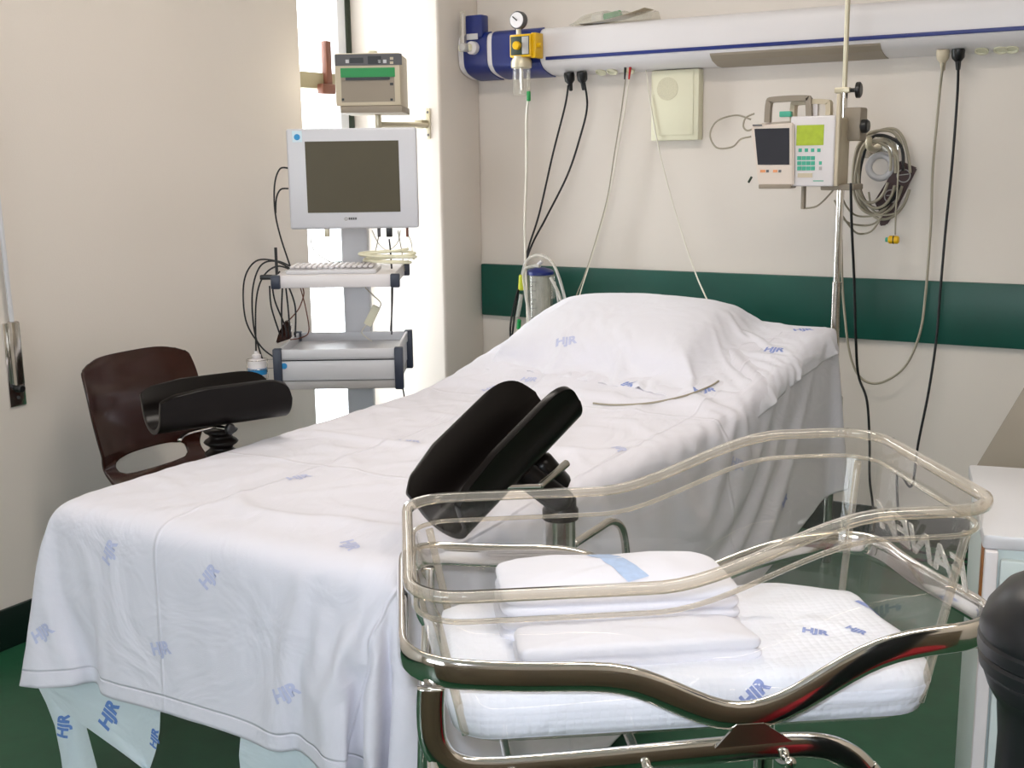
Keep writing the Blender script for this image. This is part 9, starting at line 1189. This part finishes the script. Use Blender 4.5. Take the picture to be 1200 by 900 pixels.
add_prints(bm, [bl(955, 742, .735, 'HJR', .023, -.4), bl(1022, 706, .735, 'HJR', .034, .4), bl(1003, 741, .735, 'HJR', .019, -.9), bl(885, 793, .735, 'HJR', .026, .7), bl(590, 690, .735, 'HJR', .022, .4)])
o = obj('baby_mattress', bm, ('quilt', 'ink'), ang=None); o.location = BO; o.rotation_euler = (0, 0, BY); tag(o, 'white quilted baby mattress filling the bottom of the clear tub', 'mattress')
# folded cloths: rounded stacks of layers
def folded(name, corners, z0, hts, m, lab, cat, prints=(), slots=None, puff=.5, layers=3, seed=0):
    # corners: four (x, y) of the tub frame; hts: total height; a pad with soft fold ridges on its sides
    bm = nb(); N = 30; c = [Vector((*p, 0)) for p in corners]
    def P(u, v): a = c[0].lerp(c[1], u); b = c[3].lerp(c[2], u); return a.lerp(b, v)
    def se(t): return math.copysign(abs(t)**.75, t)
    loop = []
    K = 96
    for k in range(K):
        a = 2*PI*k/K; e = .22; cu_, su = math.cos(a), math.sin(a)
        loop.append((.5+.5*math.copysign(abs(cu_)**e, cu_), .5+.5*math.copysign(abs(su)**e, su)))
    rings = []
    H_ = hts; steps = layers*6
    for i in range(steps+1):
        q = i/steps; lay = abs(math.sin(q*layers*PI)); ins = .035*(1-lay**.5)+.04*q*puff
        rings.append([bm.verts.new(P(.5+(u-.5)*(1-ins*1.6), .5+(v-.5)*(1-ins*1.6))+Vector((0, 0, z0+H_*q*(.82+.0*u)+.004*noise.noise(Vector((u*4, v*4, q*3+seed)))))) for u, v in loop])
    for j in range(1, 9):
        f_ = 1-j/8.6; rings.append([bm.verts.new(P(.5+(u-.5)*(1-.04*puff*1.6)*f_, .5+(v-.5)*(1-.04*puff*1.6)*f_)+Vector((0, 0, z0+H_*(.82+.18*(1-f_**2.5))+.006*noise.noise(Vector((u*f_*5, v*f_*3, seed+2)))))) for u, v in loop])
    for a, b in zip(rings, rings[1:]):
        for k in range(K): bm.faces.new((a[k], a[(k+1) % K], b[(k+1) % K], b[k]))
    bm.faces.new(rings[0]); bm.faces.new(rings[-1]); bmesh.ops.recalc_face_normals(bm, faces=bm.faces)
    add_prints(bm, prints)
    o = obj(name, bm, slots or m, ang=None); o.location = BO; o.rotation_euler = (0, 0, BY); return tag(o, lab, cat)
z1 = MZ+.074
q = [bf.px(x, y, lz=z1+.02) for x, y in ((585, 700), (840, 690), (825, 655), (590, 655))]
c1 = [(v.x, v.y) for v in q]
pc_ = bf.px(728, 665, lz=z1+.09)
folded('folded_blanket', [(c1[0][0]-.01, -.235), (c1[1][0]+.01, -.235), (c1[1][0]-.0, -.07), (c1[0][0]-.01, -.07)], z1, .085, 'cotton', 'plump folded white blanket with a pale blue band at the back of the tub', 'blanket',
       [('#', (.035, .125), (pc_.x, -.15, pc_.z), (0, 0, 1), .35, 1)], ('cotton', 'inkband'), layers=4, seed=1)
q = [bf.px(x, y, lz=z1+.01) for x, y in ((605, 778), (890, 765), (880, 700), (610, 700))]
folded('folded_towel', [(q[0].x+.0, -.335), (q[1].x+.01, -.33), (q[1].x-.01, -.238), (q[0].x+.0, -.238)], z1, .04, 'cotton', 'flat folded white towel nearest the front side of the clear tub', 'towel', layers=2, seed=6, puff=.3)
# trolley
tr = thing('bassinet_trolley', 'chrome tube trolley with wavy flat guard rail carrying the clear tub', 'trolley', BO, BY)
def railz(s, near=True):
    z = np.interp(s, [-.02, .02, .12, .24, .28, .33, .385, .42, .47, .53, .575, .63, .77], [.812, .808, .797, .791, .782, .755, .728, .725, .738, .775, .80, .814, .822])
    return float(z)
rl = rrect(-.012, BL+.012, -BW-.012, .012, .07)
cx_ = Vector((0, 0, 1))
path = [Vector((p[0], p[1], (railz(p[0]-.01)+railz(p[0])+railz(p[0]+.01))/3-.024*sm((p[0]-.45)/.15)*sm((p[1]+BW)/BW*1.3))) for p in rl]
for _ in range(2): path = [(path[i-1]+path[i]*2+path[(i+1) % len(path)])/4 for i in range(len(path))]
sec = [(.0075*math.copysign(abs(math.cos(a))**.8, math.cos(a)), .0195*math.copysign(abs(math.sin(a))**.8, math.sin(a))) for a in np.linspace(0, 2*PI, 24, endpoint=False)]
obj('guard_rail', sweep(nb(), path, sec, True, cx_), 'chrome', tr, ang=None)
def bar(y):
    pts = spline([(.022, y, .786), (.020, y, .75), (.024, y, .710), (.045, y, .682), (.09, y, .671), (.2, y, .672), (.36, y, .678), (.46, y, .680), (.53, y, .672), (.575, y, .64), (.585, y, .60), (.585, y, .35), (.585, y, .12)], 8)
    bm = nb(); rings = []
    for i, p in enumerate(pts):
        t_ = (pts[min(len(pts)-1, i+1)]-pts[max(0, i-1)]).normalized(); w = Vector((0, 1, 0)); s = t_.cross(w).normalized()
        rings.append([bm.verts.new(p+w*.0085*math.copysign(abs(math.cos(a))**.8, math.cos(a))+s*.0175*math.copysign(abs(math.sin(a))**.8, math.sin(a))) for a in np.linspace(0, 2*PI, 16, endpoint=False)])
    for a, b in zip(rings, rings[1:]):
        for k in range(16): bm.faces.new((a[k], a[(k+1) % 16], b[(k+1) % 16], b[k]))
    bm.faces.new(rings[0]); bm.faces.new(rings[-1]); return bm
obj('side_frame', bar(-BW-.004), 'chrome', tr, ang=None); obj('side_frame', bar(.004), 'chrome', tr, ang=None)
# plate between the dip of the rail and the lower bar
for y in (-BW-.02, .02):
    bm = nb(); f = bm.faces.new([bm.verts.new(v) for v in ((.375, y, .690), (.475, y, .693), (.437, y, .720), (.402, y, .720))]); e = bmesh.ops.extrude_face_region(bm, geom=[f]); bmesh.ops.translate(bm, verts=[v for v in e['geom'] if isinstance(v, bmesh.types.BMVert)], vec=(0, .004, 0)); obj('joining_plate', bm, 'steel', tr, smooth=False)
for x in (.12, .29, .47): obj('cross_rod', tube(nb(), [(x, .03, .655), (x, -.05, .648), (x, -BW+.05, .648), (x, -BW-.03, .67)], .007, 10, 6), 'chrome', tr, ang=None)
for y in (-BW-.004, .004): obj('foot_leg', tube(nb(), [(.024, y, .69), (.012, y, .5), (-.005, y, .12)], .0085, 12, 0), 'chrome', tr, ang=None)
bm = nb()
for y in (-BW-.03, .03): cyl(bm, (-.06, y, .11), (.66, y, .11), .013)
for x in (-.01, .585): cyl(bm, (x, -BW-.03, .11), (x, .03, .11), .011)
obj('base_frame', bm, 'chrome', tr)
for x in (-.05, .65):
    for y in (-BW-.03, .03):
        c = obj('caster', cyl(nb(), (x, y-.012, .045), (x, y+.012, .045), .045, bev=.006), 'rubber', tr); obj('caster_fork', B((x-.015, y-.02, .05), (x+.015, y+.02, .105), .004), 'steel', c)
obj('tub_clip', B((-.016, -.22, .79), (-.004, -.18, .83), .003), 'black', tr)
# ================================================================= RIGHT EDGE
f0 = Fr((-.262, -2.38, 0), math.radians(-77+90))
cyaw = math.atan2(-1.912+2.342, -.361+.267)-PI/2     # the side edge runs away from the camera
t = thing('bedside_cabinet', 'white bedside cabinet at the right edge behind the clear baby tub', 'cabinet', (-.268, -2.34, 0), cyaw)
obj('carcass', B((0, 0, .08), (.5, .44, .785), .004), 'mint', t)
obj('top', B((-.008, -.01, .785), (.52, .45, .81), .005), 'lgrey', t)
obj('door', B((.02, -.016, .12), (.49, 0, .60), .004), 'mint', t)
dr_ = obj('drawer', B((.02, -.016, .62), (.49, 0, .77), .004), 'mint', t); obj('drawer_pull', B((.2, -.03, .69), (.32, -.016, .705), .003), 'steel', dr_)
obj('edge_trim', B((-.004, -.022, .08), (.016, .0, .785), .003), 'white', t)
obj('side_strip', B((-.006, .02, .60), (-.001, .045, .785), .001), 'wood', t)
for x in (.05, .45):
    for y in (.05, .39): obj('foot', cyl(nb(), (x, y, 0), (x, y, .08), .02, bev=.003), 'black', t)
# taupe board rising behind the cabinet
ps = [at(1140, 553, 1, -1.72), at(1212, 434, 1, -1.72)]
bm = nb(); y = -1.72; z0_ = ps[0].z; sl_ = (ps[1].z-ps[0].z)/(ps[1].x-ps[0].x)
q = [(ps[0].x-(z0_-.30)/sl_*0-.0, z0_-.12), (ps[0].x, z0_), (ps[0].x+.42/sl_*1.0, z0_+.42), (ps[0].x+.8, z0_+.42), (ps[0].x+.8, z0_-.12)]
f = bm.faces.new([bm.verts.new((x, y, z)) for x, z in q]); e = bmesh.ops.extrude_face_region(bm, geom=[f]); bmesh.ops.translate(bm, verts=[v for v in e['geom'] if isinstance(v, bmesh.types.BMVert)], vec=(0, .025, 0))
bmesh.ops.bevel(bm, geom=list(bm.edges), offset=.003, segments=2, affect='EDGES')
t = thing('overbed_board', 'taupe slanting board rising behind the white cabinet at the right edge', 'board', (0, 0, 0)); obj('panel', bm, 'taupe', t)
xx = ps[0].x
for x in (xx+.12, xx+.7): obj('stand_leg', cyl(nb(), (x, y+.04, 0), (x, y+.04, z0_+.05), .014, bev=.002), 'steel', t)
bm = nb()
for x in (xx+.12, xx+.7): cyl(bm, (x, y-.0, .014), (x, y+.35, .014), .014)
obj('stand_foot', bm, 'steel', t)
# black domed bin
bp = CAM+ray(1262, 760)*1.19; t = thing('domed_bin', 'black round bin with ribbed domed lid cut by the right edge of the frame', 'bin', (bp.x, bp.y, 0)); z = bp.z
zt_ = (CAM+ray(1240, 668)*1.19).z
obj('lid', lathe(nb(), [(0.0, zt_), (0.0252, zt_-0.0008), (0.0504, zt_-0.0059), (0.0714, zt_-0.0185), (0.0874, zt_-0.0403), (0.0941, zt_-0.0630), (0.0924, zt_-0.0689), (0.0949, zt_-0.0722), (0.0949, zt_-0.0840), (0.0916, zt_-0.0874), (0.0941, zt_-0.0907), (0.0924, zt_-0.1025), (0.0874, zt_-0.1058), (0.0882, zt_-0.1092), (0.0823, zt_-0.1260)], 48), 'black', t)
obj('body', lathe(nb(), [(.0, .0), (.074, 0), (.078, .01), (0.0689, zt_-0.1848), (0.0722, zt_-0.1428), (0.0823, zt_-0.1260)], 48), 'black', t)
# unseen red stool, added in place of red clothing mirrored in the chrome
t = thing('reflection_stool', 'red round stool added out of view to give the chrome rail its red reflections', 'stool', (.17, -3.17, 0))
obj('seat', lathe(nb(), [(0, .2), (.17, .2), (.18, .22), (.18, .47), (.16, .5), (0, .51)], 36), 'redcloth', t)
obj('stem', cyl(nb(), (0, 0, .06), (0, 0, .21), .025), 'steel', t); obj('base_disc', lathe(nb(), [(0, 0), (.2, 0), (.2, .02), (.05, .06), (0, .06)], 32), 'dgrey', t)

# unseen brown cupboard, added to give the chrome dark reflections
t = thing('reflection_cupboard', 'brown wooden cupboard added out of view only to darken the chrome reflections', 'reflection_cupboard', (.17, -3.85, 0), BY)
obj('carcass', B((-1.3, -.2, .06), (.95, .2, .82), .004), 'sidewood', t); obj('worktop', B((-1.32, -.21, .82), (.97, .22, .85), .004), 'taupe', t); obj('plinth', B((-1.27, -.18, 0), (.92, .17, .06)), 'dgrey', t, smooth=False)
for k in range(4):
    d_ = obj('door', B((-1.28+k*.56, .2, .09), (-.74+k*.56, .218, .80), .003), 'sidewood', t); obj('handle', B((-1.1+k*.56, .218, .72), (-.96+k*.56, .235, .735), .003), 'steel', d_)
